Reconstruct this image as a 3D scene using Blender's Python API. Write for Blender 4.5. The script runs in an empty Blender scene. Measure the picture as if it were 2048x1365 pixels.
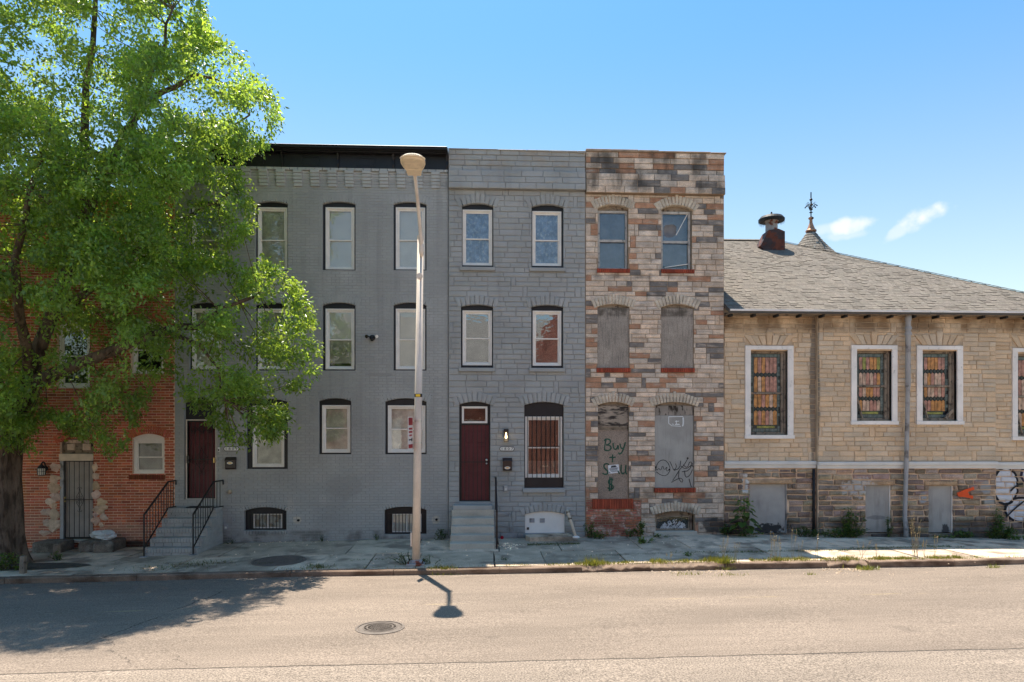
import bpy, bmesh, math, random
import numpy as np
from mathutils import Vector
R = random.Random(7)
scene = bpy.context.scene
COL = scene.collection

# ------------------------------------------------------------------ camera
CAM_D, CAM_Z, FOC, YAW = 18.0, 2.73, 1365.0, math.radians(2.52)
cam_data = bpy.data.cameras.new('camera')
cam_data.sensor_width = 36.0
cam_data.lens = 36.0 * FOC / 2048.0
cam_data.shift_y = 187.5 / 2048.0
cam_data.clip_end = 2000.0
cam = bpy.data.objects.new('camera', cam_data)
cam.location = (0, -CAM_D, CAM_Z)
cam.rotation_euler = (math.radians(90), 0, -YAW)
COL.objects.link(cam)
scene.camera = cam

# ------------------------------------------------------------------ world, sun, exposure
SUN_TO = Vector((0.10, -0.325, -1.0)).normalized()
SUN_EL = math.asin(-SUN_TO.z)
SUN_AZ = math.atan2(-SUN_TO.x, -SUN_TO.y)
world = bpy.data.worlds.new('World')
scene.world = world
world.use_nodes = True
wn, wl = world.node_tree.nodes, world.node_tree.links
wn.clear()
w_out = wn.new('ShaderNodeOutputWorld')
w_bg = wn.new('ShaderNodeBackground')
w_sky = wn.new('ShaderNodeTexSky')
w_sky.sky_type = 'NISHITA'
w_sky.sun_disc = False
w_sky.sun_elevation = SUN_EL
w_sky.sun_rotation = SUN_AZ
w_sky.altitude = 50
w_sky.air_density = 1.0
w_sky.dust_density = 1.0
w_sky.ozone_density = 2.2
w_bg.inputs['Strength'].default_value = 0.15
w_hsv = wn.new('ShaderNodeHueSaturation')
w_hsv.inputs['Saturation'].default_value = 1.0
wl.new(w_sky.outputs[0], w_hsv.inputs['Color'])

def cam_dir(u, v):
    a, b = (u - 1024) / FOC, (870 - v) / FOC
    r = Vector((math.cos(YAW), -math.sin(YAW), 0)); f = Vector((math.sin(YAW), math.cos(YAW), 0))
    return (f + a * r + b * Vector((0, 0, 1)))

def _wmath(op, a, b=None, c=None):
    n = wn.new('ShaderNodeMath'); n.operation = op
    for k, x in enumerate((a, b, c)):
        if x is None: continue
        if isinstance(x, (int, float)): n.inputs[k].default_value = x
        else: wl.new(x, n.inputs[k])
    return n.outputs[0]
# two small fair weather clouds far off in the sky, and a paler sky low down
w_tc = wn.new('ShaderNodeTexCoord')
w_sep = wn.new('ShaderNodeSeparateXYZ'); wl.new(w_tc.outputs['Generated'], w_sep.inputs[0])
az = _wmath('ARCTAN2', w_sep.outputs[0], w_sep.outputs[1])
hyp = _wmath('SQRT', _wmath('ADD', _wmath('MULTIPLY', w_sep.outputs[0], w_sep.outputs[0]), _wmath('MULTIPLY', w_sep.outputs[1], w_sep.outputs[1])))
el = _wmath('ARCTAN2', w_sep.outputs[2], hyp)
w_el = wn.new('ShaderNodeMapRange'); w_el.interpolation_type = 'SMOOTHSTEP'
w_el.inputs['From Min'].default_value = math.radians(6); w_el.inputs['From Max'].default_value = math.radians(33)
wl.new(el, w_el.inputs['Value'])
w_air = wn.new('ShaderNodeMix'); w_air.data_type = 'RGBA'        # clear deep blue above, whiter summer haze towards the horizon
w_air.inputs[6].default_value = (.74, .66, .51, 1); w_air.inputs[7].default_value = (.31, .545, .64, 1)
wl.new(w_el.outputs[0], w_air.inputs[0])
w_mul = wn.new('ShaderNodeMix'); w_mul.data_type = 'RGBA'; w_mul.blend_type = 'MULTIPLY'; w_mul.inputs[0].default_value = 1.0
wl.new(w_hsv.outputs[0], w_mul.inputs[6]); wl.new(w_air.outputs[2], w_mul.inputs[7])
w_noi = wn.new('ShaderNodeTexNoise'); w_noi.inputs['Scale'].default_value = 38; w_noi.inputs['Detail'].default_value = 7
wl.new(w_tc.outputs['Generated'], w_noi.inputs['Vector'])
cloud = None
for (u, v, ru, rv, tilt, amp) in ((1702, 449, 54, 18, 0.05, .85), (1848, 433, 50, 22, 0.22, 1.0), (1803, 458, 36, 13, .5, .45), (1660, 458, 44, 12, 0, .4), (1690, 468, 50, 12, 0, .35)):
    d = cam_dir(u, v); ca = math.atan2(d.x, d.y); ce = math.atan2(d.z, math.hypot(d.x, d.y))
    kx = 1.0 / (ru / FOC); ky = 1.0 / (rv / FOC)
    da = _wmath('MULTIPLY', _wmath('SUBTRACT', az, ca), 1.18); de = _wmath('SUBTRACT', el, ce)
    p = _wmath('MULTIPLY', _wmath('ADD', _wmath('MULTIPLY', da, math.cos(tilt)), _wmath('MULTIPLY', de, math.sin(tilt))), kx)
    q = _wmath('MULTIPLY', _wmath('SUBTRACT', _wmath('MULTIPLY', de, math.cos(tilt)), _wmath('MULTIPLY', da, math.sin(tilt))), ky)
    r2 = _wmath('ADD', _wmath('MULTIPLY', p, p), _wmath('MULTIPLY', q, q))
    m = _wmath('SUBTRACT', 1.05, r2)
    m = _wmath('ADD', m, _wmath('MULTIPLY', _wmath('SUBTRACT', w_noi.outputs[0], 0.55), 2.6))
    sm = wn.new('ShaderNodeMapRange'); sm.interpolation_type = 'SMOOTHSTEP'
    sm.inputs['From Min'].default_value = 0.0; sm.inputs['From Max'].default_value = 1.1
    sm.inputs['To Max'].default_value = amp
    wl.new(m, sm.inputs['Value'])
    cloud = sm.outputs[0] if cloud is None else _wmath('MAXIMUM', cloud, sm.outputs[0])
w_mix = wn.new('ShaderNodeMix'); w_mix.data_type = 'RGBA'
wl.new(cloud, w_mix.inputs[0])
wl.new(w_mul.outputs[2], w_mix.inputs[6])
w_mix.inputs[7].default_value = (3.05, 3.12, 3.2, 1)
wl.new(w_mix.outputs[2], w_bg.inputs['Color'])
wl.new(w_bg.outputs[0], w_out.inputs[0])

sun_data = bpy.data.lights.new('sun', 'SUN')
sun_data.energy = 4.1
sun_data.angle = math.radians(0.53)
sun_data.color = (1.0, 0.91, 0.79)
sun = bpy.data.objects.new('sun', sun_data)
sun.rotation_euler = SUN_TO.to_track_quat('-Z', 'Y').to_euler()
sun.location = (0, 0, 40)
COL.objects.link(sun)
vs = scene.view_settings
vs.view_transform = 'Standard'; vs.look = 'None'; vs.exposure = 1.24; vs.gamma = 1.0
try: vs.use_curve_mapping = False
except Exception: pass
scene.cycles.max_bounces = 8
scene.cycles.transparent_max_bounces = 12

# ------------------------------------------------------------------ measuring helpers (photo pixel -> point on the plane Y)
def at(u, v, Y=0.0):
    d = cam_dir(u, v); t = (Y + CAM_D) / d.y
    return Vector((d.x * t, Y, CAM_Z + d.z * t))
def fx(u, Y=0.0): return at(u, 870, Y).x
def fz(u, v, Y=0.0): return at(u, v, Y).z

# ------------------------------------------------------------------ materials
def NT(name):
    m = bpy.data.materials.new(name); m.use_nodes = True
    t = m.node_tree; t.nodes.clear(); return m, t
class G:
    """small helper around a node tree"""
    def __init__(s, t): s.t = t; s._pos = None
    def n(s, kind, **kw):
        x = s.t.nodes.new(kind)
        for k, v in kw.items(): setattr(x, k, v)
        return x
    def put(s, sock, val):
        if isinstance(val, bpy.types.NodeSocket): s.t.links.new(val, sock)
        elif isinstance(val, (tuple, list)) and len(val) == 3 and sock.type == 'RGBA': sock.default_value = (*val, 1)
        else: sock.default_value = val
    def math(s, op, a, b=None, c=None, clamp=False):
        x = s.n('ShaderNodeMath', operation=op); x.use_clamp = clamp
        for k, v in enumerate((a, b, c)):
            if v is not None: s.put(x.inputs[k], v)
        return x.outputs[0]
    def pos(s):
        if s._pos is None: s._pos = s.n('ShaderNodeNewGeometry').outputs['Position']
        return s._pos
    def xyz(s):
        x = s.n('ShaderNodeSeparateXYZ'); s.put(x.inputs[0], s.pos()); return x.outputs
    def noise(s, scale, stretch=(1, 1, 1), detail=4, rough=.55, off=0.0, dist=0.0):
        mp = s.n('ShaderNodeMapping'); s.put(mp.inputs[0], s.pos()); mp.inputs['Scale'].default_value = stretch
        mp.inputs['Location'].default_value = (off, off * .7, off * 1.3)
        x = s.n('ShaderNodeTexNoise'); s.put(x.inputs['Vector'], mp.outputs[0])
        x.inputs['Scale'].default_value = scale; x.inputs['Detail'].default_value = detail
        x.inputs['Roughness'].default_value = rough; x.inputs['Distortion'].default_value = dist
        return x.outputs[0]
    def voro(s, scale, feature='F1', stretch=(1, 1, 1)):
        mp = s.n('ShaderNodeMapping'); s.put(mp.inputs[0], s.pos()); mp.inputs['Scale'].default_value = stretch
        x = s.n('ShaderNodeTexVoronoi', feature=feature); s.put(x.inputs['Vector'], mp.outputs[0])
        x.inputs['Scale'].default_value = scale; return x
    def ramp(s, f, a, b, lo=0.0, hi=1.0):
        x = s.n('ShaderNodeMapRange', interpolation_type='SMOOTHSTEP'); s.put(x.inputs['Value'], f)
        x.inputs['From Min'].default_value = a; x.inputs['From Max'].default_value = b
        x.inputs['To Min'].default_value = lo; x.inputs['To Max'].default_value = hi
        return x.outputs[0]
    def mix(s, f, a, b, mode='MIX'):
        x = s.n('ShaderNodeMix', data_type='RGBA', blend_type=mode)
        s.put(x.inputs[0], f); s.put(x.inputs[6], a); s.put(x.inputs[7], b); return x.outputs[2]
    def scale(s, c, f):
        x = s.n('ShaderNodeVectorMath', operation='SCALE'); s.put(x.inputs[0], c); s.put(x.inputs['Scale'], f); return x.outputs[0]
    def attr(s, name):
        x = s.n('ShaderNodeAttribute'); x.attribute_name = name; return x.outputs['Color']
    def bump(s, h, strength, dist=.01):
        x = s.n('ShaderNodeBump'); s.put(x.inputs['Height'], h); x.inputs['Strength'].default_value = strength
        x.inputs['Distance'].default_value = dist; return x.outputs[0]
    def out(s, sh):
        o = s.n('ShaderNodeOutputMaterial'); s.t.links.new(sh, o.inputs[0])
    def bsdf(s, col, rough=.8, normal=None, metallic=0.0, spec=.3):
        b = s.n('ShaderNodeBsdfPrincipled'); s.put(b.inputs['Base Color'], col); s.put(b.inputs['Roughness'], rough)
        s.put(b.inputs['Metallic'], metallic); b.inputs['Specular IOR Level'].default_value = spec
        if normal is not None: s.put(b.inputs['Normal'], normal)
        return b.outputs[0]

def M(name, col, rough=.8, tint=False, var=.22, vs=2.5, col2=None, c2=(3, .55, .72), stretch2=(1, 1, 1), bump=.0, bs=60, bstretch=(1, 1, 1),
      fine=.0, fs=120, metallic=0.0, spec=.3, extra=None, bdist=.01):
    m, t = NT(name); g = G(t)
    c = col
    if tint: c = g.mix(1.0, (*col,), g.attr('tint'), 'MULTIPLY')
    if col2 is not None:
        c = g.mix(g.ramp(g.noise(c2[0], stretch2, off=3.1), c2[1], c2[2]), c, col2)
    f = g.ramp(g.noise(vs, off=1.7), .25, .75, 1 - var, 1 + var)
    c = g.scale(c, f)
    if fine: c = g.scale(c, g.ramp(g.noise(fs, detail=2), .3, .7, 1 - fine, 1 + fine))
    if extra: c = extra(g, c)
    nrm = g.bump(g.noise(bs, bstretch, detail=5), bump, bdist) if bump else None
    g.out(g.bsdf(c, rough, nrm, metallic, spec))
    return m

def soot(z0, z1, col=(.03, .028, .025), amt=.75, sc=1.4, lo=.42, hi=.66, sx=(1, 1, 1)):
    """weathering that lives between two heights (rain streaked soot under copings and sills)"""
    def f(g, c):
        z = g.xyz()[2]; zm = (z0 + z1) / 2; hw = abs(z1 - z0) / 2
        band = g.ramp(g.math('ABSOLUTE', g.math('SUBTRACT', z, zm)), hw * .6, hw * 1.1, 1, 0)
        n = g.ramp(g.noise(sc, sx, detail=6, off=9.3), lo, hi)
        return g.mix(g.math('MULTIPLY', g.math('MULTIPLY', band, n), amt), c, col)
    return f
def streaks(z0, z1, col, amt):
    """rain streaks and touched up paint, stretched down the wall"""
    def f(g, c):
        z = g.xyz()[2]; fade = g.math('MULTIPLY', g.ramp(z, z0 - .8, z0 + .8), g.ramp(z, z1 - .6, z1 + .4, 1, .4))
        n = g.ramp(g.noise(1.6, (2.6, 1, .22), detail=6, off=14.2), .50, .72)
        return g.mix(g.math('MULTIPLY', g.math('MULTIPLY', n, fade), amt), c, col)
    return f
def chain(*fs):
    def f(g, c):
        for q in fs: c = q(g, c)
        return c
    return f
def patch(cx, cz, rx, rz, col, amt=.8, wob=.5, sc=9):
    """stains and other patches of colour, each with its own shape, on a facade"""
    def f(g, c):
        o = g.xyz()
        a = g.math('DIVIDE', g.math('SUBTRACT', o[0], cx), rx); b = g.math('DIVIDE', g.math('SUBTRACT', o[2], cz), rz)
        d = g.math('SQRT', g.math('ADD', g.math('MULTIPLY', a, a), g.math('MULTIPLY', b, b)))
        d = g.math('ADD', d, g.math('MULTIPLY', g.math('SUBTRACT', g.noise(sc, detail=5), .5), wob * 2))
        return g.mix(g.math('MULTIPLY', g.ramp(d, .75, 1.05, 1, 0), amt), c, col)
    return f
def paint_ring(cx, cz, rx, rz, w, wcol, bcol, fill=True):
    """sprayed bubble lettering: pale fill inside, dark outline, on whatever relief is below"""
    def f(g, c):
        o = g.xyz()
        a = g.math('DIVIDE', g.math('SUBTRACT', o[0], cx), rx); b = g.math('DIVIDE', g.math('SUBTRACT', o[2], cz), rz)
        d = g.math('SQRT', g.math('ADD', g.math('MULTIPLY', a, a), g.math('MULTIPLY', b, b)))
        d = g.math('ADD', d, g.math('MULTIPLY', g.math('SUBTRACT', g.noise(3, detail=2), .5), .10))
        if fill: c = g.mix(g.math('MULTIPLY', g.ramp(d, .97, 1.0, 1, 0), g.ramp(g.noise(14, (.5, 1, 3)), .25, .4, .55, .95)), c, wcol)
        ring = g.ramp(g.math('ABSOLUTE', g.math('SUBTRACT', d, 1.0)), w * .75, w, 1, 0)
        return g.mix(ring, c, bcol)
    return f

BR = (.16, .16, .17)
MAT = {}
def glass_mat(name, tintc, refl, wav=.004, wscale=4.0):
    m, t = NT(name); g = G(t)
    tr = g.n('ShaderNodeBsdfTransparent'); tr.inputs[0].default_value = (*tintc, 1)
    gl = g.n('ShaderNodeBsdfGlossy'); gl.inputs['Roughness'].default_value = 0.01
    gl.inputs['Color'].default_value = (.92, .95, 1, 1)
    g.put(gl.inputs['Normal'], g.bump(g.noise(wscale, (1, 1, 1.6), detail=3), 1.0, wav))
    fr = g.n('ShaderNodeFresnel'); fr.inputs[0].default_value = 1.5
    fac = g.math('ADD', fr.outputs[0], refl, clamp=True)
    mx = g.n('ShaderNodeMixShader'); g.put(mx.inputs[0], fac)
    t.links.new(tr.outputs[0], mx.inputs[1]); t.links.new(gl.outputs[0], mx.inputs[2])
    g.out(mx.outputs[0]); return m
MAT['glass'] = glass_mat('window_glass', (.92, .94, .93), .035, .0012, 2.0)
MAT['glass_strong'] = glass_mat('reflecting_glass', (.7, .74, .76), .20, .004, 2.2)
MAT['glass_mid'] = glass_mat('barred_window_glass', (.75, .78, .78), .075, .006, 2.2)
MAT['glass_dusty'] = glass_mat('dusty_glass', (.8, .82, .82), .05, .003)
MAT['black_paint'] = M('black_paint', (.012, .012, .015), .45, var=.3, bump=.1, bs=30, spec=.4)
MAT['black_iron'] = M('black_iron', (.012, .012, .013), .4, var=.3, spec=.5)
MAT['white_vinyl'] = M('white_vinyl', (.84, .79, .72), .4, var=.06, vs=4, fine=.03, fs=40)
MAT['white_paint'] = M('white_paint', (.86, .80, .74), .6, var=.10, col2=(.55, .52, .48), c2=(9, .62, .75), bump=.2, bs=30)
MAT['blind_white'] = M('blind_white', (.86, .83, .78), .8, var=.06)
MAT['blind_green'] = M('blind_grey', (.78, .77, .68), .8, var=.3, vs=3)
MAT['blind_dark'] = M('blind_dim', (.42, .40, .35), .8, var=.3, vs=3)
MAT['plastic_sheet'] = M('clear_plastic_sheet', (.78, .75, .70), .25, var=.25, vs=5, bump=.9, bs=5, bdist=.05, spec=.6)
MAT['curtain_blue'] = M('blue_lace_curtain', (.30, .38, .54), .8, var=.35, vs=7, col2=(.55, .60, .68), c2=(14, .5, .7))
MAT['grey_film'] = M('grey_curtain', (.36, .37, .40), .8, var=.2, vs=4)
MAT['interior'] = M('dark_interior', (.05, .045, .04), .9)
MAT['red_door'] = M('dark_red_door', (.12, .020, .026), .45, var=.15, spec=.4)
MAT['brass'] = M('brass', (.55, .38, .15), .3, metallic=.9, var=.1)
MAT['chrome'] = M('satin_nickel', (.6, .57, .5), .3, metallic=.9, var=.1)
MAT['grey_screen_door'] = M('grey_screen', (.42, .385, .35), .6, var=.12, vs=4)
MAT['lamp_glow'] = None
def emis(name, col, st):
    m, t = NT(name); g = G(t); e = g.n('ShaderNodeEmission'); e.inputs[0].default_value = (*col, 1); e.inputs[1].default_value = st
    g.out(e.outputs[0]); return m
MAT['bulb'] = emis('lit_bulb', (1, .72, .38), 5.0)
MAT['frosted'] = M('frosted_lamp_glass', (.75, .70, .62), .3, var=.05)
zt = fz(1310, 300)
MAT['grey_brick'] = M('painted_grey_brick', (.372, .374, .362), .55, tint=True, var=.10, vs=.7, fine=.06, fs=90, bump=.35, bs=70, spec=.35,
    col2=(.43, .43, .415), c2=(1.1, .58, .80),
    extra=chain(streaks(fz(700, 900), fz(700, 350), (.24, .24, .23), .40), soot(fz(700, 1092), fz(700, 1058), (.12, .115, .105), .75, 2.2, .40, .62), soot(fz(700, 1012), fz(700, 988), (.46, .45, .43), .5, 2.0, .56, .66),
        patch(fx(690), fz(690, 975), .5, .35, (.29, .288, .275), .5, .9, 5), patch(fx(560), fz(560, 1075), .6, .10, (.40, .39, .375), .5, .9, 6), patch(fx(760), fz(760, 750), .4, .05, (.27, .27, .255), .5, .9, 6), patch(fx(595), fz(595, 1040), .12, .11, (.60, .53, .42), .8, .35, 14), patch(fx(872), fz(872, 1040), .12, .12, (.60, .53, .42), .85, .3, 14),
                patch(fx(515), fz(515, 1003), .28, .06, (.46, .43, .39), .6, .5, 9), patch(fx(582), fz(582, 1012), .10, .22, (.46, .43, .39), .6, .5, 9),
                patch(fx(450), fz(450, 962), .09, .35, (.42, .39, .35), .5, .5, 8)))
MAT['grey_mortar'] = M('painted_grey_joint', (.348, .348, .333), .6, var=.12, vs=1)
MAT['grey_step'] = M('painted_grey_step', (.40, .39, .365), .6, tint=True, var=.12, vs=2, fine=.06, bump=.3, bs=60, col2=(.44, .41, .37), c2=(5, .55, .75))
MAT['grey_stone'] = M('painted_grey_stone', (.362, .364, .352), .6, tint=True, var=.10, vs=1.2, fine=.05, fs=70, bump=.9, bs=7, bstretch=(.55, 1, 3.2), bdist=.022, spec=.3,
    extra=chain(streaks(fz(1030, 760), fz(1030, 360), (.25, .245, .23), .35), soot(fz(1030, 1092), fz(1030, 1050), (.14, .135, .12), .6, 2.0, .42, .64), soot(fz(1030, 345), fz(1030, 285), (.30, .235, .17), .35, 2.0)))
MAT['grey_stone_joint'] = M('painted_grey_stone_joint', (.315, .316, .304), .7, var=.1)
MAT['tan_stone'] = M('multicolour_stone', (.655, .535, .42), .85, tint=True, var=.20, vs=5, fine=.14, fs=45, bump=.9, bs=8, bstretch=(.5, 1, 3.2), bdist=.02,
    col2=(.44, .365, .30), c2=(6, .50, .74), stretch2=(.45, 1, 2.2),
    extra=chain(soot(fz(1310, 395), fz(1310, 296), amt=.75, sc=1.7, lo=.44, hi=.66, sx=(1.3, 1, .45)),
                soot(fz(1310, 1075), fz(1310, 1010), amt=.8, sc=1.5, lo=.5, hi=.7),
                patch(fx(1430), fz(1430, 1050), .55, .22, (.035, .035, .035), .85, .7, 5),
                soot(fz(1310, 560), fz(1310, 545), amt=.5, sc=2.5), soot(fz(1310, 998), fz(1310, 975), amt=.6, sc=2.0)))
MAT['tan_joint'] = M('tan_joint', (.34, .255, .18), .9, var=.2, extra=soot(fz(1310, 395), fz(1310, 296), amt=.7))
MAT['red_brick'] = M('red_brick', (.50, .145, .075), .85, tint=True, var=.18, vs=1.6, fine=.12, fs=90, bump=.4, bs=60,
    extra=chain(patch(fx(245), fz(245, 1065), .75, .30, (.50, .37, .27), .40, 1.1, 7), patch(fx(75), fz(75, 1055), .5, .45, (.40, .22, .15), .45, 1.0, 6),
                patch(fx(250), fz(250, 1092), 1.2, .14, (.03, .028, .025), .85, .6, 4), patch(fx(45), fz(45, 985), .14, .5, (.38, .16, .06), .6, .6, 6)))
MAT['red_mortar'] = M('tan_mortar', (.76, .53, .39), .9, var=.2, vs=4, fine=.15,
    extra=chain(patch(fx(250), fz(250, 1092), 1.2, .16, (.03, .028, .025), .85, .6, 4)))
MAT['sill_brick'] = M('red_painted_brick', (.32, .065, .032), .7, tint=True, var=.2, vs=5, fine=.1)
MAT['old_brick'] = M('worn_bare_brick', (.42, .15, .095), .9, tint=True, var=.25, vs=4, fine=.2, bump=.5, bs=40, col2=(.58, .44, .36), c2=(6, .5, .68))
MAT['church_stone'] = M('tan_ashlar', (.655, .50, .345), .85, tint=True, var=.12, vs=1.4, fine=.10, fs=50, bump=.8, bs=9, bstretch=(.6, 1, 2.0), bdist=.025,
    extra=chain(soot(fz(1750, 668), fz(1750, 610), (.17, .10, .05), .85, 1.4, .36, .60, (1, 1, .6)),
                patch(fx(1628), fz(1628, 780), .13, 2.3, (.085, .075, .065), .7, .25, 4)))  # darker upright strip where the wall steps forward
MAT['church_joint'] = M('dark_joint', (.55, .415, .285), .9, var=.2)
GX, GZ = fx(2012), fz(2012, 985)
MAT['rubble_stone'] = M('brown_rubble', (.31, .24, .18), .9, tint=True, var=.25, vs=4, fine=.2, fs=40, bump=1.0, bs=11, bdist=.03,
    extra=chain(patch(fx(1490), fz(1490, 970), .10, .28, (.65, .64, .62), .8, .9, 14), patch(fx(1715), fz(1715, 975), .5, .3, (.55, .54, .53), .55, 1.1, 12),
                patch(fx(1840), fz(1840, 995), .12, .16, (.36, .37, .38), .85, .3, 9), patch(fx(1965), fz(1965, 975), .16, .20, (.34, .34, .33), .8, .3, 8),
                patch(fx(1972), fz(1972, 1003), .17, .16, (.38, .38, .37), .8, .5, 8), soot(fz(1750, 1085), fz(1750, 1035), (.03, .03, .03), .8, 1.2, .3, .6),
                paint_ring(fx(2042), fz(2042, 1020), .46, .33, .10, (.62, .61, .63), (.015, .015, .018)),
                paint_ring(fx(2010), fz(2010, 972), .34, .50, .09, (.66, .65, .67), (.015, .015, .018)),
                paint_ring(fx(2062), fz(2062, 950), .30, .24, .16, (.60, .60, .66), (.03, .025, .05))))
MAT['rubble_joint'] = M('pink_mortar', (.64, .46, .32), .9, var=.25, vs=5, fine=.2, extra=soot(fz(1750, 1085), fz(1750, 1035), (.04, .04, .04), .8, 1.2, .3, .6))
MAT['grey_board'] = M('grey_painted_board', (.37, .35, .325), .7, var=.12, vs=2.5, fine=.06, fs=60, col2=(.27, .255, .235), c2=(2.6, .48, .75), stretch2=(2.5, 1, .5), bump=.25, bs=20, bstretch=(5, 1, .3),
    extra=chain(patch(fx(1540), fz(1540, 1058), .42, .14, (.02, .02, .022), .95, 1.0, 11), patch(fx(1888), fz(1888, 1058), .12, .18, (.03, .03, .035), .9, .9, 9),
                patch(fx(1750), fz(1750, 1035), .25, .06, (.11, .11, .12), .5, .6, 6)))
MAT['plywood'] = M('weathered_plywood', (.36, .31, .26), .85, var=.12, vs=2, col2=(.20, .175, .15), c2=(5.5, .45, .75), stretch2=(6, 1, .5), fine=.2, fs=60, bump=.7, bs=14, bstretch=(6, 1, .3),
    extra=soot(fz(1290, 635), fz(1290, 612), (.04, .03, .02), .7, 3, .4, .6))
MAT['plywood_cross'] = M('stained_plywood', (.36, .29, .225), .85, var=.2, vs=3, col2=(.05, .04, .035), c2=(3.5, .45, .60), stretch2=(1, 1, 4.0), fine=.2, bump=.6, bs=14, bstretch=(.3, 1, 6))
MAT['plywood_strip'] = M('rotting_plywood_strip', (.30, .26, .22), .85, var=.2, vs=3, col2=(.05, .038, .028), c2=(6, .5, .62), stretch2=(2, 1, .6), fine=.2)
MAT['osb'] = M('strand_board', (.36, .28, .22), .85, var=.15, vs=3, col2=(.26, .205, .16), c2=(34, .48, .58), stretch2=(1, 1, 1.6), fine=.3, fs=70, bump=.4, bs=40)
MAT['grey_ply'] = M('grey_weathered_board', (.37, .355, .325), .8, var=.14, vs=1.8, col2=(.30, .29, .265), c2=(5, .5, .75), stretch2=(5, 1, .4), fine=.10, fs=80, bump=.4, bs=14, bstretch=(6, 1, .3))
MAT['old_wood'] = M('old_wood', (.27, .215, .16), .85, var=.25, vs=4, col2=(.07, .055, .045), c2=(9, .5, .7), fine=.2)
MAT['grey_wood'] = M('grey_window_wood', (.50, .47, .43), .8, var=.2, vs=6, col2=(.16, .15, .14), c2=(12, .55, .75))
MAT['green_spray'] = M('green_spray_paint', (.025, .085, .055), .6, var=.3, vs=9)
MAT['black_spray'] = M('black_spray_paint', (.02, .02, .024), .6, var=.3)
MAT['white_spray'] = M('white_spray_paint', (.72, .74, .74), .6, var=.2)
MAT['orange_spray'] = M('orange_spray_paint', (.85, .10, .02), .6, var=.12)
MAT['paper'] = M('paper', (.75, .76, .78), .7, var=.05)
MAT['ink'] = M('ink', (.04, .04, .045), .7)
MAT['concrete'] = M('step_concrete', (.52, .47, .39), .85, tint=True, var=.10, vs=2, fine=.10, fs=80, bump=.3, bs=70, col2=(.40, .36, .30), c2=(2.5, .52, .75), stretch2=(.5, 1, 2))
MAT['slab'] = M('pavement_concrete', (.65, .51, .375), .9, tint=True, var=.24, vs=1.6, fine=.16, fs=60, bump=.5, bs=50, col2=(.30, .235, .175), c2=(1.6, .47, .66))
MAT['curb'] = M('kerb_stone', (.22, .155, .11), .85, tint=True, var=.2, vs=3, fine=.18, fs=60, bump=.6, bs=30, col2=(.10, .06, .038), c2=(2.5, .42, .66), stretch2=(.6, 1, 1))
MAT['dirt'] = M('dark_dirt', (.10, .082, .062), .95, var=.3, vs=4, fine=.3, fs=40, bump=.8, bs=30)
MAT['iron_cover'] = M('iron_cover', (.15, .122, .10), .6, var=.2, vs=9, fine=.2, bump=.3, bs=50, spec=.4)
MAT['pole'] = M('weathered_pole_metal', (.72, .62, .52), .5, var=.10, vs=2, stretch2=(1, 1, .3), fine=.05, fs=50, spec=.4, col2=(.58, .49, .41), c2=(2.5, .5, .7))
MAT['lamp_head'] = M('cream_lamp_head', (.80, .68, .50), .45, var=.08)
MAT['lens'] = M('amber_lens', (.80, .66, .46), .25, var=.12, vs=9, bump=.25, bs=45, spec=.6)
MAT['galv'] = M('galvanised_pipe', (.36, .36, .37), .5, var=.15, vs=3, col2=(.15, .14, .135), c2=(3, .52, .68), spec=.4)
MAT['rust'] = M('rusty_sheet', (.22, .22, .22), .7, var=.2, vs=4, col2=(.20, .055, .03), c2=(3.5, .40, .55))
MAT['tar'] = M('black_cap', (.02, .02, .022), .6, var=.3)
MAT['copper'] = M('copper_sheet', (.42, .22, .13), .55, var=.3, vs=5, col2=(.06, .05, .045), c2=(5, .5, .65), metallic=.3)
MAT['shingle'] = M('roof_shingle', (.185, .158, .128), .9, tint=True, var=.10, vs=1.0, fine=.25, fs=40)
MAT['cone_shingle'] = M('slate_shingle', (.19, .165, .135), .85, tint=True, var=.12, vs=2, fine=.15)
MAT['trim_white'] = M('white_stone_band', (.68, .65, .60), .75, var=.08, vs=2, fine=.06, col2=(.62, .57, .51), c2=(3, .6, .8))
MAT['bark'] = M('bark', (.15, .108, .078), .95, var=.25, vs=3, col2=(.07, .048, .034), c2=(6, .45, .62), stretch2=(1.6, 1.6, .45), bump=1.0, bs=9, bstretch=(1.6, 1.6, .4), bdist=.06)
MAT['daub'] = M('tan_stucco_daub', (.66, .51, .39), .9, tint=True, var=.2, vs=7, fine=.15, bump=1.0, bs=12, bdist=.03)
MAT['bag'] = M('white_plastic_bag', (.62, .64, .63), .4, var=.15, vs=9, spec=.5)
MAT['red_plastic'] = M('red_plastic', (.45, .012, .03), .4)
MAT['yellow_tag'] = M('yellow_tag', (.75, .48, .04), .5)
MAT['red_sign'] = M('red_sign_print', (.34, .025, .035), .5)
MAT['sign_white'] = M('sign_sheet', (.66, .62, .60), .45, var=.06)
MAT['mail_black'] = M('black_mailbox_paint', (.03, .018, .016), .35, var=.15, spec=.5)
MAT['plate_white'] = M('plate_white', (.72, .71, .66), .4, var=.04)
MAT['debris'] = M('torn_insulation', (.55, .56, .57), .9, var=.3, vs=16, fine=.3)
# stained glass colours
for nm, c in (('amber', (.52, .22, .06)), ('rose', (.44, .20, .15)), ('pale', (.55, .36, .26)), ('olive', (.26, .25, .05)), ('slate', (.11, .135, .13)), ('ink_glass', (.012, .013, .018))):
    MAT['sg_' + nm] = M('stained_glass_' + nm, c, .25, var=.4, vs=9, col2=tuple(x * .35 for x in c), c2=(8, .5, .75), stretch2=(3, 1, .6), spec=.5)

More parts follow.
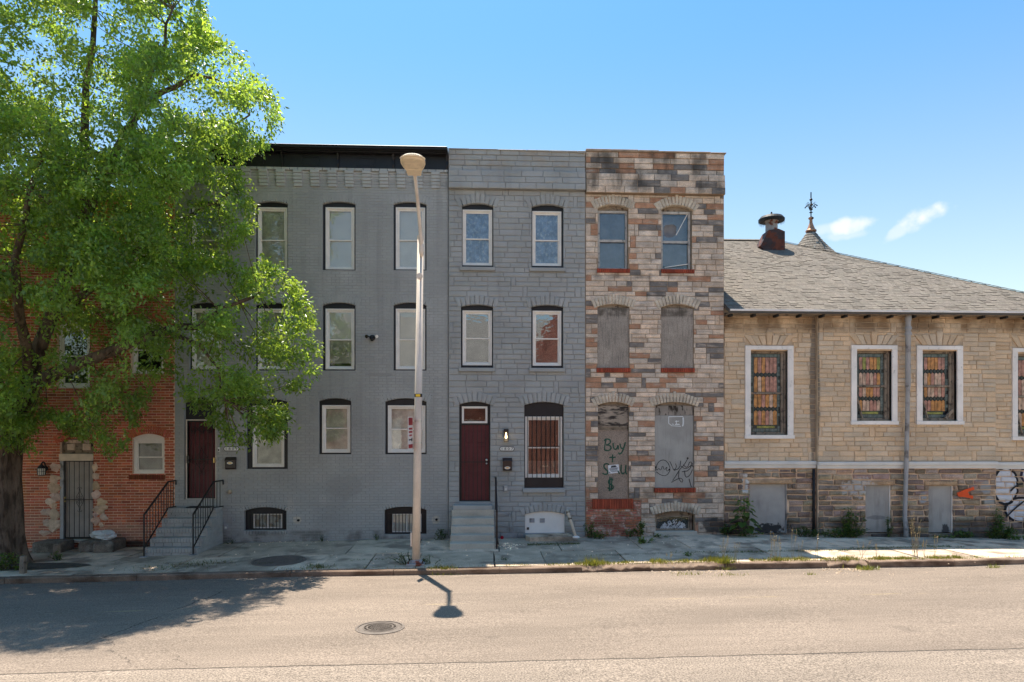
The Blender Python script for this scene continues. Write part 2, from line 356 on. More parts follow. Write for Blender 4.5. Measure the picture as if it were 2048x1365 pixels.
def leaf_mat(name, c1, c2, trans, fac=.45):
    m, t = NT(name); g = G(t)
    tint = g.attr('tint')
    base = g.mix(1.0, c1, tint, 'MULTIPLY'); tcol = g.mix(1.0, trans, tint, 'MULTIPLY')
    b = g.bsdf(base, .34, None, 0, .55)
    tr = g.n('ShaderNodeBsdfTranslucent'); g.put(tr.inputs[0], tcol)
    mx = g.n('ShaderNodeMixShader'); mx.inputs[0].default_value = fac
    t.links.new(b, mx.inputs[1]); t.links.new(tr.outputs[0], mx.inputs[2]); g.out(mx.outputs[0]); return m
MAT['leaf'] = leaf_mat('tree_leaf', (.115, .215, .058), None, (.46, .66, .07), .50)
MAT['weed'] = leaf_mat('weed_leaf', (.08, .15, .035), None, (.20, .30, .04), .35)
MAT['grass'] = leaf_mat('grass_blade', (.11, .15, .03), None, (.25, .30, .05), .4)
MAT['straw'] = leaf_mat('dry_grass', (.34, .27, .15), None, (.35, .28, .14), .3)

def road_material():
    m, t = NT('asphalt'); g = G(t)
    o = g.xyz()
    # worn asphalt: warm grey binder with pale aggregate; coarser lane nearest the viewer
    sA, sB = at(220, 1342, 0), None
    pl = road_seam
    d = g.math('SUBTRACT', o[1], g.math('ADD', g.math('MULTIPLY', o[0], pl[0]), pl[1]))
    d = g.math('ADD', d, g.math('MULTIPLY', g.math('SUBTRACT', g.noise(2.2, detail=6), .5), .10))
    near = g.ramp(d, -.01, .01, 1, 0)
    fineA = g.ramp(g.noise(46, detail=5, rough=.8), .36, .66)
    c1 = g.mix(fineA, (.125, .098, .076), (.335, .268, .210))
    fineB = g.ramp(g.noise(44, detail=5, rough=.8), .36, .62)
    c2 = g.mix(fineB, (.100, .080, .063), (.375, .305, .240))
    c = g.mix(near, c1, c2)
    c = g.scale(c, g.ramp(g.noise(.55, (.35, 1.6, 1), detail=6), .25, .75, .84, 1.14))
    c = g.scale(c, g.ramp(g.noise(5, (.25, 2, 1), detail=4, off=5), .3, .75, .94, 1.06))
    for yl in (-6.2, -7.9, -10.6):
        c = g.mix(g.math('MULTIPLY', g.ramp(g.math('ABSOLUTE', g.math('SUBTRACT', o[1], g.math('ADD', yl, g.math('MULTIPLY', g.noise(.25, off=yl), .3)))), .15, .45, .14, 0), g.ramp(g.noise(1.1, (.3, 1, 1), off=yl), .3, .6)), c, (.06, .05, .042))
    spots = g.ramp(g.voro(.55).outputs['Distance'], .06, .16, 1, 0)
    c = g.mix(g.math('MULTIPLY', spots, g.ramp(g.noise(3, off=33), .45, .75, 0, .45)), c, (.05, .042, .036))
    # oily darker marks stretched along the traffic
    c = g.mix(g.math('MULTIPLY', g.ramp(g.noise(1.3, (.35, 3.5, 1), detail=5, off=21), .70, .80), .5), c, (.07, .058, .05))
    seam = g.ramp(g.math('ABSOLUTE', d), .008, .020, 1, 0)
    c = g.mix(g.math('MULTIPLY', seam, .85), c, (.02, .017, .015))
    for (A, B, w, wob) in road_cracks:
        ax, ay = A; bx, by = B; L = math.hypot(bx - ax, by - ay); ux, uy = (bx - ax) / L, (by - ay) / L
        s_ = g.math('ADD', g.math('MULTIPLY', g.math('SUBTRACT', o[0], ax), ux), g.math('MULTIPLY', g.math('SUBTRACT', o[1], ay), uy))
        q = g.math('SUBTRACT', g.math('MULTIPLY', g.math('SUBTRACT', o[0], ax), -uy), g.math('MULTIPLY', g.math('SUBTRACT', o[1], ay), -ux))
        q = g.math('ADD', q, g.math('MULTIPLY', g.math('SUBTRACT', g.noise(1.6, detail=8, rough=.65, off=ax), .5), wob))
        k = g.math('MULTIPLY', g.ramp(g.math('ABSOLUTE', q), w * .5, w, 1, 0), g.math('MULTIPLY', g.ramp(s_, 0, .3), g.ramp(s_, L - .3, L, 1, 0)))
        c = g.mix(g.math('MULTIPLY', k, .8), c, (.025, .02, .018))
    # faded paint line and a worn patch
    ln = g.math('MULTIPLY', g.ramp(g.math('ABSOLUTE', g.math('SUBTRACT', o[1], g.math('ADD', -6.55, g.math('MULTIPLY', o[0], .012)))), .025, .04, 1, 0), g.ramp(g.noise(3, (.4, 4, 1), off=2), .55, .68))
    c = g.mix(g.math('MULTIPLY', ln, .35), c, (.55, .42, .18))
    # litter and grit gathering in the gutter
    gut = g.math('MULTIPLY', g.ramp(o[1], -4.6, -3.8), g.ramp(g.noise(4, (.5, 2, 1), detail=6, off=8), .48, .62))
    c = g.mix(g.math('MULTIPLY', gut, .45), c, (.10, .085, .07))
    h = g.math('ADD', g.noise(70, detail=3, rough=.7), g.math('MULTIPLY', near, g.noise(40, detail=2)))
    g.out(g.bsdf(c, .85, g.bump(h, .55, .012), 0, .25))
    return m
MAT['basement_cloth'] = M('patterned_cloth', (.60, .48, .33), .8, var=.3, vs=9, col2=(.8, .78, .72), c2=(6, .45, .6))
MAT['white_board'] = M('white_board', (.86, .82, .76), .6, var=.06, vs=3, col2=(.70, .66, .6), c2=(5, .62, .8))
MAT['grey_film2'] = M('dusty_shade', (.30, .31, .34), .8, var=.2, vs=5)
MAT['coping_tan'] = M('tan_coping', (.36, .28, .22), .85, var=.25, vs=5, fine=.15, bump=.4, bs=40)
MAT['cream_wood'] = M('cream_wood', (.68, .56, .43), .7, var=.12, vs=5, col2=(.32, .26, .20), c2=(9, .6, .75))
MAT['shingle_under'] = M('roof_felt', (.10, .09, .08), .9, var=.1)
MAT['galv_light'] = M('pale_metal_box', (.45, .44, .42), .5, var=.1)
MAT['daub_plain'] = M('tan_plastic', (.42, .34, .24), .7, var=.2, vs=9)
MAT['glass_dark'] = M('dark_lens', (.02, .02, .02), .15, spec=.6)
MAT['dirty_stone'] = M('dirty_stone', (.17, .14, .11), .9, var=.35, vs=5, fine=.25, fs=50, bump=.8, bs=20, col2=(.22, .20, .17), c2=(4, .5, .7))
MAT['plain_red_wall'] = M('sunlit_brick_wall', (.24, .085, .06), .9, var=.35, vs=1.2, col2=(.34, .20, .15), c2=(9, .52, .62), stretch2=(.5, 1, 6), fine=.25, fs=12)
MAT['shingle_plain'] = M('grey_roofing', (.22, .20, .175), .9, var=.2, vs=2, col2=(.14, .13, .11), c2=(4, .45, .6), stretch2=(.3, 1, 5))
MAT['weed_stem'] = M('weed_stem', (.06, .075, .03), .8)
MAT['rust_dark'] = M('dark_rust_sheet', (.06, .042, .042), .75, var=.3, vs=6, col2=(.15, .045, .025), c2=(4.5, .45, .6))
MAT['rust'] = M('rusty_white_sheet', (.36, .34, .33), .7, var=.2, vs=4, col2=(.20, .055, .03), c2=(5, .50, .62))
# ------------------------------------------------------------------ mesh builder and object helpers
WLOC = {}
class MB:
    def __init__(s): s.v = []; s.f = []; s.m = []; s.c = []
    def face(s, idx, mi=0, tint=(1, 1, 1)): s.f.append(tuple(idx)); s.m.append(mi); s.c.append(tint)
    def add(s, verts, faces, mi=0, tint=(1, 1, 1)):
        o = len(s.v); s.v.extend([tuple(q) for q in verts])
        for f in faces: s.face([o + i for i in f], mi, tint)
    def box(s, x0, x1, y0, y1, z0, z1, mi=0, tint=(1, 1, 1)):
        if x0 > x1: x0, x1 = x1, x0
        if y0 > y1: y0, y1 = y1, y0
        if z0 > z1: z0, z1 = z1, z0
        s.add([(x0, y0, z0), (x1, y0, z0), (x1, y1, z0), (x0, y1, z0), (x0, y0, z1), (x1, y0, z1), (x1, y1, z1), (x0, y1, z1)],
              [(0, 1, 5, 4), (1, 2, 6, 5), (2, 3, 7, 6), (3, 0, 4, 7), (4, 5, 6, 7), (3, 2, 1, 0)], mi, tint)
        return s
    def prism(s, poly, y0, y1, mi=0, tint=(1, 1, 1)):
        """poly: XZ points counter-clockwise seen from the street"""
        n = len(poly)
        vs_ = [(x, y0, z) for x, z in poly] + [(x, y1, z) for x, z in poly]
        fs = [tuple(range(n)), tuple(range(2 * n - 1, n - 1, -1))] + [(i, n + i, n + (i + 1) % n, (i + 1) % n) for i in range(n)]
        s.add(vs_, fs, mi, tint); return s
    def ring(s, x0, x1, z0, z1, w, y0, y1, mi=0, wt=None, wb=None):
        wt = w if wt is None else wt; wb = w if wb is None else wb
        s.box(x0, x0 + w, y0, y1, z0, z1, mi); s.box(x1 - w, x1, y0, y1, z0, z1, mi)
        s.box(x0 + w, x1 - w, y0, y1, z1 - wt, z1, mi); s.box(x0 + w, x1 - w, y0, y1, z0, z0 + wb, mi); return s
    def tube(s, pts, r, n=8, mi=0, cap=True, tint=(1, 1, 1)):
        pts = [Vector(p) for p in pts]; rs = r if isinstance(r, (list, tuple)) else [r] * len(pts)
        o = len(s.v); up = Vector((0, 0, 1)); prev = None
        for i, p in enumerate(pts):
            t = (pts[min(i + 1, len(pts) - 1)] - pts[max(i - 1, 0)]).normalized()
            if prev is None:
                a = t.cross(up if abs(t.z) < .95 else Vector((0, 1, 0))).normalized()
            else: a = (prev - t * prev.dot(t)).normalized()
            prev = a; b = t.cross(a)
            for k in range(n):
                w = 2 * math.pi * (k + (.5 if n == 4 else 0)) / n
                s.v.append(tuple(p + (a * math.cos(w) + b * math.sin(w)) * rs[i]))
        for i in range(len(pts) - 1):
            for k in range(n):
                s.face((o + i * n + k, o + i * n + (k + 1) % n, o + (i + 1) * n + (k + 1) % n, o + (i + 1) * n + k), mi, tint)
        if cap:
            s.face([o + k for k in range(n)][::-1], mi, tint); s.face([o + (len(pts) - 1) * n + k for k in range(n)], mi, tint)
        return s
    def bar(s, p, q, w, mi=0): return s.tube([p, q], w * .7071, 4, mi)
    def lathe(s, c, prof, n=24, mi=0, tint=None, axis='Z'):
        o = len(s.v)
        for r, h in prof:
            for k in range(n):
                w = 2 * math.pi * k / n; a, b = r * math.cos(w), r * math.sin(w)
                s.v.append((c[0] + a, c[1] + b, c[2] + h) if axis == 'Z' else (c[0] + a, c[1] + h, c[2] + b))
        for i in range(len(prof) - 1):
            for k in range(n):
                s.face((o + i * n + k, o + i * n + (k + 1) % n, o + (i + 1) * n + (k + 1) % n, o + (i + 1) * n + k), mi, (1, 1, 1) if tint is None else tint(i, k))
        s.face([o + k for k in range(n)][::-1], mi); s.face([o + (len(prof) - 1) * n + k for k in range(n)], mi)
        return s
    def stone(s, poly, y, h, b, jit, tint, rock=True, mi=0):
        """one laid stone or brick: XZ outline, proud by h, worn edge b; rock adds a hewn face"""
        n = len(poly); cx = sum(p[0] for p in poly) / n; cz = sum(p[1] for p in poly) / n
        o = len(s.v)
        s.v.extend([(x, y + .006, z) for x, z in poly])
        def ins(x, z, a):
            dx, dz = cx - x, cz - z; L = math.hypot(dx, dz) or 1
            ax = min(a, abs(dx) * .45); az_ = min(a, abs(dz) * .45)
            return x + math.copysign(ax, dx), z + math.copysign(az_, dz)
        if rock:
            for x, z in poly:
                q = ins(x, z, b * .25); s.v.append((q[0], y - h * .55, q[1]))
            for x, z in poly:
                q = ins(x, z, b); s.v.append((q[0], y - h + R.uniform(-jit, jit), q[1]))
            s.v.append((cx + R.uniform(-.1, .1) * abs(poly[0][0] - cx), y - h - jit * R.uniform(.2, 1.6), cz + R.uniform(-.2, .2) * abs(poly[0][1] - cz)))
            for L in (0, n):
                for i in range(n): s.face((o + L + i, o + L + (i + 1) % n, o + L + n + (i + 1) % n, o + L + n + i), mi, tint)
            for i in range(n): s.face((o + 2 * n + i, o + 2 * n + (i + 1) % n, o + 3 * n), mi, tint)
        else:
            for x, z in poly:
                q = ins(x, z, b); s.v.append((q[0], y - h + R.uniform(-jit, jit), q[1]))
            for i in range(n): s.face((o + i, o + (i + 1) % n, o + n + (i + 1) % n, o + n + i), mi, tint)
            s.face([o + n + i for i in range(n)], mi, tint)
        return s
    def mesh(s, name, mats, off, smooth=False, bevel=0.0):
        me = bpy.data.meshes.new(name)
        ox, oy, oz = off
        me.from_pydata([(x - ox, y - oy, z - oz) for x, y, z in s.v], [], s.f)
        for m in mats: me.materials.append(m)
        if len(mats) > 1: me.polygons.foreach_set('material_index', s.m)
        if any(c != (1, 1, 1) for c in s.c) or any('tint' == n.attribute_name for m in mats for n in m.node_tree.nodes if n.type == 'ATTRIBUTE'):
            a = me.attributes.new('tint', 'FLOAT_COLOR', 'CORNER')
            cnt = np.array([len(f) for f in s.f]); cols = np.ones((len(s.f), 4), dtype=np.float32); cols[:, :3] = np.array(s.c, dtype=np.float32)
            a.data.foreach_set('color', np.repeat(cols, cnt, axis=0).ravel())
        if bevel:
            bm = bmesh.new(); bm.from_mesh(me)
            es = [e for e in bm.edges if len(e.link_faces) == 2 and e.calc_face_angle(0) > .5]
            bmesh.ops.bevel(bm, geom=es, offset=bevel, segments=1, affect='EDGES', clamp_overlap=True)
            bm.to_mesh(me); bm.free()
        if smooth:
            me.polygons.foreach_set('use_smooth', [True] * len(me.polygons))
        me.validate(); me.update()
        return me
    def base(s):
        a = np.array(s.v); lo, hi = a.min(0), a.max(0)
        return Vector(((lo[0] + hi[0]) / 2, (lo[1] + hi[1]) / 2, lo[2]))
    def build(s, name, mat, parent=None, smooth=False, bevel=0.0, loc=None, kind=None, label=None):
        mats = mat if isinstance(mat, (list, tuple)) else [mat]
        w = Vector(loc) if loc is not None else s.base()
        o = bpy.data.objects.new(name, s.mesh(name, mats, w, smooth, bevel))
        return link(o, w, parent, kind, label)
def link(o, w, parent=None, kind=None, label=None):
    COL.objects.link(o)
    WLOC[o] = Vector(w)
    if parent is not None: o.parent = parent; o.location = Vector(w) - WLOC[parent]
    else: o.location = w
    if kind: o['kind'] = kind
    if label: o['label'] = label
    return o
def thing(name, label, cat, loc, group=None):
    o = bpy.data.objects.new(name, None); o.empty_display_size = .2
    link(o, loc); o['label'] = label; o['category'] = cat
    if group: o['group'] = group
    return o
def tag(o, label, cat, group=None):
    o['label'] = label; o['category'] = cat
    if group: o['group'] = group
    return o
def copy_thing(o, w, label, group=None):
    """a copy of a thing with copies of its parts and sub-parts, meshes shared"""
    def rec(src, parent):
        c = src.copy(); COL.objects.link(c)
        if parent is not None: c.parent = parent
        for ch in list(src.children): rec(ch, c)
        return c
    c = rec(o, None); c.location = w; WLOC[c] = Vector(w); c['label'] = label
    if group: c['group'] = group; o['group'] = group
    return c

# ------------------------------------------------------------------ masonry helpers
def tj(base=1.0, v=.12, hue=.03):
    k = base * (1 + R.uniform(-v, v)); return (k * (1 + R.uniform(-hue, hue)), k, k * (1 + R.uniform(-hue, hue)))
def cut(rect, holes):
    """rect minus the openings, as smaller rects"""
    out = [rect]
    for (a, b, c, d) in holes:
        nx = []
        for (x0, x1, z0, z1) in out:
            if x1 <= a or x0 >= b or z1 <= c or z0 >= d: nx.append((x0, x1, z0, z1)); continue
            if x0 < a: nx.append((x0, a, z0, z1))
            if x1 > b: nx.append((b, x1, z0, z1))
            xa, xb = max(x0, a), min(x1, b)
            if z0 < c: nx.append((xa, xb, z0, c))
            if z1 > d: nx.append((xa, xb, d, z1))
        out = nx
    return out
def brick_rects(x0, x1, z0, z1, L, H, gap, holes, header=0):
    res = []; row = 0; z = z0
    while z < z1 - .01:
        x = x0 - (L * .5 if row % 2 else 0); LL = L * (.5 if header and row % header == header - 1 else 1)
        while x < x1:
            r = (max(x, x0) + gap / 2, min(x + LL, x1) - gap / 2, z + gap / 2, min(z + H, z1) - gap / 2)
            if r[1] - r[0] > .03:
                for q in cut(r, holes):
                    if q[1] - q[0] > .025 and q[3] - q[2] > .02: res.append(q)
            x += LL
        z += H; row += 1
    return res
def ashlar_rects(x0, x1, z0, z1, H, gap, holes, Lmin, Lmax, pdouble=.5, pvert=.25, edge=True):
    res = []; z = z0
    def put(a, b, c, d):
        r = (max(a, x0) + gap / 2, min(b, x1) - gap / 2, c + gap / 2, min(d, z1) - gap / 2)
        if r[1] - r[0] > .03:
            for q in cut(r, holes):
                if q[1] - q[0] > .035 and q[3] - q[2] > .03: res.append(q)
    while z < z1 - .03:
        h = H * R.uniform(.85, 1.15)
        if R.random() < pdouble:
            h1 = h * R.uniform(.85, 1.1); x = x0 - R.uniform(0, Lmax * .3)
            if edge and R.random() < .6: x = x0
            while x < x1:
                if R.random() < pvert:
                    w = R.uniform(.10, .17); put(x, x + w, z, z + h + h1); x += w
                seg = R.uniform(Lmin * 1.4, Lmax * 2.2); e = min(x + seg, x1 + .05)
                if x1 - e < .14: e = x1 + .001
                for (c, d) in ((z, z + h), (z + h, z + h + h1)):
                    xx = x
                    while xx < e - .001:
                        w = R.uniform(Lmin, Lmax)
                        if e - xx - w < Lmin * .5: w = e - xx
                        put(xx, xx + w, c, d); xx += w
                x = e
            z += h + h1
        else:
            x = x0 - R.uniform(0, Lmax * .8)
            while x < x1:
                w = R.uniform(Lmin * 1.2, Lmax * 1.15)
                if x1 - x - w < Lmin * .5: w = x1 - x + .001
                put(x, x + w, z, z + h); x += w
            z += h
    return res
def lay(house, rects, name, mat, y, h, b, jit, tintf, rock, hjit=.0, limit=300, prefer=None, keep=None, corner=.0):
    """the pieces that show largest become parts of their own, the rest one joined part"""
    order = sorted(range(len(rects)), key=prefer and (lambda i: -prefer(rects[i])) or (lambda i: -((rects[i][1] - rects[i][0]) * (rects[i][3] - rects[i][2]))))
    single = set([i for i in order if keep is None or keep(rects[i])][:limit])
    rest = MB(); n = 0; cache = {}
    for i, (x0, x1, z0, z1) in enumerate(rects):
        c = corner
        if not rock and i in single:
            # bricks: alike pieces share mesh data
            key = (round(x1 - x0, 2), round(z1 - z0, 2), R.randrange(14))
            w_, h_ = (x1 - x0) / 2, (z1 - z0)
            if key not in cache:
                mb = MB(); mb.stone([(-w_, 0), (w_, 0), (w_, h_), (-w_, h_)], 0, h + R.uniform(0, hjit), b, jit, tintf((x0, x1, z0, z1)), False)
                cache[key] = mb.mesh(name, [mat], (0, 0, 0))
            o = bpy.data.objects.new(name, cache[key]); link(o, ((x0 + x1) / 2, y, z0), house); continue
        j = lambda: R.uniform(-c, c)
        poly = [(x0 + j(), z0 + j()), (x1 + j(), z0 + j()), (x1 + j(), z1 + j()), (x0 + j(), z1 + j())]
        mb = MB() if i in single else rest
        mb.stone(poly, y, h + R.uniform(0, hjit), b, jit, tintf((x0, x1, z0, z1)), rock)
        if i in single: mb.build(name, mat, house)
    if rest.f: rest.build(name + '_course', mat, house, kind='stuff')
def grid_wall(mb, x0, x1, z0, z1, holes, y0, y1, mi=0):
    """a wall slab with real openings through it"""
    xs = sorted({x0, x1, *[min(max(h[k], x0), x1) for h in holes for k in (0, 1)]})
    zs = sorted({z0, z1, *[min(max(h[k], z0), z1) for h in holes for k in (2, 3)]})
    solid = lambda i, j: 0 <= i < len(xs) - 1 and 0 <= j < len(zs) - 1 and not any(
        h[0] < (xs[i] + xs[i + 1]) / 2 < h[1] and h[2] < (zs[j] + zs[j + 1]) / 2 < h[3] for h in holes)
    for i in range(len(xs) - 1):
        for j in range(len(zs) - 1):
            if not solid(i, j): continue
            a, b, c, d = xs[i], xs[i + 1], zs[j], zs[j + 1]
            mb.add([(a, y0, c), (b, y0, c), (b, y0, d), (a, y0, d)], [(0, 1, 2, 3)], mi)
            mb.add([(a, y1, c), (b, y1, c), (b, y1, d), (a, y1, d)], [(3, 2, 1, 0)], mi)
            if not solid(i - 1, j): mb.add([(a, y0, c), (a, y0, d), (a, y1, d), (a, y1, c)], [(0, 1, 2, 3)], mi)
            if not solid(i + 1, j): mb.add([(b, y0, c), (b, y1, c), (b, y1, d), (b, y0, d)], [(0, 1, 2, 3)], mi)
            if not solid(i, j - 1): mb.add([(a, y0, c), (a, y1, c), (b, y1, c), (b, y0, c)], [(0, 1, 2, 3)], mi)
            if not solid(i, j + 1): mb.add([(a, y0, d), (b, y0, d), (b, y1, d), (a, y1, d)], [(0, 1, 2, 3)], mi)
def arc_pts(x0, x1, zs, zc, n=12):
    """segmental arch from left springing to right springing"""
    hw = (x1 - x0) / 2; rise = max(zc - zs, .004); Rr = (hw * hw + rise * rise) / (2 * rise); cz = zc - Rr; cx = (x0 + x1) / 2
    a = math.asin(min(1, hw / Rr))
    return [(cx + Rr * math.sin(-a + 2 * a * k / n), cz + Rr * math.cos(-a + 2 * a * k / n)) for k in range(n + 1)]
def arch_ring(house, x0, x1, zs, zc, thick, n, y, h, depth, mat, name, tintf, key=.0, single=True, rock=True, gap=.008, jit=.006):
    hw = (x1 - x0) / 2; rise = max(zc - zs, .004); Rr = (hw * hw + rise * rise) / (2 * rise); cz = zc - Rr; cx = (x0 + x1) / 2
    a = math.asin(min(1, hw / Rr)); ext = a + .09 / Rr
    allb = MB()
    for k in range(n):
        g_ = gap / 2 / Rr; a0 = -ext + 2 * ext * k / n + g_; a1 = -ext + 2 * ext * (k + 1) / n - g_
        t = thick * (1 + (key if k == n // 2 and key else R.uniform(-.05, .05)))
        ro = Rr + t
        P = lambda r, w: (cx + r * math.sin(w), cz + r * math.cos(w))
        poly = [P(Rr, a0), P(Rr, a1), P(ro, a1), P(ro, a0)]
        mb = MB() if single else allb
        tt = tintf()
        mb.stone(poly, y, h, .012, jit, tt, rock)
        o = len(mb.v); mb.v.extend([(p[0], y + .006, p[1]) for p in poly] + [(p[0], y + depth, p[1]) for p in poly])
        for q in range(4): mb.face((o + q, o + 4 + q, o + 4 + (q + 1) % 4, o + (q + 1) % 4), 0, tt)
        if single: mb.build(name, mat, house)
    if not single: allb.build(name + '_arch', mat, house, kind='stuff')
def strokes(parent, name, lines, Y, w, mat, t=.002):
    """painted strokes, as thin raised ribbons on the board or wall they were sprayed on; lines are photo pixel polylines"""
    mb = MB()
    for kq, ln in enumerate(lines):
        t = .002 + kq * .0007; pts = [at(u, v, Y) for u, v in ln]
        # smooth the polyline once
        if len(pts) > 2:
            q = [pts[0]]
            for i in range(len(pts) - 1):
                q += [pts[i].lerp(pts[i + 1], .25), pts[i].lerp(pts[i + 1], .75)]
            q.append(pts[-1]); pts = q
        L, Rt = [], []
        for i, p in enumerate(pts):
            d = pts[min(i + 1, len(pts) - 1)] - pts[max(i - 1, 0)]; d.normalize()
            nrm = Vector((-d.z, 0, d.x)) * (w / 2) * R.uniform(.85, 1.1)
            L.append(p + nrm); Rt.append(p - nrm)
        n = len(pts); o = len(mb.v)
        for k in range(n):
            for p, yy in ((L[k], Y - t), (Rt[k], Y - t), (L[k], Y + .0005), (Rt[k], Y + .0005)): mb.v.append((p.x, yy, p.z))
        for k in range(n - 1):
            a, b = o + 4 * k, o + 4 * (k + 1)
            mb.face((a, a + 1, b + 1, b)); mb.face((a, b, b + 2, a + 2)); mb.face((a + 1, a + 3, b + 3, b + 1))
        mb.face((o, o + 2, o + 3, o + 1)); e = o + 4 * (n - 1); mb.face((e, e + 1, e + 3, e + 2))
    return mb.build(name, mat, parent)
def text(body, size, loc, mat, parent, name='lettering', ext=.001, sx=1.0, rot=None, label=None):
    c = bpy.data.curves.new(name, 'FONT'); c.body = body; c.size = size; c.extrude = ext; c.align_x = 'CENTER'; c.align_y = 'CENTER'; c.resolution_u = 2
    o = bpy.data.objects.new(name, c); COL.objects.link(o)
    me = bpy.data.meshes.new_from_object(o.evaluated_get(bpy.context.evaluated_depsgraph_get())); COL.objects.unlink(o); bpy.data.objects.remove(o); bpy.data.curves.remove(c)
    me.name = name; me.materials.clear(); me.materials.append(mat)
    o = bpy.data.objects.new(name, me); link(o, loc, parent, None, label)
    o.rotation_euler = rot or (math.radians(90), 0, 0); o.scale = (sx, 1, 1); return o

# ------------------------------------------------------------------ ground profiles read off the photograph
KY = -3.80
def prof(pts, Y):
    xs = [fx(u, Y) for u, v in pts]; zs = [fz(u, v, Y) for u, v in pts]
    def f(x):
        return float(np.interp(x, xs, zs))
    return f
gf = prof([(-400, 1104), (0, 1098), (300, 1094), (446, 1086), (620, 1082), (760, 1079), (900, 1077), (1050, 1075.5), (1170, 1074), (1300, 1071), (1440, 1069), (1560, 1070), (1800, 1073), (2048, 1076), (2500, 1080)], 0.0)
gk = prof([(-400, 1164), (7, 1157), (273, 1150.6), (580, 1144), (736, 1142), (942, 1138.6), (1164, 1134), (1460, 1127), (1655, 1124.7), (1910, 1121), (2048, 1118.5), (2500, 1110)], KY)
gg = prof([(-400, 1176), (7, 1168.7), (273, 1162.5), (600, 1154), (942, 1149.5), (1164, 1145.5), (1460, 1140), (1655, 1136.8), (1910, 1134), (2048, 1128.5), (2500, 1121)], KY)
def side_z(x, y):
    t = min(max(y / KY, 0), 1); return gf(x) * (1 - t) + gk(x) * t
def road_z(x, y):
    t = min(max((KY - y) / 5.0, 0), 1.8); return gg(x) + .10 * (1 - (1 - min(t, 1)) ** 2)
def at_ground(u, v, side=True):
    """point on the pavement or road under a photo pixel"""
    Y = -1.0 if side else -7.0
    for _ in range(30):
        z = side_z(fx(u, Y), Y) if side else road_z(fx(u, Y), Y)
        d = cam_dir(u, v); t = (z - CAM_Z) / d.z; Yn = d.y * t - CAM_D; Y += (Yn - Y) * .7
    return Vector((fx(u, Y), Y, side_z(fx(u, Y), Y) if side else road_z(fx(u, Y), Y)))
_a, _b = at_ground(220, 1342, False), at_ground(2048, 1297, False)
road_seam = ((_b.y - _a.y) / (_b.x - _a.x), _a.y - _a.x * (_b.y - _a.y) / (_b.x - _a.x))
_c, _d, _e = at_ground(150, 1296, False), at_ground(455, 1180, False), at_ground(335, 1228, False)
road_cracks = [((_c.x, _c.y), (_e.x, _e.y), .016, .5), ((_e.x, _e.y), (_d.x, _d.y), .014, .5)]
for (u0, v0, u1, v1) in ((205, 1268, 275, 1335), (330, 1310, 420, 1335), (1600, 1316, 1720, 1300)):
    p, q = at_ground(u0, v0, False), at_ground(u1, v1, False); road_cracks.append(((p.x, p.y), (q.x, q.y), .008, .7))
MAT['asphalt'] = road_material()

# ------------------------------------------------------------------ the setting: ground, road, pavement, kerb
def sheet(name, xs, ys, zf, mat, kind='structure', z_off=0.0):
    v = [(x, y, zf(x, y) + z_off) for y in ys for x in xs]; n = len(xs)
    f = [(j * n + i, j * n + i + 1, (j + 1) * n + i + 1, (j + 1) * n + i) for j in range(len(ys) - 1) for i in range(n - 1)]
    mb = MB(); mb.add(v, f); o = mb.build(name, mat, smooth=True, loc=(0, 0, 0)); o['kind'] = kind; return o
sheet('ground', [-400, -60, -30, 30, 60, 400], [-400, -60, -30, 12, 60, 400], lambda x, y: -.75, MAT['dirt'])
xs = [x * .8 for x in range(-38, 39)]
sheet('road', [-60] + xs + [60], [-17.2, -15, -13, -12, -11, -10, -9.2, -8.4, -7.6, -6.8, -6.0, -5.2, -4.6, -4.2, KY], lambda x, y: road_z(x, y), MAT['asphalt'])
sheet('far_pavement', [-60] + xs[::4] + [60], [-21, -17.2], lambda x, y: road_z(x, -17) + .12, MAT['slab'])
pav = sheet('pavement', [-60] + xs + [60], [KY + .2, -2.6, -1.6, -.8, .3], lambda x, y: side_z(x, y) - .05, MAT['dirt'])
WLOC[pav] = Vector((0, 0, 0))
# paving slabs, laid by hand: unequal lengths, a bit tilted, joints open
def slab(x0, x1, ya, yb, dz=0, tilt=.006, n=3):
    mb = MB(); g_ = .012; x0 += g_; x1 -= g_; ya -= g_ * .8; yb += g_ * .8
    t = [R.uniform(-tilt, tilt) for _ in range(4)]; tt = tj(R.uniform(.74, 1.14), .02, .015)
    N = n + 1; vs_, fs = [], []
    for j in range(N):
        for i in range(N):
            a, b = i / n, j / n; x = x0 + (x1 - x0) * a; y = ya + (yb - ya) * b
            z = side_z(x, y) + dz + t[0] * (1 - a) * (1 - b) + t[1] * a * (1 - b) + t[2] * a * b + t[3] * (1 - a) * b
            x += R.uniform(-.012, .012) * (0 < i < n or 1); y += R.uniform(-.010, .010)
            vs_.append((x, y, z))
    for j in range(n):
        for i in range(n): fs.append((j * N + i, (j + 1) * N + i, (j + 1) * N + i + 1, j * N + i + 1))
    rim = [i for i in range(N)] + [j * N + n for j in range(1, N)] + [n * N + i for i in range(n - 1, -1, -1)] + [j * N for j in range(n - 1, 0, -1)]
    o = len(vs_)
    for i in rim: vs_.append((vs_[i][0], vs_[i][1], vs_[i][2] - .09))
    for k in range(len(rim)): k2 = (k + 1) % len(rim); fs.append((rim[k], rim[k2], o + k2, o + k))
    mb.add(vs_, fs, 0, tt); mb.build('paving_slab', MAT['slab'], pav)
x = -16.0
for (ya, yb, lo, hi) in ((-.02, -1.95, 1.1, 2.3), (-1.95, KY + .19, .9, 1.9)):
    x = -16.0
    while x < 17:
        w = R.uniform(lo, hi); slab(x, x + w, ya, yb, R.uniform(-.006, .006)); x += w
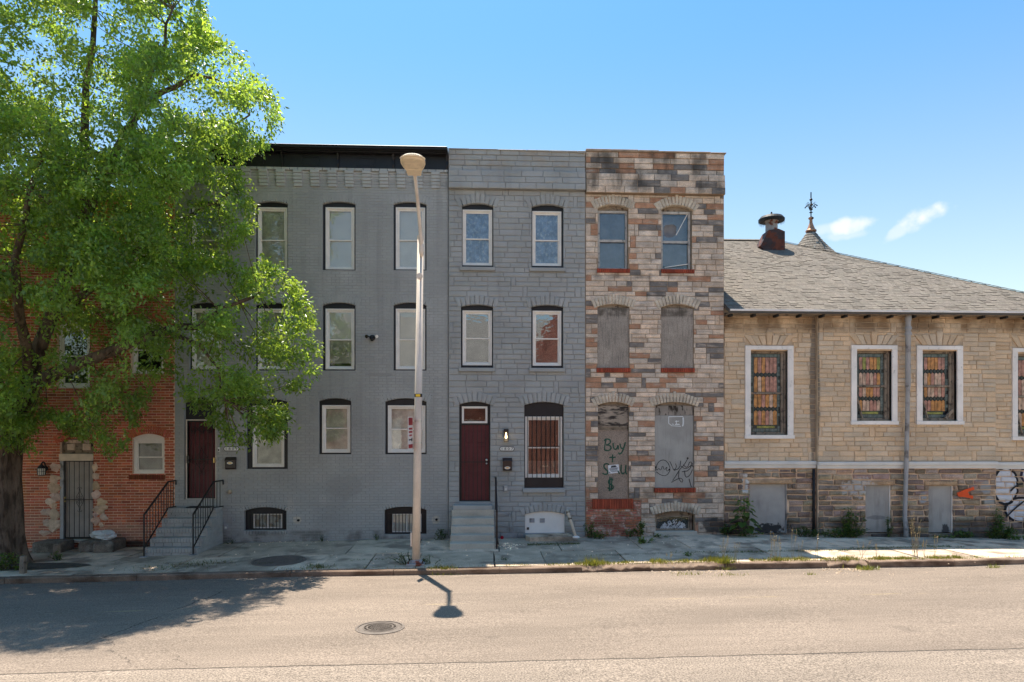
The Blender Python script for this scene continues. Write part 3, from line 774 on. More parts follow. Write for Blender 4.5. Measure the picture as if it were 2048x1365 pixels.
# kerb stones
cu = [-200, -60, 8, 273, 580, 787, 1000, 1164, 1300, 1455, 1655, 1738, 1910, 2060, 2200]
kb = MB(); kb.box(-18, 18, KY + .02, KY + .2, -.75, -.62); kerb = kb.build('kerb', MAT['dirt']); kerb['kind'] = 'structure'
for i in range(len(cu) - 1):
    u0, u1 = cu[i], cu[i + 1]; x0, x1 = fx(u0, KY) + .006, fx(u1, KY) - .006
    broken = cu[i] in (1164, 1300, 1655)
    n = max(3, int((x1 - x0) / (.10 if broken else .35))); mb = MB(); rows = []
    for k in range(n + 1):
        xx = x0 + (x1 - x0) * k / n; j = R.uniform
        rag = (.045, .05) if broken else (.006, .004)
        zt_ = gk(xx) - (.035 if broken else 0) + j(-rag[1], rag[1] * .4); yf = KY + j(-rag[0], rag[0]) * .7
        zb = gg(xx) - .12
        rows.append([(xx, yf + .012, zb), (xx, yf, zt_ - .018), (xx, yf + .018, zt_), (xx, KY + .17, gk(xx) + j(-.003, .006)), (xx, KY + .17, zb)])
    vs_ = [p for r in rows for p in r]; fs = []
    for k in range(n):
        for q in range(4): a = k * 5 + q; fs.append((a, a + 5, a + 6, a + 1))
    fs += [(0, 1, 2, 3, 4), tuple(n * 5 + q for q in (4, 3, 2, 1, 0))]
    mb.add(vs_, fs, 0, tj(1.25 if u0 >= 1738 else 1.0, .1, .02)); mb.build('kerb_stone', MAT['curb'], kerb)
# covers
def cover(u, v, r, side, label, pat):
    p = at_ground(u, v, side); t = thing('manhole_cover', label, 'manhole cover', p)
    zf = side_z if side else road_z
    mb = MB(); prof_ = [(r * 1.13, -.05), (r * 1.13, .008), (r * 1.02, .011), (r * 1.02, -.01), (r * .9, -.012)]
    mb.lathe(p, prof_, 40); mb.build('rim', MAT['iron_cover'], t, smooth=False)
    m2 = MB(); m2.lathe(p, [(r * .99, -.04), (r * .99, .006), (r * .96, .009), (0.01, .009)], 40)
    if pat:
        for rr in (.80, .62): 
            n = 36
            m2.lathe(p, [(r * rr, .009), (r * rr, .014), (r * (rr - .06), .014), (r * (rr - .06), .009)], n)
        for k in range(-5, 6):
            for q in range(-5, 6):
                if math.hypot(k, q) < 5: m2.box(p.x + k * r * .1 - .008, p.x + k * r * .1 + .008, p.y + q * r * .1 - .008, p.y + q * r * .1 + .008, p.z + .008, p.z + .014)
    else:
        for k in range(-6, 7):
            w = math.sqrt(max(0, 1 - (k / 7.5) ** 2)) * r * .85
            m2.box(p.x - w, p.x + w, p.y + k * r * .12 - .006, p.y + k * r * .12 + .006, p.z + .008, p.z + .013)
    m2.build('lid', MAT['iron_cover'], t); 
    sx_ = (zf(p.x + .4, p.y) - zf(p.x - .4, p.y)) / .8; sy_ = (zf(p.x, p.y + .2) - zf(p.x, p.y - .2)) / .4
    t.rotation_euler = (math.atan(sy_), -math.atan(sx_), 0)
cover(760, 1256, .315, False, 'round cast iron manhole cover set in the sunlit road', True)
cover(558, 1122, .52, True, 'wide dark round cover set in the shaded pavement', False)
# ------------------------------------------------------------------ houses
GAP_D = 9.0
def shell(house, x0, x1, z0, z1, holes, y0, mat_front, back_top=None, depth=GAP_D, mat_side=None):
    """front wall with openings, side and back walls, flat roof"""
    mb = MB(); grid_wall(mb, x0, x1, z0, z1, holes, y0, y0 + .28)
    mb.build('front_wall', mat_front, house)
    m2 = MB(); d1 = y0 + .28; ms = mat_side or MAT['dark_side']
    m2.box(x0 + .004, x0 + .15, d1, depth, z0, z1 - .03); m2.box(x1 - .15, x1 - .004, d1, depth, z0, z1 - .03)
    m2.box(x0 + .15, x1 - .15, depth - .2, depth, z0, z1 - .03)
    m2.build('side_wall', ms, house)
    m3 = MB(); m3.box(x0 + .15, x1 - .15, d1, depth - .2, z1 - .45, z1 - .3)
    m3.build('flat_roof', MAT['tar'], house)
    m4 = MB()
    for zz in (z0 + 1.5, z0 + 4.4, z0 + 7.2): m4.box(x0 + .15, x1 - .15, y0 + .5, depth - .2, zz, zz + .12)
    m4.box(x0 + .15, x1 - .15, 2.6, 2.7, z0, z1 - .45)
    m4.build('inner_floor', MAT['interior'], house)
MAT['dark_side'] = M('side_wall_brick', (.16, .09, .07), .9, var=.3)

def rect_px(u0, u1, v0, v1, Y=0.0):
    c = (u0 + u1) / 2
    return fx(u0, Y), fx(u1, Y), fz(c, v1, Y), fz(c, v0, Y)
def opening(u0, u1, vc, vb): return rect_px(u0, u1, vc, vb)

def sash_window(house, op, spring_v, white, rail_v, y0, style='blind_white', low=None, glass='glass', casing='black_paint', vinyl='white_vinyl', gap=0.0, rec=.07, slit=None):
    """op: (u0,u1,vcrown,vbottom) hole in the wall; white: (u0,u1,vtop,vbot) frame. Double-hung: upper sash outside, lower behind"""
    X0, X1, Z0, Z1 = rect_px(*op); cu_ = (op[0] + op[1]) / 2; Zs = fz(cu_, spring_v)
    a0, a1, b0, b1 = rect_px(*white); zr = fz(cu_, rail_v)
    fb = MB(); yf = y0 + rec
    fw = min(.062, (a1 - a0) * .10)
    fb.ring(a0, a1, b0, b1, fw * .62, yf - .012, yf + .10); fb.ring(a0 + fw * .62, a1 - fw * .62, b0 + fw * .62, b1 - fw * .62, fw * .38, yf + .012, yf + .10)
    win = fb.build('window', MAT[vinyl], house, bevel=.004)
    cb = MB()
    arc = arc_pts(X0 - .01, X1 + .01, Zs, Z1 + .012, 12)
    head = [(X0 - .01, b1 - .004), (X1 + .01, b1 - .004)] + arc[::-1]
    cb.prism(head, yf + .002, yf + .06)
    if a0 - X0 > .012: cb.box(X0 - .01, a0 - .001, yf + .002, yf + .06, Z0, b1 - .004)
    if X1 - a1 > .012: cb.box(a1 + .001, X1 + .01, yf + .002, yf + .06, Z0, b1 - .004)
    if b0 - Z0 > .012: cb.box(a0 - .001, a1 + .001, yf - .03, yf + .06, Z0 - .005, b0 - .001)
    cb.build('casing', MAT[casing], win)
    i0, i1, j0, j1 = a0 + fw, a1 - fw, b0 + fw, b1 - fw
    s_ = .032
    up = MB(); up.ring(i0, i1, zr - s_ / 2, j1, s_, yf + .025, yf + .05); up.build('upper_sash', MAT[vinyl], win, bevel=.003)
    lo = MB(); lo.ring(i0, i1, j0, zr + s_ / 2, s_ * .9, yf + .052, yf + .078); lo.build('lower_sash', MAT[vinyl], win, bevel=.003)
    for nm, za, zb, yy in (('upper_pane', zr + s_ / 2, j1 - s_, yf + .037), ('lower_pane', j0 + s_, zr - s_ / 2, yf + .064)):
        p = MB(); p.box(i0 + s_ * .8, i1 - s_ * .8, yy, yy + .004, za, zb); p.build(nm, MAT[glass], win)
    if style:
        bl = MB()
        if style == 'plastic_sheet':
            n, m_ = 14, 20; vs_ = []
            for j in range(m_ + 1):
                for i in range(n + 1):
                    vs_.append((i0 + (i1 - i0) * i / n, yf + .115 + R.uniform(-.012, .012), j0 + (j1 - j0) * j / m_))
            bl.add(vs_, [(j * (n + 1) + i, j * (n + 1) + i + 1, (j + 1) * (n + 1) + i + 1, (j + 1) * (n + 1) + i) for j in range(m_) for i in range(n)])
            bl.build('plastic_sheet', MAT[style], win, smooth=True)
        else:
            yb = yf + .095; zt_ = j1 + .02; zb_ = j0 + gap - .01
            if 'curtain' in style or 'film' in style:
                n = 24; vs_ = []
                for j in range(2):
                    for i in range(n + 1): vs_.append((i0 - .02 + (i1 - i0 + .04) * i / n, yb + .012 * math.sin(i * 1.7) + R.uniform(-.003, .003), zb_ if j == 0 else zt_))
                bl.add(vs_, [(i, i + 1, n + 2 + i, n + 1 + i) for i in range(n)]); bl.build('curtain', MAT[style], win, smooth=True)
            else:
                z = zb_
                while z < zt_ - .01:
                    bl.add([(i0 - .02, yb + .002, z), (i1 + .02, yb + .002, z), (i1 + .02, yb - .001, z + .0255), (i0 - .02, yb - .001, z + .0255)], [(0, 1, 2, 3)]); z += .025
                bl.build('blind', MAT[style], win)
                if low:
                    b2 = MB(); b2.box(i0, i1, yb - .012, yb - .008, j0 - .01 + gap, zr); b2.build('lower_shade', MAT[low], win)
    return win

def bars(parent, name, u0, u1, v0, v1, n, Y, cross=(), w=.014, frame=False):
    X0, X1, Z0, Z1 = rect_px(u0, u1, v0, v1); mb = MB()
    for k in range(n):
        x = X0 + (X1 - X0) * k / (n - 1); mb.box(x - w / 2, x + w / 2, Y, Y + w, Z0, Z1)
    for v in cross:
        z = fz((u0 + u1) / 2, v); mb.box(X0 - .01, X1 + .01, Y - .004, Y + .005, z - w * .5, z + w * .5)
    return mb.build(name, MAT['black_iron'], parent)

# ================================================================== the wide grey painted brick house
LX, RX = fx(350), fx(896)
gh = thing('grey_brick_house', 'wide three storey brick house painted grey with black cornice and brick stoop', 'house', ((LX + RX) / 2, 0, gf((LX + RX) / 2)))
zt0 = fz(620, 340)
zbase = gf((LX + RX) / 2) - .5
cols = [(379, 443, 382, 442), (511, 575.5, 514, 573.5), (645, 711, 650, 708), (787, 853, 791, 850)]
H1 = []
W = []
for i, (a, b, c, d) in enumerate(cols):
    W.append((dict(op=(a, b, 402.8 + i * .5, 541), spring_v=407.5 + i * .5, white=(c, d, 413.6, 538.6), rail_v=479), ['blind_green', 'blind_green', 'blind_white', 'blind_white'][i], None, 0))
    W.append((dict(op=(a, b, 605.5, 741.5), spring_v=611, white=(c, d, 617, 739), rail_v=679), ['blind_green', 'blind_green', 'blind_white', 'blind_white'][i], 'blind_dark' if i == 2 else None, .12 if i == 2 else 0))
W.append((dict(op=(493, 575.5, 798, 938.5), spring_v=804, white=(503.6, 567, 811, 935), rail_v=871), 'blind_green', None, .03))
W.append((dict(op=(638, 702.5, 797, 909), spring_v=803, white=(643, 700, 810.5, 906), rail_v=857), 'blind_green', 'blind_green', 0))
W.append((dict(op=(770.5, 853, 797, 909), spring_v=804, white=(775, 850.5, 811, 906), rail_v=859), 'plastic_sheet', None, 0))
holes = [rect_px(*w[0]['op']) for w in W]
door1 = rect_px(368.5, 432.5, 795, 999)
holes.append(door1)
base1 = [(488.6, 573, 1015, 1061), (769, 853, 1014, 1069)]
holes += [rect_px(*b) for b in base1]
shell(gh, LX, RX, zbase, fz(896, 294.5) - .02, holes, 0.0, MAT['grey_mortar'])
for kw, st, low, gap in W:
    sash_window(gh, y0=0.0, style=st, low=low, gap=gap, **kw)
    o = rect_px(*kw['op']); arch_ring(gh, o[0], o[1], fz(kw['op'][0], kw['spring_v']), o[3], .215, 15, 0, .011, .08, MAT['grey_brick'], 'arch_brick', lambda: tj(1, .04, .01), single=False, rock=False, jit=.001)
arch_ring(gh, door1[0], door1[1], fz(400, 803), door1[3], .215, 15, 0, .011, .08, MAT['grey_brick'], 'arch_brick', lambda: tj(1, .04, .01), single=False, rock=False, jit=.001)
for b, s in zip(base1, (1022.6, 1021.8)):
    o = rect_px(*b); arch_ring(gh, o[0], o[1], fz(530, s), o[3], .13, 17, 0, .016, .08, MAT['grey_brick'], 'arch_brick', lambda: tj(1, .04, .01), single=False, rock=False, jit=.001)
br = brick_rects(LX, RX, zbase + .1, zt0, .222, .0735, .007, holes, header=7)
stoop_x1 = fx(446)
lay(gh, br, 'brick', MAT['grey_brick'], 0, .007, .003, .0012, lambda r: tj(1.0, .035, .008), False, hjit=.003,
    prefer=lambda r: (r[1] - r[0]) * 3 - abs(r[2] - fz(700, 960)) , keep=lambda r: stoop_x1 < r[0] and fz(700, 1078) < r[2] < fz(700, 915))
# cornice
cx0, cx1 = fx(352), fx(896)
def cz_(v): return fz(700, v)
mb = MB(); mb.box(cx0, cx1, -.03, .02, cz_(338.5), cz_(304)); frieze = mb.build('cornice', MAT['black_paint'], gh)
mb = MB()
for (v0, v1, y) in ((304.5, 300, -.20), (300, 296, -.27), (296, 291.5, -.36), (291.5, 289.6, -.39)):
    zk = lambda v: CAM_Z + (cz_(v) - CAM_Z) * (CAM_D + y) / CAM_D
    mb.box(cx0, cx1 - .004, y, .02, zk(v0) + .001, zk(v1))
mb.build('crown_moulding', MAT['black_paint'], frieze, bevel=.008)
mb = MB(); mb.box(cx0, cx1, -.05, -.03, cz_(338.5), cz_(334)); mb.build('bed_moulding', MAT['black_paint'], frieze)
for u in (454, 565.6, 677, 787.4, 894):
    xx = fx(u); mb = MB()
    pr = [(-.03, cz_(337.5)), (-.08, cz_(337)), (-.10, cz_(331)), (-.085, cz_(322)), (-.13, cz_(312)), (-.19, cz_(305)), (-.03, cz_(305))]
    n = len(pr); vs_ = [(xx - .022, y, z) for y, z in pr] + [(xx + .022, y, z) for y, z in pr]
    mb.add(vs_, [tuple(range(n)), tuple(range(2 * n - 1, n - 1, -1))] + [(i, i + n, (i + 1) % n + n, (i + 1) % n) for i in range(n)])
    mb.build('cornice_bracket', MAT['black_paint'], frieze)
for ua, ub in ((454, 565.6), (565.6, 677), (677, 787.4), (787.4, 894)):
    c = (ua + ub) / 2; mb = MB(); mb.ring(fx(c - 18), fx(c + 18), cz_(333), cz_(315.5), .03, -.045, -.029); mb.build('raised_panel', MAT['black_paint'], frieze)
# corbel table
g1 = lambda v=.05: tj(1.18, v, .01)
k = 0; x = LX
mb = MB()
while x < RX:
    w = min(.21, RX - x); mb.stone([(x + .003, cz_(344)), (x + w - .003, cz_(344)), (x + w - .003, cz_(338.6)), (x + .003, cz_(338.6))], -.02, .055, .004, .002, g1(), False); x += .21
mb.build('corbel_course', MAT['grey_brick'], gh, kind='stuff')
for j in range(3):
    mb = MB(); x = LX
    z1 = cz_(344.2 + j * 5.2); z0 = cz_(344.2 + (j + 1) * 5.2)
    mb.stone([(LX, z0 + .004), (RX, z0 + .004), (RX, z1 - .002), (LX, z1 - .002)], -.002, .022 - j * .004, .004, .001, g1(.02), False)
    mb.build('band_course', MAT['grey_brick'], gh)
u = 493.8 - 34.4 * 4
while u < 890:
    for j in range(5):
        z1 = cz_(344 + j * 6.3); z0 = cz_(344 + (j + 1) * 6.3); pj = .115 - j * .017
        wd = 8.7 - (.4 * (j == 4))
        m1 = MB(); m1.box(fx(u - wd), fx(u + wd), -pj, .0, z0 + .004, z1 - .002, 0, g1()); m1.build('corbel_brick', MAT['grey_brick'], gh, bevel=.004)
    u += 34.35
# water table ledge and basement sills
mb = MB(); mb.box(stoop_x1 + .02, RX - .003, -.02, .0, fz(700, 1009), fz(700, 1006)); mb.build('ledge', MAT['grey_brick'], gh)
# basement windows
for bi, (b, s, wh, n) in enumerate(zip(base1, (1022.6, 1021.8), ((504, 562, 1029, 1058), (783, 842, 1029, 1066)), (11, 11))):
    X0, X1, Z0, Z1 = rect_px(*b); a0, a1, b0, b1 = rect_px(*wh)
    arc = arc_pts(X0 - .01, X1 + .01, fz(530, s), Z1 + .01, 12)
    mb = MB(); mb.prism([(X0 - .01, b1), (X1 + .01, b1)] + arc[::-1], .11, .16)
    mb.box(X0 - .01, a0, .11, .16, Z0, b1 - .001); mb.box(a1, X1 + .01, .11, .16, Z0, b1 - .001); mb.box(a0, a1, .09, .16, Z0, b0)
    bw = mb.build('basement_window', MAT['black_paint'], gh)
    mb = MB(); mb.ring(a0, a1, b0, b1, .03, .115, .15); mb.box((a0 + a1) / 2 - .014, (a0 + a1) / 2 + .014, .112, .15, b0 + .03, b1 - .03); mb.build('frame', MAT['white_vinyl'], bw)
    mb = MB(); mb.box(a0 + .03, a1 - .03, .132, .136, b0 + .03, b1 - .03); mb.build('pane', MAT['glass'], bw)
    mb = MB(); mb.box(a0, a1, .20, .21, b0, b1); mb.build('drape', MAT['basement_cloth'] if bi == 0 else MAT['blind_white'], bw)
    bars(bw, 'bars', b[0] + 8, b[1] - 8, 1026 if bi == 0 else 1027, b[3] - 2, n, .055, cross=(1024 + 4, b[3] - 3))
mb = MB(); X0, X1, Z0, Z1 = rect_px(488, 574, 1061.5, 1069)
x = X0
while x < X1 - .02:
    mb.stone([(x + .003, Z0), (min(x + .075, X1) - .003, Z0), (min(x + .075, X1) - .003, Z1), (x + .003, Z1)], 0, .035, .004, .001, g1(.03), False); x += .075
mb.build('basement_sill', MAT['grey_brick'], gh)
# door with black transom board and iron security gate
X0, X1, Z0, Z1 = door1; a0, a1, b0, b1 = rect_px(372, 432, 841.5, 998.5)
arc = arc_pts(X0 - .01, X1 + .01, fz(400, 803), Z1 + .01, 12)
mb = MB(); mb.prism([(X0 - .01, b1), (X1 + .01, b1)] + arc[::-1], .10, .16); mb.box(X0 - .01, a0, .08, .16, Z0, b1 - .001); mb.box(a1, X1 + .01, .08, .16, Z0, b1 - .001)
dr = mb.build('doorway', MAT['black_paint'], gh)
def panel_door(par, a0, a1, b0, b1, y, mat):
    mb = MB(); mb.box(a0, a1, y, y + .045, b0, b1)
    w = a1 - a0; h = b1 - b0; cells = ((.07, .24), (.28, .56), (.62, .94))
    d = mb.build('door', MAT[mat], par)
    for (c, e) in cells:
        for s in (.12, .54):
            m2 = MB(); xa, xb, za, zb = a0 + w * s, a0 + w * (s + .34), b1 - h * e, b1 - h * c
            m2.ring(xa, xb, za, zb, .022, y - .010, y + .002); m2.box(xa + .045, xb - .045, y - .008, y + .002, za + .045, zb - .045)
            m2.build('door_panel', MAT[mat], d, bevel=.004)
    return d
panel_door(gh, a0 + .03, a1 - .02, b0 + .02, b1 - .02, .13, 'red_door')
def gate_scroll(mb, cx, cz, hw, hh, y, r=.006):
    """wrought diamond with scrolls"""
    P = lambda x, z: (cx + x * hw, y, cz + z * hh)
    for sx in (-1, 1):
        for sz in (-1, 1):
            mb.tube([P(0, sz), P(sx * .25, sz * .62), P(sx * .8, sz * .3), P(sx * .95, sz * .05)], r, 5)
            q = [P(sx * (.28 + .26 * math.cos(t)) , sz * (.20 + .13 * math.sin(t)) ) for t in np.linspace(-2.4, 2.2, 9)]; mb.tube(q, r * .8, 5)
            q = [P(sx * (.30 + .22 * math.cos(t)), sz * (1.03 + .08 * math.sin(t))) for t in np.linspace(-1, 3.4, 8)]; mb.tube(q, r * .8, 5)
def security_gate(par, a0, a1, b0, b1, y, n, cross=(), scroll=None, light=False):
    mb = MB(); mb.ring(a0, a1, b0, b1, .028, y - .012, y + .012)
    g = mb.build('security_gate', MAT['black_iron'], par, bevel=.003)
    for k in range(1, n):
        x = a0 + (a1 - a0) * k / n; m2 = MB(); m2.box(x - .007, x + .007, y - .006, y + .006, b0 + .028, b1 - .028); m2.build('bar', MAT['black_iron'], g)
    for z in cross:
        m2 = MB(); m2.box(a0 + .03, a1 - .03, y - .013, y - .0065, z - .009, z + .009); m2.build('crossbar', MAT['black_iron'], g)
    if scroll:
        m2 = MB()
        for (cx, cz, hw, hh) in scroll: gate_scroll(m2, cx, cz, hw, hh, y - .016)
        m2.build('scrollwork', MAT['black_iron'], g, smooth=True)
    return g
gg1 = security_gate(gh, a0, a1 - .01, b0 + .005, b1 - .01, .055, 7, cross=(fz(402, 920), ), scroll=[((a0 + a1) / 2, fz(402, 921), .17, .33)])
mb = MB(); c = Vector(((a0 + a1) / 2, .04, fz(402, 859)))
for s in (-.2, .0, .2):
    mb.tube([(c.x + s + .09 * math.cos(t), .04, c.z + .06 * math.sin(t)) for t in np.linspace(0, 6.3, 11)], .008, 5)
    mb.tube([(c.x + s + .05 * math.cos(t), .04, c.z - .06 + .05 * math.sin(t)) for t in np.linspace(0, 6.3, 9)], .007, 5)
mb.build('top_scroll', MAT['black_iron'], gg1, smooth=True)
mb = MB(); mb.box(a0 + .005, a0 + .075, .015, .04, fz(402, 927), fz(402, 912)); mb.lathe((a0 + .06, .0, fz(402, 921)), [(.001, -.045), (.02, -.04), (.026, -.02), (.012, 0), (.012, .03)], 12, axis='Y'); mb.build('lock', MAT['black_iron'], gg1)
mb = MB(); mb.box(a1 - .07, a1 - .04, .0, .04, fz(402, 926), fz(402, 916)); mb.build('handle', MAT['brass'], gg1)
mb = MB(); mb.ring(a0 - .02, a1, b0 - .02, b1 + .03, .03, .03, .09); mb.build('door_frame', MAT['pole'], gh)

# ================================================================== grey stone-faced house
SL, SR = fx(897), fx(1170)
ys = -.03
sh = thing('grey_stone_house', 'narrow three storey house faced in grey painted cut stone with concrete steps', 'house', ((SL + SR) / 2, 0, gf((SL + SR) / 2)))
WS = [dict(op=(924, 986.6, 408.5, 535), spring_v=413.7, white=(925, 984.5, 419, 531), rail_v=477),
      dict(op=(1063, 1126.5, 410.5, 536.5), spring_v=415.5, white=(1064.7, 1123, 422, 532), rail_v=480),
      dict(op=(922, 986, 610.5, 736), spring_v=614.5, white=(925, 984, 621, 731), rail_v=677),
      dict(op=(1062.5, 1126, 611, 736.5), spring_v=615, white=(1065.5, 1123, 621.5, 732), rail_v=677.5)]
hs = [rect_px(*w['op']) for w in WS]
dS = rect_px(918.5, 980.5, 804, 1008); wS = rect_px(1048.5, 1127, 804.7, 976); bS = rect_px(1050, 1129, 1023, 1066)
hs += [dS, wS, bS]
zb2 = gf((SL + SR) / 2) - .5
shell(sh, SL, SR, zb2, fz(1030, 303), hs, ys, MAT['grey_stone_joint'])
for w, st, gl in zip(WS, ('curtain_blue', 'curtain_blue', None, None), ('glass', 'glass', 'glass_strong', 'glass_strong')):
    sash_window(sh, y0=ys, style=st, glass=gl, rec=.075, **w)
gt = lambda *a: tj(1.0, .055, .012)
for w in WS:
    o = rect_px(*w['op']); arch_ring(sh, o[0], o[1], fz(w['op'][0], w['spring_v']), o[3], .245, 9, ys, .034, .07, MAT['grey_stone'], 'arch_stone', gt, key=.22)
    X0, X1, Z0, Z1 = rect_px(w['op'][0] - 4.5, w['op'][1] + 3.5, w['op'][3] + .8, w['op'][3] + 8)
    mb = MB(); mb.box(X0, X1, ys - .075, ys + .1, Z0, Z1); mb.build('sill', MAT['grey_stone'], sh, bevel=.008)
arch_ring(sh, dS[0], dS[1], fz(950, 810), dS[3], .25, 9, ys, .034, .07, MAT['grey_stone'], 'arch_stone', gt, key=.25)
arch_ring(sh, wS[0], wS[1], fz(1088, 811), wS[3], .26, 11, ys, .034, .07, MAT['grey_stone'], 'arch_stone', gt, key=.3)
arch_ring(sh, bS[0], bS[1], fz(1088, 1029), bS[3], .21, 11, ys, .034, .07, MAT['grey_stone'], 'arch_stone', gt, key=.2)
X0, X1, Z0, Z1 = rect_px(1045.5, 1129.5, 976.5, 985); mb = MB(); mb.box(X0, X1, ys - .09, ys + .1, Z0, Z1); mb.build('sill', MAT['grey_stone'], sh, bevel=.008)
zA, zB, zC = fz(1030, 382), fz(1030, 345), fz(1030, 303)
sills = [rect_px(w['op'][0] - 4.5, w['op'][1] + 3.5, w['op'][3] + .8, w['op'][3] + 8) for w in WS] + [rect_px(1045.5, 1129.5, 976.5, 985)]
rs = ashlar_rects(SL + .01, SR - .005, zb2 + .2, zA - .01, .142, .010, hs + sills, .26, .62, .62, .3)
lay(sh, rs, 'stone', MAT['grey_stone'], ys, .013, .010, .005, gt, True, hjit=.008, corner=.002, limit=262)
def parapet(house, x0, x1, zA, zB, zC, ys, mat, gt, name):
    """flared band and plain courses above it"""
    def band(za, zb, h0, h1, rows, nm):
        for j in range(rows):
            z0 = za + (zb - za) * j / rows; z1 = za + (zb - za) * (j + 1) / rows; x = x0 - R.uniform(0, .3) * (j > 0)
            t0 = j / rows; hh = h0 + (h1 - h0) * t0
            while x < x1:
                w = R.uniform(.35, .62)
                if x1 - x - w < .2: w = x1 - x
                m1 = MB(); a, b = max(x, x0) + .005, min(x + w, x1) - .005
                m1.stone([(a, z0 + .004), (b, z0 + .004), (b, z1 - .004), (a, z1 - .004)], ys - hh + .014, .014 + R.uniform(0, .006), .010, .005, gt(None), True)
                x += w
                m1.build(nm, mat, house)
    m2 = MB(); m2.box(x0 + .002, x1 - .002, ys - .075, ys - .001, zA + .003, zB); m2.box(x0 + .002, x1 - .002, ys - .0, ys + .01, zB, zC - .002)
    for j in range(3): m2.box(x0 + .002, x1 - .002, ys - (.13 - .015 * j) + .012, ys - .075, zA + (zB - zA) * j / 3 + .003, zA + (zB - zA) * (j + 1) / 3 - .001)
    for j in range(4): m2.box(x0 + .002, x1 - .002, ys - (.022 + .007 * j) + .012, ys - .001, zB + .004 + (zC - zB) * j / 4 + .001, zB + .004 + (zC - zB) * (j + 1) / 4 - .002)
    m2.build('band_backing', MAT['grey_stone_joint'] if mat == MAT['grey_stone'] else MAT['tan_joint'], house)
    band(zA, zB, .13, .085, 3, name); band(zB + .004, zC, .022, .05, 4, name)
parapet(sh, SL + .005, SR - .005, zA, zB, zC, ys, MAT['grey_stone'], gt, 'parapet_stone')
x = SL; 
while x < SR - .02:
    w = min(R.choice((.55, .6, .75)), SR - x); v = 296.5 + (x - SL) / (SR - SL) * 5
    mb = MB(); mb.box(x + .003, x + w - .003, ys - .085, .35, fz(1030, 303) + .002, cz_(v - 0) + R.uniform(-.006, .006)); mb.build('coping_stone', MAT['grey_stone'], sh, bevel=.008); x += w
# door, transom
X0, X1, Z0, Z1 = dS; yd = ys
a0, a1, b0, b1 = rect_px(923.5, 975, 813, 847)
arc = arc_pts(X0 - .01, X1 + .01, fz(950, 810), Z1 + .01, 12)
zt_ = b0 - .01
mb = MB(); mb.prism([(X0 - .01, b1), (X1 + .01, b1)] + arc[::-1], yd + .10, yd + .16); mb.box(X0 - .01, a0, yd + .10, yd + .16, zt_, b1 - .001); mb.box(a1, X1 + .01, yd + .10, yd + .16, zt_, b1 - .001)
mb.box(X0 - .01, X0 + .035, yd + .08, yd + .16, Z0, zt_ - .001); mb.box(X1 - .03, X1 + .01, yd + .08, yd + .16, Z0, zt_ - .001)
mb.build('doorway', MAT['black_paint'], sh)
mb = MB(); mb.ring(a0, a1, b0, b1, .055, yd + .085, yd + .14); tw = mb.build('transom_window', MAT['white_vinyl'], sh, bevel=.004)
mb = MB(); mb.box(a0 + .055, a1 - .055, yd + .115, yd + .12, b0 + .055, b1 - .055); mb.build('pane', MAT['glass'], tw)
a0, a1, b0, b1 = rect_px(921, 980, 848.5, 1003)
sd = panel_door(sh, a0 + .02, a1 - .02, b0, b1 - .02, yd + .12, 'red_door')
sg = security_gate(sh, a0, a1, b0, b1, yd + .055, 7, cross=(fz(950, 924.5),))
mb = MB()
for v, r in ((920.5, .036), (927.5, .026)):
    mb.lathe((fx(973), yd + .04, fz(973, v)), [(.001, -.05), (r * .8, -.045), (r, -.02), (r * .6, 0), (r * .6, .012)], 14, axis='Y')
mb.build('knob', MAT['chrome'], sg, smooth=True)
mb = MB(); mb.box(X0, X1, ys - .05, ys + .14, fz(950, 1008.5), fz(950, 1003.2)); mb.build('threshold', MAT['grey_stone'], sh)
# barred ground floor window
X0, X1, Z0, Z1 = wS
sash_window(sh, (1048.5, 1127, 804.7, 976), 811, (1050.5, 1124.5, 833.5, 955.7), 896, ys, style=None, glass='glass_mid', rec=.06)
wb = [o for o in bpy.data.objects if o.name.startswith('window') and o.parent == sh][-1]
mb = MB(); a0, a1, b0, b1 = rect_px(1054, 1121, 900, 950); mb.box(a0, a1, ys + .2, ys + .21, b0, b0 + (b1 - b0) * .55); mb.build('lower_shade', MAT['blind_dark'], wb)
bars(wb, 'window_bars', 1055.5, 1119.5, 831, 958.5, 8, ys + .018, cross=(893,), w=.016)
# white boarded basement opening
X0, X1, Z0, Z1 = bS
arc = arc_pts(X0 - .01, X1 + .01, fz(1088, 1029), Z1 + .01, 14)
mb = MB(); mb.prism([(X0 - .01, Z0), (X1 + .01, Z0)] + arc[::-1], ys + .03, ys + .07); wpn = mb.build('basement_panel', MAT['white_board'], sh)
for u in (1064, 1084.5):
    a0, a1, b0, b1 = rect_px(u - 5, u + 5, 1037, 1045.5); mb = MB(); mb.ring(a0, a1, b0, b1, .020, ys + .012, ys + .031); mb.box(a0 + .014, a1 - .014, ys + .024, ys + .031, b0 + .014, b1 - .014); mb.build('hatch', MAT['galv'], wpn)
mb = MB(); mb.box(fx(1053.5), fx(1058), ys + .018, ys + .03, fz(1055, 1060), fz(1055, 1055)); mb.build('latch', MAT['black_iron'], wpn)

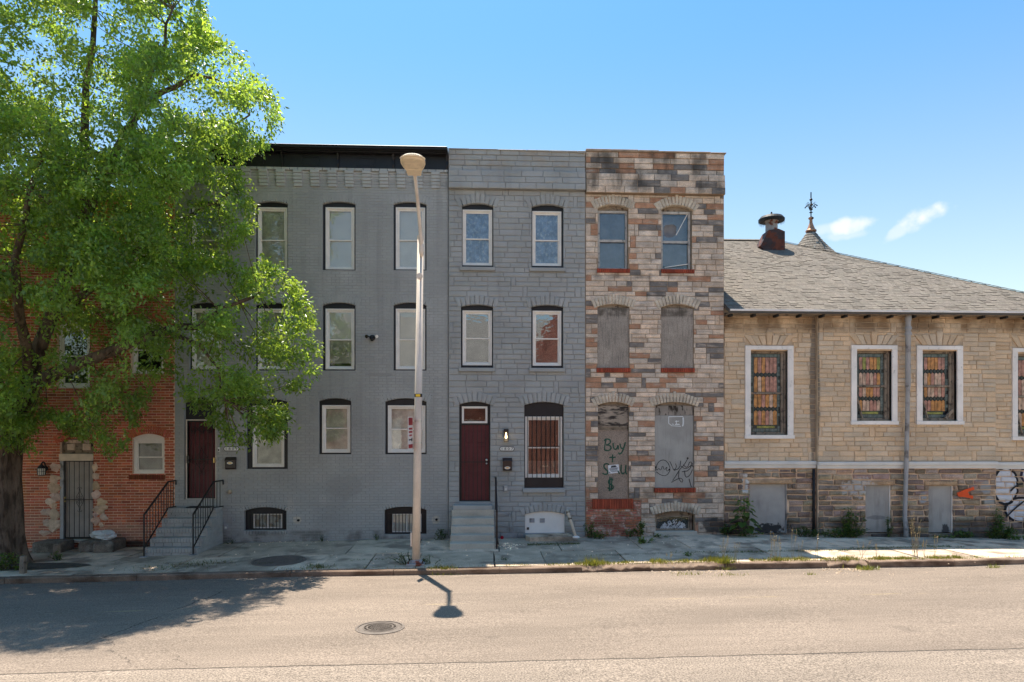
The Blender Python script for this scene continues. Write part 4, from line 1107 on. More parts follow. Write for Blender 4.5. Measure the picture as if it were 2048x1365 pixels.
# ================================================================== multicoloured stone house, boarded up
TL, TR = fx(1170.5), fx(1447)
th = thing('boarded_stone_house', 'narrow derelict house of tan rust and slate stones with boarded windows', 'house', ((TL + TR) / 2, 0, gf((TL + TR) / 2)))
WT = [dict(u=(1195, 1256), vc=411, vs=419, vb=539), dict(u=(1322, 1383), vc=412, vs=420, vb=540),
      dict(u=(1194.5, 1258), vc=609.5, vs=616, vb=737), dict(u=(1321.5, 1386.5), vc=609.5, vs=616, vb=737.5),
      dict(u=(1195.5, 1257), vc=804.6, vs=811.5, vb=1004.5), dict(u=(1309, 1387.5), vc=805, vs=812, vb=976), dict(u=(1310.7, 1389), vc=1022.6, vs=1029.6, vb=1065)]
ht = [rect_px(w['u'][0], w['u'][1], w['vc'], w['vb']) for w in WT]
zb3 = gf((TL + TR) / 2) - .5
shell(th, TL, TR, zb3, fz(1310, 308), ht, ys, MAT['tan_joint'])
def tan(*a):
    r = R.random(); k = R.uniform(.85, 1.12)
    if r < .155: return (.30 * k, .33 * k, .385 * k)
    if r < .30: return (.68 * k, .455 * k, .36 * k)
    h = R.uniform(-.05, .05); k *= R.choice((1, 1, 1.05, .86)); return (k * (1.02 + h), k * 1.0, k * (1.0 - h))
def tan_arch(*a):
    k = R.uniform(.85, 1.0); return (k * .95, k, k)
for w, o in zip(WT, ht):
    arch_ring(th, o[0], o[1], fz(1290, w['vs']), o[3], .24, 13 if w['u'][1] - w['u'][0] < 70 else 15, ys, .034, .10, MAT['tan_stone'], 'arch_stone', tan_arch, key=.2)
sT = [(1193.5, 1259, 538.8, 546.5), (1321.5, 1387.5, 540, 547.5), (1192.5, 1260, 736.8, 745.5), (1321, 1388, 737, 745.5), (1307.6, 1390, 976, 985)]
bare = rect_px(1171.5, 1282, 1000, 1085)
doorsill = rect_px(1184, 1266, 998, 1018)
zA, zB, zC = fz(1310, 391), fz(1310, 352), fz(1310, 308)
rt = ashlar_rects(TL + .005, TR - .005, zb3 + .2, zA - .01, .138, .010, ht + [rect_px(*s) for s in sT] + [bare, doorsill], .24, .60, .60, .28)
lay(th, rt, 'stone', MAT['tan_stone'], ys, .012, .009, .004, tan, True, hjit=.008, corner=.003, limit=262)
parapet(th, TL + .005, TR - .002, zA, zB, zC, ys, MAT['tan_stone'], tan, 'parapet_stone')
x = TL
while x < TR + .03:
    w = min(R.choice((.55, .62, .7)), TR + .05 - x); v = 303 + (x - TL) / (TR - TL) * 3.5
    mb = MB(); mb.box(x + .003, x + w - .003, ys - .085, .35, fz(1310, 308) + .002, fz(1310, v) + R.uniform(-.006, .006)); mb.build('coping_stone', MAT['coping_tan'], th, bevel=.010); x += w
# worn brick patch low down left of the basement window
def ob(*a): k = R.uniform(.65, 1.2); return (k * R.uniform(.9, 1.1), k * R.uniform(.9, 1.15), k * R.uniform(.9, 1.2))
rb = brick_rects(bare[0], bare[1], bare[2], bare[3], .21, .068, .012, [doorsill, ht[4]])
lay(th, rb, 'bare_brick', MAT['old_brick'], ys, .012, .006, .004, ob, False, hjit=.012)
def brick_sill(house, px, mat='sill_brick', proj=.05, n=16):
    X0, X1, Z0, Z1 = rect_px(*px); w = (X1 - X0) / n; mb = MB()
    mb.box(X0, X1, ys - proj + .012, ys + .10, Z0, Z1 - .003)
    s = mb.build('brick_sill', MAT[mat], house)
    for k in range(n):
        m1 = MB(); a, b = X0 + k * w + .003, X0 + (k + 1) * w - .003
        m1.stone([(a, Z0 + .002), (b, Z0 + .002), (b, Z1), (a, Z1)], ys - proj + .012, .016 + R.uniform(0, .006), .004, .002, tj(1, .25, .06), False); m1.build('sill_brick', MAT[mat], s)
for s in sT: brick_sill(th, s)
brick_sill(th, (1184, 1266, 998, 1018), proj=.03, n=17)
# upper sash windows in grey weathered wood
def old_window(w, white, rail, broken):
    X0, X1, Z0, Z1 = ht[w]; a0, a1, b0, b1 = rect_px(*white); zr = fz(white[0], rail); y = ys + .09
    mb = MB(); mb.ring(a0, a1, b0, b1, .055, y, y + .10, wt=.06, wb=.04)
    win = mb.build('window', MAT['grey_wood'], th, bevel=.004)
    arc = arc_pts(X0 - .01, X1 + .01, fz(1290, WT[w]['vs']), Z1 + .01, 12)
    mb = MB(); mb.prism([(X0 - .01, b1), (X1 + .01, b1)] + arc[::-1], y + .02, y + .09); mb.box(a1, X1 + .01, y + .02, y + .09, Z0, b1 - .001); mb.box(X0 - .01, a0, y + .02, y + .09, Z0, b1 - .001); mb.build('casing', MAT['old_wood'], win)
    i0, i1, j0, j1 = a0 + .055, a1 - .055, b0 + .04, b1 - .06
    mb = MB(); mb.box(i0, i1, y + .02, y + .06, zr - .022, zr + .022); mb.box(i0, i1, y + .01, y + .02, zr - .045, zr - .022); mb.build('meeting_rail', MAT['grey_wood'], win)
    if not broken:
        mb = MB(); mb.box(i0, i1, y + .04, y + .045, zr + .022, j1); mb.build('upper_pane', MAT['glass_dusty'], win)
    else:
        # pane with a jagged hole: strips around it
        hx0, hx1, hz0, hz1 = rect_px(1328, 1354, 447, 473); P = [(hx0 + .02, hz0 + .05), (hx0 + .12, hz0 - .01), (hx1 - .10, hz0), (hx1, hz0 + .08), (hx1 + .01, hz1 - .05), (hx1 - .08, hz1), (hx0 + .07, hz1 - .02), (hx0 + .01, hz1 - .12)]
        outer = [(i0, zr + .022), ((i0 + i1) / 2, zr + .022), ((i0 + i1) / 2 + .1, zr + .022), (i1, zr + .022), (i1, j1), ((i0 + i1) / 2 + .1, j1), ((i0 + i1) / 2 - .1, j1), (i0, j1)]
        mb = MB(); n = 8
        for yy in (y + .040, y + .045): mb.v += [(x, yy, z) for x, z in outer] + [(x, yy, z) for x, z in P]
        for i in range(n):
            k2 = (i + 1) % n; mb.face((i, k2, n + k2, n + i)); mb.face((2 * n + i, 3 * n + i, 3 * n + k2, 2 * n + k2)); mb.face((n + i, n + k2, 3 * n + k2, 3 * n + i))
        mb.build('broken_pane', MAT['glass_dusty'], win)
        mb = MB(); p, q = at(1376, 427, y), at(1353, 470, y); mb.bar((p.x, y + .03, p.z), (q.x, y + .03, q.z), .018); p, q = at(1330, 535, y), at(1378, 528, y); mb.bar((p.x, y + .03, p.z), (q.x, y + .03, q.z), .022); mb.build('loose_stick', MAT['white_vinyl'], win)
    mb = MB(); mb.box(i0, i1, y + .065, y + .07, j0, zr - .022); mb.build('lower_pane', MAT['glass_dusty'], win)
    mb = MB(); n = 16; vs_ = []
    for j in range(2):
        for i in range(n + 1): vs_.append((i0 + (i1 - i0) * i / n, y + .13 + .008 * math.sin(i * 1.1), (j0 + (.10 if broken else 0)) if j == 0 else (j1 if not broken else zr - .05)))
    mb.add(vs_, [(i, i + 1, n + 2 + i, n + 1 + i) for i in range(n)]); mb.build('curtain', MAT['grey_film'], win, smooth=True)
    if broken:
        mb = MB(); mb.box(i0, i1, y + .2, y + .21, zr - .05, j1); mb.build('upper_shade', MAT['grey_film2'], win)
old_window(0, (1196, 1255.5, 420.5, 538.5), 479.5, False)
old_window(1, (1322.5, 1382, 422.5, 539.5), 482, True)
# boards
def board(w, px, mat, y, par=None, name='plywood_board'):
    X0, X1, Z0, Z1 = rect_px(*px); mb = MB(); mb.box(X0, X1, y, y + .018, Z0, Z1)
    return mb.build(name, MAT[mat], par or th, bevel=.002)
def head_board(w, top_v, y):
    X0, X1, Z0, Z1 = ht[w]; arc = arc_pts(X0 - .01, X1 + .01, fz(1290, WT[w]['vs']), Z1 + .01, 12); zz = fz(1290, top_v)
    mb = MB(); mb.prism([(X0 - .01, zz - .25), (X1 + .01, zz - .25)] + arc[::-1], y, y + .02); return mb.build('arched_head', MAT['old_wood'], th)
for w, px in ((2, (1194.5, 1257.5, 616.5, 736.8)), (3, (1321.5, 1386, 617.5, 737))):
    head_board(w, 616, ys + .06); board(w, px, 'plywood', ys + .02)
head_board(4, 812, ys + .09); head_board(5, 812, ys + .07)
board(4, (1195.8, 1256.5, 812, 851.5), 'plywood_cross', ys + .045)
X0, X1, Z0, Z1 = rect_px(1196, 1255, 852, 860); mb = MB(); mb.box(X0, X1, ys + .03, ys + .06, Z0 + .06, Z1); mb.box(X0, X1, ys + .05, ys + .07, Z0 - .03, Z0 + .06); mb.box(X0, X1, ys + .03, ys + .055, Z0, Z0 + .03); mb.build('transom_bar', MAT['old_wood'], th)
osb = board(4, (1195.8, 1256.6, 860.5, 1003.8), 'osb', ys + .045, name='strand_board')
board(5, (1309.5, 1387, 812, 831), 'plywood_strip', ys + .03)
gb = board(5, (1309.5, 1387, 831.3, 975.8), 'grey_ply', ys + .03, name='grey_board')
def loc_(dx, dy, k, lines): return [[(dx + x * k, dy + y * k) for x, y in l] for l in lines]
Z5 = 1 / 4.267
T = lambda pts: [(1160 + x * Z5, 780 + y * Z5) for x, y in pts]
yo = ys + .045
strokes(osb, 'graffiti', [T(p) for p in (
    [(222, 425), (212, 470), (210, 515)], [(205, 435), (225, 418), (255, 425), (262, 450), (240, 468), (222, 470)], [(222, 470), (255, 475), (268, 495), (255, 515), (225, 520), (207, 512)],
    [(283, 455), (283, 490), (298, 512), (318, 500), (325, 465), (328, 510)], [(340, 460), (350, 500), (366, 500)], [(388, 448), (372, 500), (355, 540), (335, 550), (328, 535)],
    [(278, 552), (277, 620)], [(250, 578), (304, 576)],
    [(248, 640), (228, 628), (206, 638), (203, 660), (220, 680), (238, 695), (236, 718), (212, 724), (192, 712)], [(352, 640), (348, 700), (365, 722), (380, 705)], [(392, 640), (386, 700), (400, 722)],
    [(322, 690), (338, 720)],
    [(282, 770), (262, 762), (242, 775), (244, 800), (268, 810), (285, 825), (280, 845), (255, 850), (235, 835)], [(255, 745), (250, 865)], [(272, 748), (266, 862)])], yo, .038, MAT['green_spray'])
yg = ys + .03
strokes(gb, 'graffiti_tag', [T(p) for p in (
    [(640, 660), (655, 690), (672, 668), (690, 692), (705, 640), (720, 690), (745, 650), (735, 700), (765, 680)], [(650, 700), (690, 730), (740, 735), (775, 680), (745, 610), (700, 595), (660, 625), (645, 690)],
    [(765, 610), (785, 650), (800, 690), (825, 660), (815, 630)], [(800, 690), (850, 670), (860, 605)], [(922, 582), (890, 640), (850, 680), (815, 740), (790, 775)], [(860, 650), (900, 680), (955, 640)], [(880, 640), (915, 670), (940, 600), (965, 660)],
    [(845, 690), (840, 760), (870, 795), (880, 770), (855, 750), (815, 770), (780, 790)], [(890, 690), (900, 750), (935, 735), (960, 680)], [(930, 760), (950, 830)], [(870, 700), (930, 690), (960, 625)])], yg, .017, MAT['black_spray'])
strokes(gb, 'graffiti_blob', [T([(912, 588), (925, 580)]), T([(755, 682), (770, 682)]), T([(640, 655), (650, 668)])], yg, .045, MAT['black_spray'])
strokes(gb, 'paint_mark', [T(p) for p in ([(755, 230), (880, 228)], [(757, 232), (757, 305), (860, 312)], [(822, 262), (822, 298), (850, 296)], [(812, 270), (845, 268)], [(810, 296), (848, 294)], [(785, 292), (800, 296)])], yg, .020, MAT['white_spray'])
strokes(gb, 'paint_smear', [T([(880, 236), (882, 290), (874, 312)])], yg, .035, MAT['white_spray'])
# broken basement window with torn insulation
X0, X1, Z0, Z1 = ht[6]; a0, a1, b0, b1 = rect_px(1312, 1386, 1032, 1062); y = ys + .12
arc = arc_pts(X0 - .01, X1 + .01, fz(1350, 1029.6), Z1 + .01, 12)
mb = MB(); mb.ring(a0, a1, b0, b1, .05, y, y + .07); mb.box(a1 - .10, a1 - .065, y + .01, y + .06, b0 + .05, b1 - .05)
bwn = mb.build('basement_window', MAT['old_wood'], th, bevel=.004)
mb = MB(); mb.prism([(X0 - .01, b1), (X1 + .01, b1)] + arc[::-1], y + .015, y + .06); mb.build('head', MAT['old_wood'], bwn)
mb = MB(); mb.box(a0 + .05, a1 - .11, y + .05, y + .055, b0 + .05, b1 - .05); mb.build('pane', MAT['glass_dusty'], bwn)
mb = MB(); n = 26
for i in range(160):
    t = R.random(); xx = a0 + .15 + t * (a1 - a0 - .33); hmax = .22 * (1 - abs(t - .55) * 1.5) + .03; zz = b0 + .05 + R.random() ** 1.6 * hmax; s = R.uniform(.012, .035)
    q = [R.uniform(-s, s) for _ in range(6)]; mb.add([(xx - s, y + .02, zz - s * .6), (xx + s, y + .01 + abs(q[0]), zz + q[1]), (xx + q[2], y + .015, zz + s * 1.5)], [(0, 1, 2)])
mb.build('insulation', MAT['debris'], bwn, kind='stuff')
mb = MB(); mb.box(X0 - .05, X1 + .05, ys - .06, y + .02, Z0 - .10, b0 - .003); mb.build('basement_sill', MAT['concrete'], th, bevel=.012)

# ================================================================== red brick house behind the tree
BL = fx(-330)
rh = thing('red_brick_house', 'old red brick house half hidden behind the leafy street tree', 'house', ((BL + LX) / 2, 0, gf((BL + LX) / 2)))
bz = gf(fx(200)) - .5
ztop = fz(200, 375)
WB = [dict(op=(265, 329, 868, 948), spring_v=876, white=(266, 328, 880, 947), rail_v=915),
      dict(op=(115, 180, 643, 776), spring_v=652, white=(117, 178, 654, 773), rail_v=712),
      dict(op=(262, 328, 643, 748), spring_v=652, white=(264, 326, 654, 745), rail_v=700),
      dict(op=(115, 180, 438, 570), spring_v=447, white=(117, 178, 450, 567), rail_v=508), dict(op=(262, 328, 438, 570), spring_v=447, white=(264, 326, 450, 567), rail_v=508),
      dict(op=(-120, -55, 643, 776), spring_v=652, white=(-118, -57, 654, 773), rail_v=712), dict(op=(-120, -55, 868, 990), spring_v=876, white=(-118, -57, 880, 988), rail_v=930)]
hb = [rect_px(*w['op']) for w in WB]
dB = rect_px(120, 187, 878, 1080); hb.append(dB)
shell(rh, BL, LX - .004, bz, ztop, hb, 0.0, MAT['red_mortar'])
for w in WB: sash_window(rh, y0=0.0, style='blind_dark' if w['op'][3] > 900 else None, glass='glass', casing='white_vinyl', rec=.06, **w)
rt_ = lambda *a: (lambda k: (k * R.uniform(.92, 1.08), k * R.uniform(.85, 1.15), k * R.uniform(.85, 1.15)))(R.choice((1, 1, 1, 1.1, .85, .7)) * R.uniform(.85, 1.15))
for w, o in zip(WB, hb):
    arch_ring(rh, o[0], o[1], fz(w['op'][0], w['spring_v']), o[3], .215, 19, 0, .012, .06, MAT['red_brick'], 'arch_brick', rt_, rock=False, jit=.002, gap=.012)
arch_ring(rh, dB[0], dB[1], fz(150, 885), dB[3], .215, 19, 0, .012, .06, MAT['red_brick'], 'arch_brick', rt_, rock=False, jit=.002, gap=.012)
sB = rect_px(258, 331, 950, 959.5)
rr = brick_rects(BL, LX - .008, bz + .15, ztop, .218, .0705, .011, hb + [sB])
vis0, vis1 = fx(195), LX
lay(rh, rr, 'brick', MAT['red_brick'], 0, .009, .004, .002, rt_, False, hjit=.004, limit=240,
    prefer=lambda r: (r[1] - r[0]) - .05 * abs((r[2]) - fz(280, 985)), keep=lambda r: fx(30) < r[0] and r[3] < fz(280, 790) and r[2] > fz(280, 1085) and r[1] - r[0] > .12)
mb = MB(); w = (sB[1] - sB[0]) / 20
for k in range(20):
    m1 = MB(); m1.stone([(sB[0] + k * w + .004, sB[2]), (sB[0] + (k + 1) * w - .004, sB[2]), (sB[0] + (k + 1) * w - .004, sB[3]), (sB[0] + k * w + .004, sB[3])], 0, .035, .004, .002, tuple(.45 * q for q in rt_()), False); m1.build('sill_brick', MAT['red_brick'], rh)
# doorway: cream lintel, boarded transom, iron gate over grey door
X0, X1, Z0, Z1 = dB
a0, a1, b0, b1 = rect_px(126.5, 186, 922, 1077)
mb = MB(); mb.box(fx(119), fx(187), -.03, .12, fz(150, 922), fz(150, 908)); mb.build('lintel', MAT['cream_wood'], rh, bevel=.006)
arc = arc_pts(X0 - .01, X1 + .01, fz(150, 885), Z1 + .01, 12)
mb = MB(); mb.prism([(X0 - .01, fz(150, 908)), (X1 + .01, fz(150, 908))] + arc[::-1], .09, .12); mb.build('transom_board', MAT['old_wood'], rh)
mb = MB(); zc_ = fz(150, 884)
for k in range(7):
    xx = X0 + .06 + (X1 - X0 - .1) * k / 7; mb.stone([(xx, zc_ - R.uniform(.0, .05)), (xx + .1, zc_ - R.uniform(0, .05)), (xx + .1, zc_ + .05), (xx, zc_ + .05)], .09, .03, .01, .01, tj(), True)
mb.build('transom_daub', MAT['daub'], rh)
for (u0, u1) in ((131, 146), (162, 178)):
    x0, x1, z0, z1 = rect_px(u0, u1, 888, 901); mb = MB(); mb.box(x0, x1, .06, .10, z0, z1); mb.build('transom_block', MAT['daub'], rh, bevel=.01)
mb = MB(); mb.box(X0, a0, -.005, .10, Z0, fz(150, 922)); mb.build('door_jamb', MAT['galv'], rh)
dd = MB(); dd.box(a0, a1, .10, .14, b0, b1); door = dd.build('door', MAT['grey_screen_door'], rh)
for v in (940, 962, 985, 1010, 1035):
    m2 = MB(); m2.box(a0 + .06, a1 - .05, .092, .10, fz(150, v + 14), fz(150, v)); m2.build('door_panel', MAT['grey_screen_door'], door, bevel=.004)
gb_ = security_gate(rh, a0, a1, b0, b1, .05, 6, cross=(fz(150, 1000),), scroll=[((a0 + a1) / 2 + .02, fz(157, 1000), .10, .28)])
mb = MB()
for v, r in ((996, .03), (1003, .022)): mb.lathe((fx(130), .03, fz(130, v)), [(.001, -.05), (r * .8, -.045), (r, -.02), (r * .6, 0), (r * .6, .012)], 14, axis='Y')
mb.build('lock', MAT['brass'], gb_, smooth=True)
mb = MB(); mb.box(X0 - .02, X1 + .02, -.12, .12, fz(150, 1085), fz(150, 1079)); mb.build('threshold', MAT['concrete'], rh, bevel=.01)
# daubs of tan stucco round the jambs
for (u, v, ru, rv) in ((111, 935, 7, 10), (110, 957, 8, 9), (109, 975, 9, 11), (110, 993, 8, 8), (100, 1004, 10, 8), (108, 1012, 7, 8), (94, 1025, 9, 9), (110, 1030, 7, 10), (108, 1050, 9, 12), (90, 1066, 8, 6), (97, 1046, 12, 6),
                       (190, 935, 5, 9), (192, 953, 7, 7), (192, 972, 6, 9), (193, 990, 7, 8), (203, 1005, 10, 8), (194, 1018, 8, 7), (208, 1015, 9, 6), (191, 1030, 6, 6), (208, 1034, 10, 7), (192, 1043, 7, 8), (200, 1024, 9, 6), (203, 1050, 6, 6)):
    n = 11; cx, cz = fx(u), fz(u, v); rx, rz = ru * .0148 * R.uniform(.8, 1.25), rv * .0148 * R.uniform(.8, 1.2)
    P = [(cx + rx * R.uniform(.65, 1.3) * math.cos(2 * math.pi * k / n), cz + rz * R.uniform(.65, 1.3) * math.sin(2 * math.pi * k / n)) for k in range(n)]
    mb = MB(); mb.stone(P, -.006, .018 + R.uniform(0, .012), .03, .010, (lambda k: (k, k * R.uniform(.88, 1), k * R.uniform(.8, 1)))(R.uniform(.75, 1.1)), True); mb.build('stucco_daub', MAT['daub'], rh)
# ================================================================== church with stained glass
CL, CR = fx(1448), fx(2250)
yc = .02
ch = thing('church', 'low stone church hall with stained glass windows and wide shingled roof', 'church', ((CL + CR) / 2, yc, gf(fx(1750))))
ze = fz(1750, 622, -.35)
zbc = gf(fx(1750)) - .6
WC = [dict(o=(1490, 1586.4, 692, 878), i=(1501, 1575, 702, 870), r=786), dict(o=(1698, 1789.6, 692, 850), i=(1709, 1779, 702.6, 841.7), r=772.5),
      dict(o=(1828, 1920, 693, 850), i=(1839.5, 1908.5, 703, 842), r=772.5), dict(o=(2024, 2116, 697, 881), i=(2034.5, 2105, 708, 872), r=793)]
PC = [(1499, 1574, 968.6, 1068.6), (1727, 1777, 970.5, 1066.7), (1852.4, 1901, 971.4, 1067)]
hc = [rect_px(*w['i']) for w in WC]; pc = [rect_px(*p) for p in PC]
pil0, pil1 = fx(1632), fx(1987)                  # the middle bay stands forward of its neighbours
yp = yc - .10
zband0, zband1 = fz(1750, 937), fz(1750, 923.5)
mb = MB()
grid_wall(mb, CL, pil0, zbc, ze + .1, hc + pc, yc, yc + .35); grid_wall(mb, pil0, pil1, zbc, ze + .1, hc + pc, yp, yc + .35); grid_wall(mb, pil1, CR, zbc, ze + .1, hc + pc, yc, yc + .35)
mb.build('front_wall', MAT['church_joint'], ch)
mb = MB(); mb.box(CL + .004, CL + .2, yc + .35, 12.2, zbc, ze + .1); mb.box(CR - .2, CR, yc + .35, 12.2, zbc, ze + .1); mb.box(CL + .2, CR - .2, 12, 12.2, zbc, ze + .1)
mb.build('side_wall', MAT['dark_side'], ch)
mb = MB(); mb.box(CL + .2, CR - .2, .6, 12, zbc + .5, zbc + .6); mb.box(CL + .2, CR - .2, 1.4, 1.5, zbc + .6, ze); mb.build('inner_wall', MAT['interior'], ch)
ct = lambda *a: (lambda k, h: (k * (1 + h * .3), k * (1 - h * .1), k * (1 - h * .6)))(R.uniform(.88, 1.08), R.uniform(-.16, .16))
jack = [rect_px((w['o'][0] + w['o'][1]) / 2 - 46, (w['o'][0] + w['o'][1]) / 2 + 46, 671, w['o'][2]) for w in WC]
outr = [rect_px(*w['o']) for w in WC]
outr = [(a, b, c - .0, d) for a, b, c, d in outr]
ar = []
for (xa, xb, yy) in ((CL, pil0, yc), (pil0, pil1, yp), (pil1, CR, yc)):
    r_ = ashlar_rects(xa + .004, xb - .004, zband1 + .003, ze - .02, .128, .012, outr + jack, .22, .62, .55, .18)
    ar.append((yy, r_))
tot = sum(len(r) for _, r in ar)
for (yy, r_), lim in zip(ar, (95, 170, 35)):
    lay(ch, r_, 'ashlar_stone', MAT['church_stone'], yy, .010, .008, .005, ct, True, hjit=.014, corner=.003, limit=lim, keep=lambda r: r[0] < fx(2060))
# fan of wedge stones over each window
for w in WC:
    c = (w['o'][0] + w['o'][1]) / 2; hw = 40 / 76; zb_ = fz(c, w['o'][2] - 1); zt_ = fz(c, 671); yy = yp if pil0 < fx(c) < pil1 else yc
    n = 7
    for k in range(n):
        f = lambda t, s: fx(c) + (t - .5) * 2 * hw * s
        t0, t1 = k / n, (k + 1) / n; key = k == 3
        zt2 = zt_ + (.10 if key else R.uniform(-.02, .02))
        lo_ = lambda t: f(t, .90) ; hi_ = lambda t: f(t, 1.34)
        P = [(lo_(t0) + .004, zb_), (lo_(t1) - .004, zb_), (hi_(t1) - .004, zt2), (hi_(t0) + .004, zt2)]
        m1 = MB(); m1.stone(P, yy, .034 + (.012 if key else 0), .012, .007, ct(), True); m1.build('keystone' if key else 'arch_stone', MAT['church_stone'], ch)
# white string course, stepped with the wall
for (xa, xb, yy, dv) in ((CL, pil0 - .02, yc, 1.0), (pil0 - .02, pil1, yp, 0), (pil1, CR, yc, -2)):
    mb = MB(); dz = dv * .0135
    pr = [(yy, zband0 + dz), (yy - .07, zband0 + dz), (yy - .07, zband0 + .085 + dz), (yy - .10, zband0 + .095 + dz), (yy - .10, zband1 - .025 + dz), (yy - .085, zband1 + dz), (yy, zband1 + dz)]
    n = len(pr); mb.add([(xa, y, z) for y, z in pr] + [(xb, y, z) for y, z in pr], [tuple(range(n - 1, -1, -1)), tuple(range(n, 2 * n))] + [(i, (i + 1) % n, n + (i + 1) % n, n + i) for i in range(n)])
    mb.build('string_course', MAT['trim_white'], ch)
# rubble base
def rub(*a): k = R.uniform(.5, 1.45); return (k * R.uniform(.92, 1.08), k * R.uniform(.92, 1.06), k * R.uniform(.88, 1.12))
mb = MB(); grid_wall(mb, CL + .002, pil0 + .001, zbc, zband0 - .002, pc, yc - .012, yc - .001); grid_wall(mb, pil0 + .002, pil1 - .002, zbc, zband0 - .002, pc, yp - .012, yp - .001); grid_wall(mb, pil1, CR, zbc, zband0 - .002, pc, yc - .012, yc - .001)
mb.build('mortar_bed', MAT['rubble_joint'], ch)
lint = [(a - .12, b + .12, d, d + .125) for a, b, c, d in pc]
for (xa, xb, yy, lim) in ((CL, pil0, yc - .012, 95), (pil0, pil1, yp - .012, 170), (pil1, CR, yc - .012, 35)):
    r_ = ashlar_rects(xa + .01, xb - .006, zbc + .35, zband0 - .01, .155, .024, pc + lint, .22, .58, .50, .22)
    lay(ch, r_, 'rubble_stone', MAT['rubble_stone'], yy, .020, .022, .012, rub, True, hjit=.024, corner=.016, limit=lim, keep=lambda r: r[0] < fx(2060) and r[3] > gf(r[0]))
for (a, b, c, d) in lint:
    m1 = MB(); yy = yp if pil0 < a < pil1 else yc; m1.stone([(a, c), (b, c), (b, d), (a, d)], yy - .012, .04, .02, .008, (1.5, 1.3, 1.05), True); m1.build('lintel', MAT['rubble_stone'], ch)
for i, (a, b, c, d) in enumerate(pc):
    yy = yp if pil0 < a < pil1 else yc; mb = MB(); mb.box(a + .004, b - .02, yy + .03, yy + .07, c + .03, d - .003); mb.build('grey_panel', MAT['grey_board'], ch, bevel=.004)
    mb = MB(); mb.box(b - .018, b + .0, yy + .0, yy + .06, c + .02, d - .003); mb.build('panel_edge', MAT['white_paint'] if i != 0 else MAT['galv'], ch)
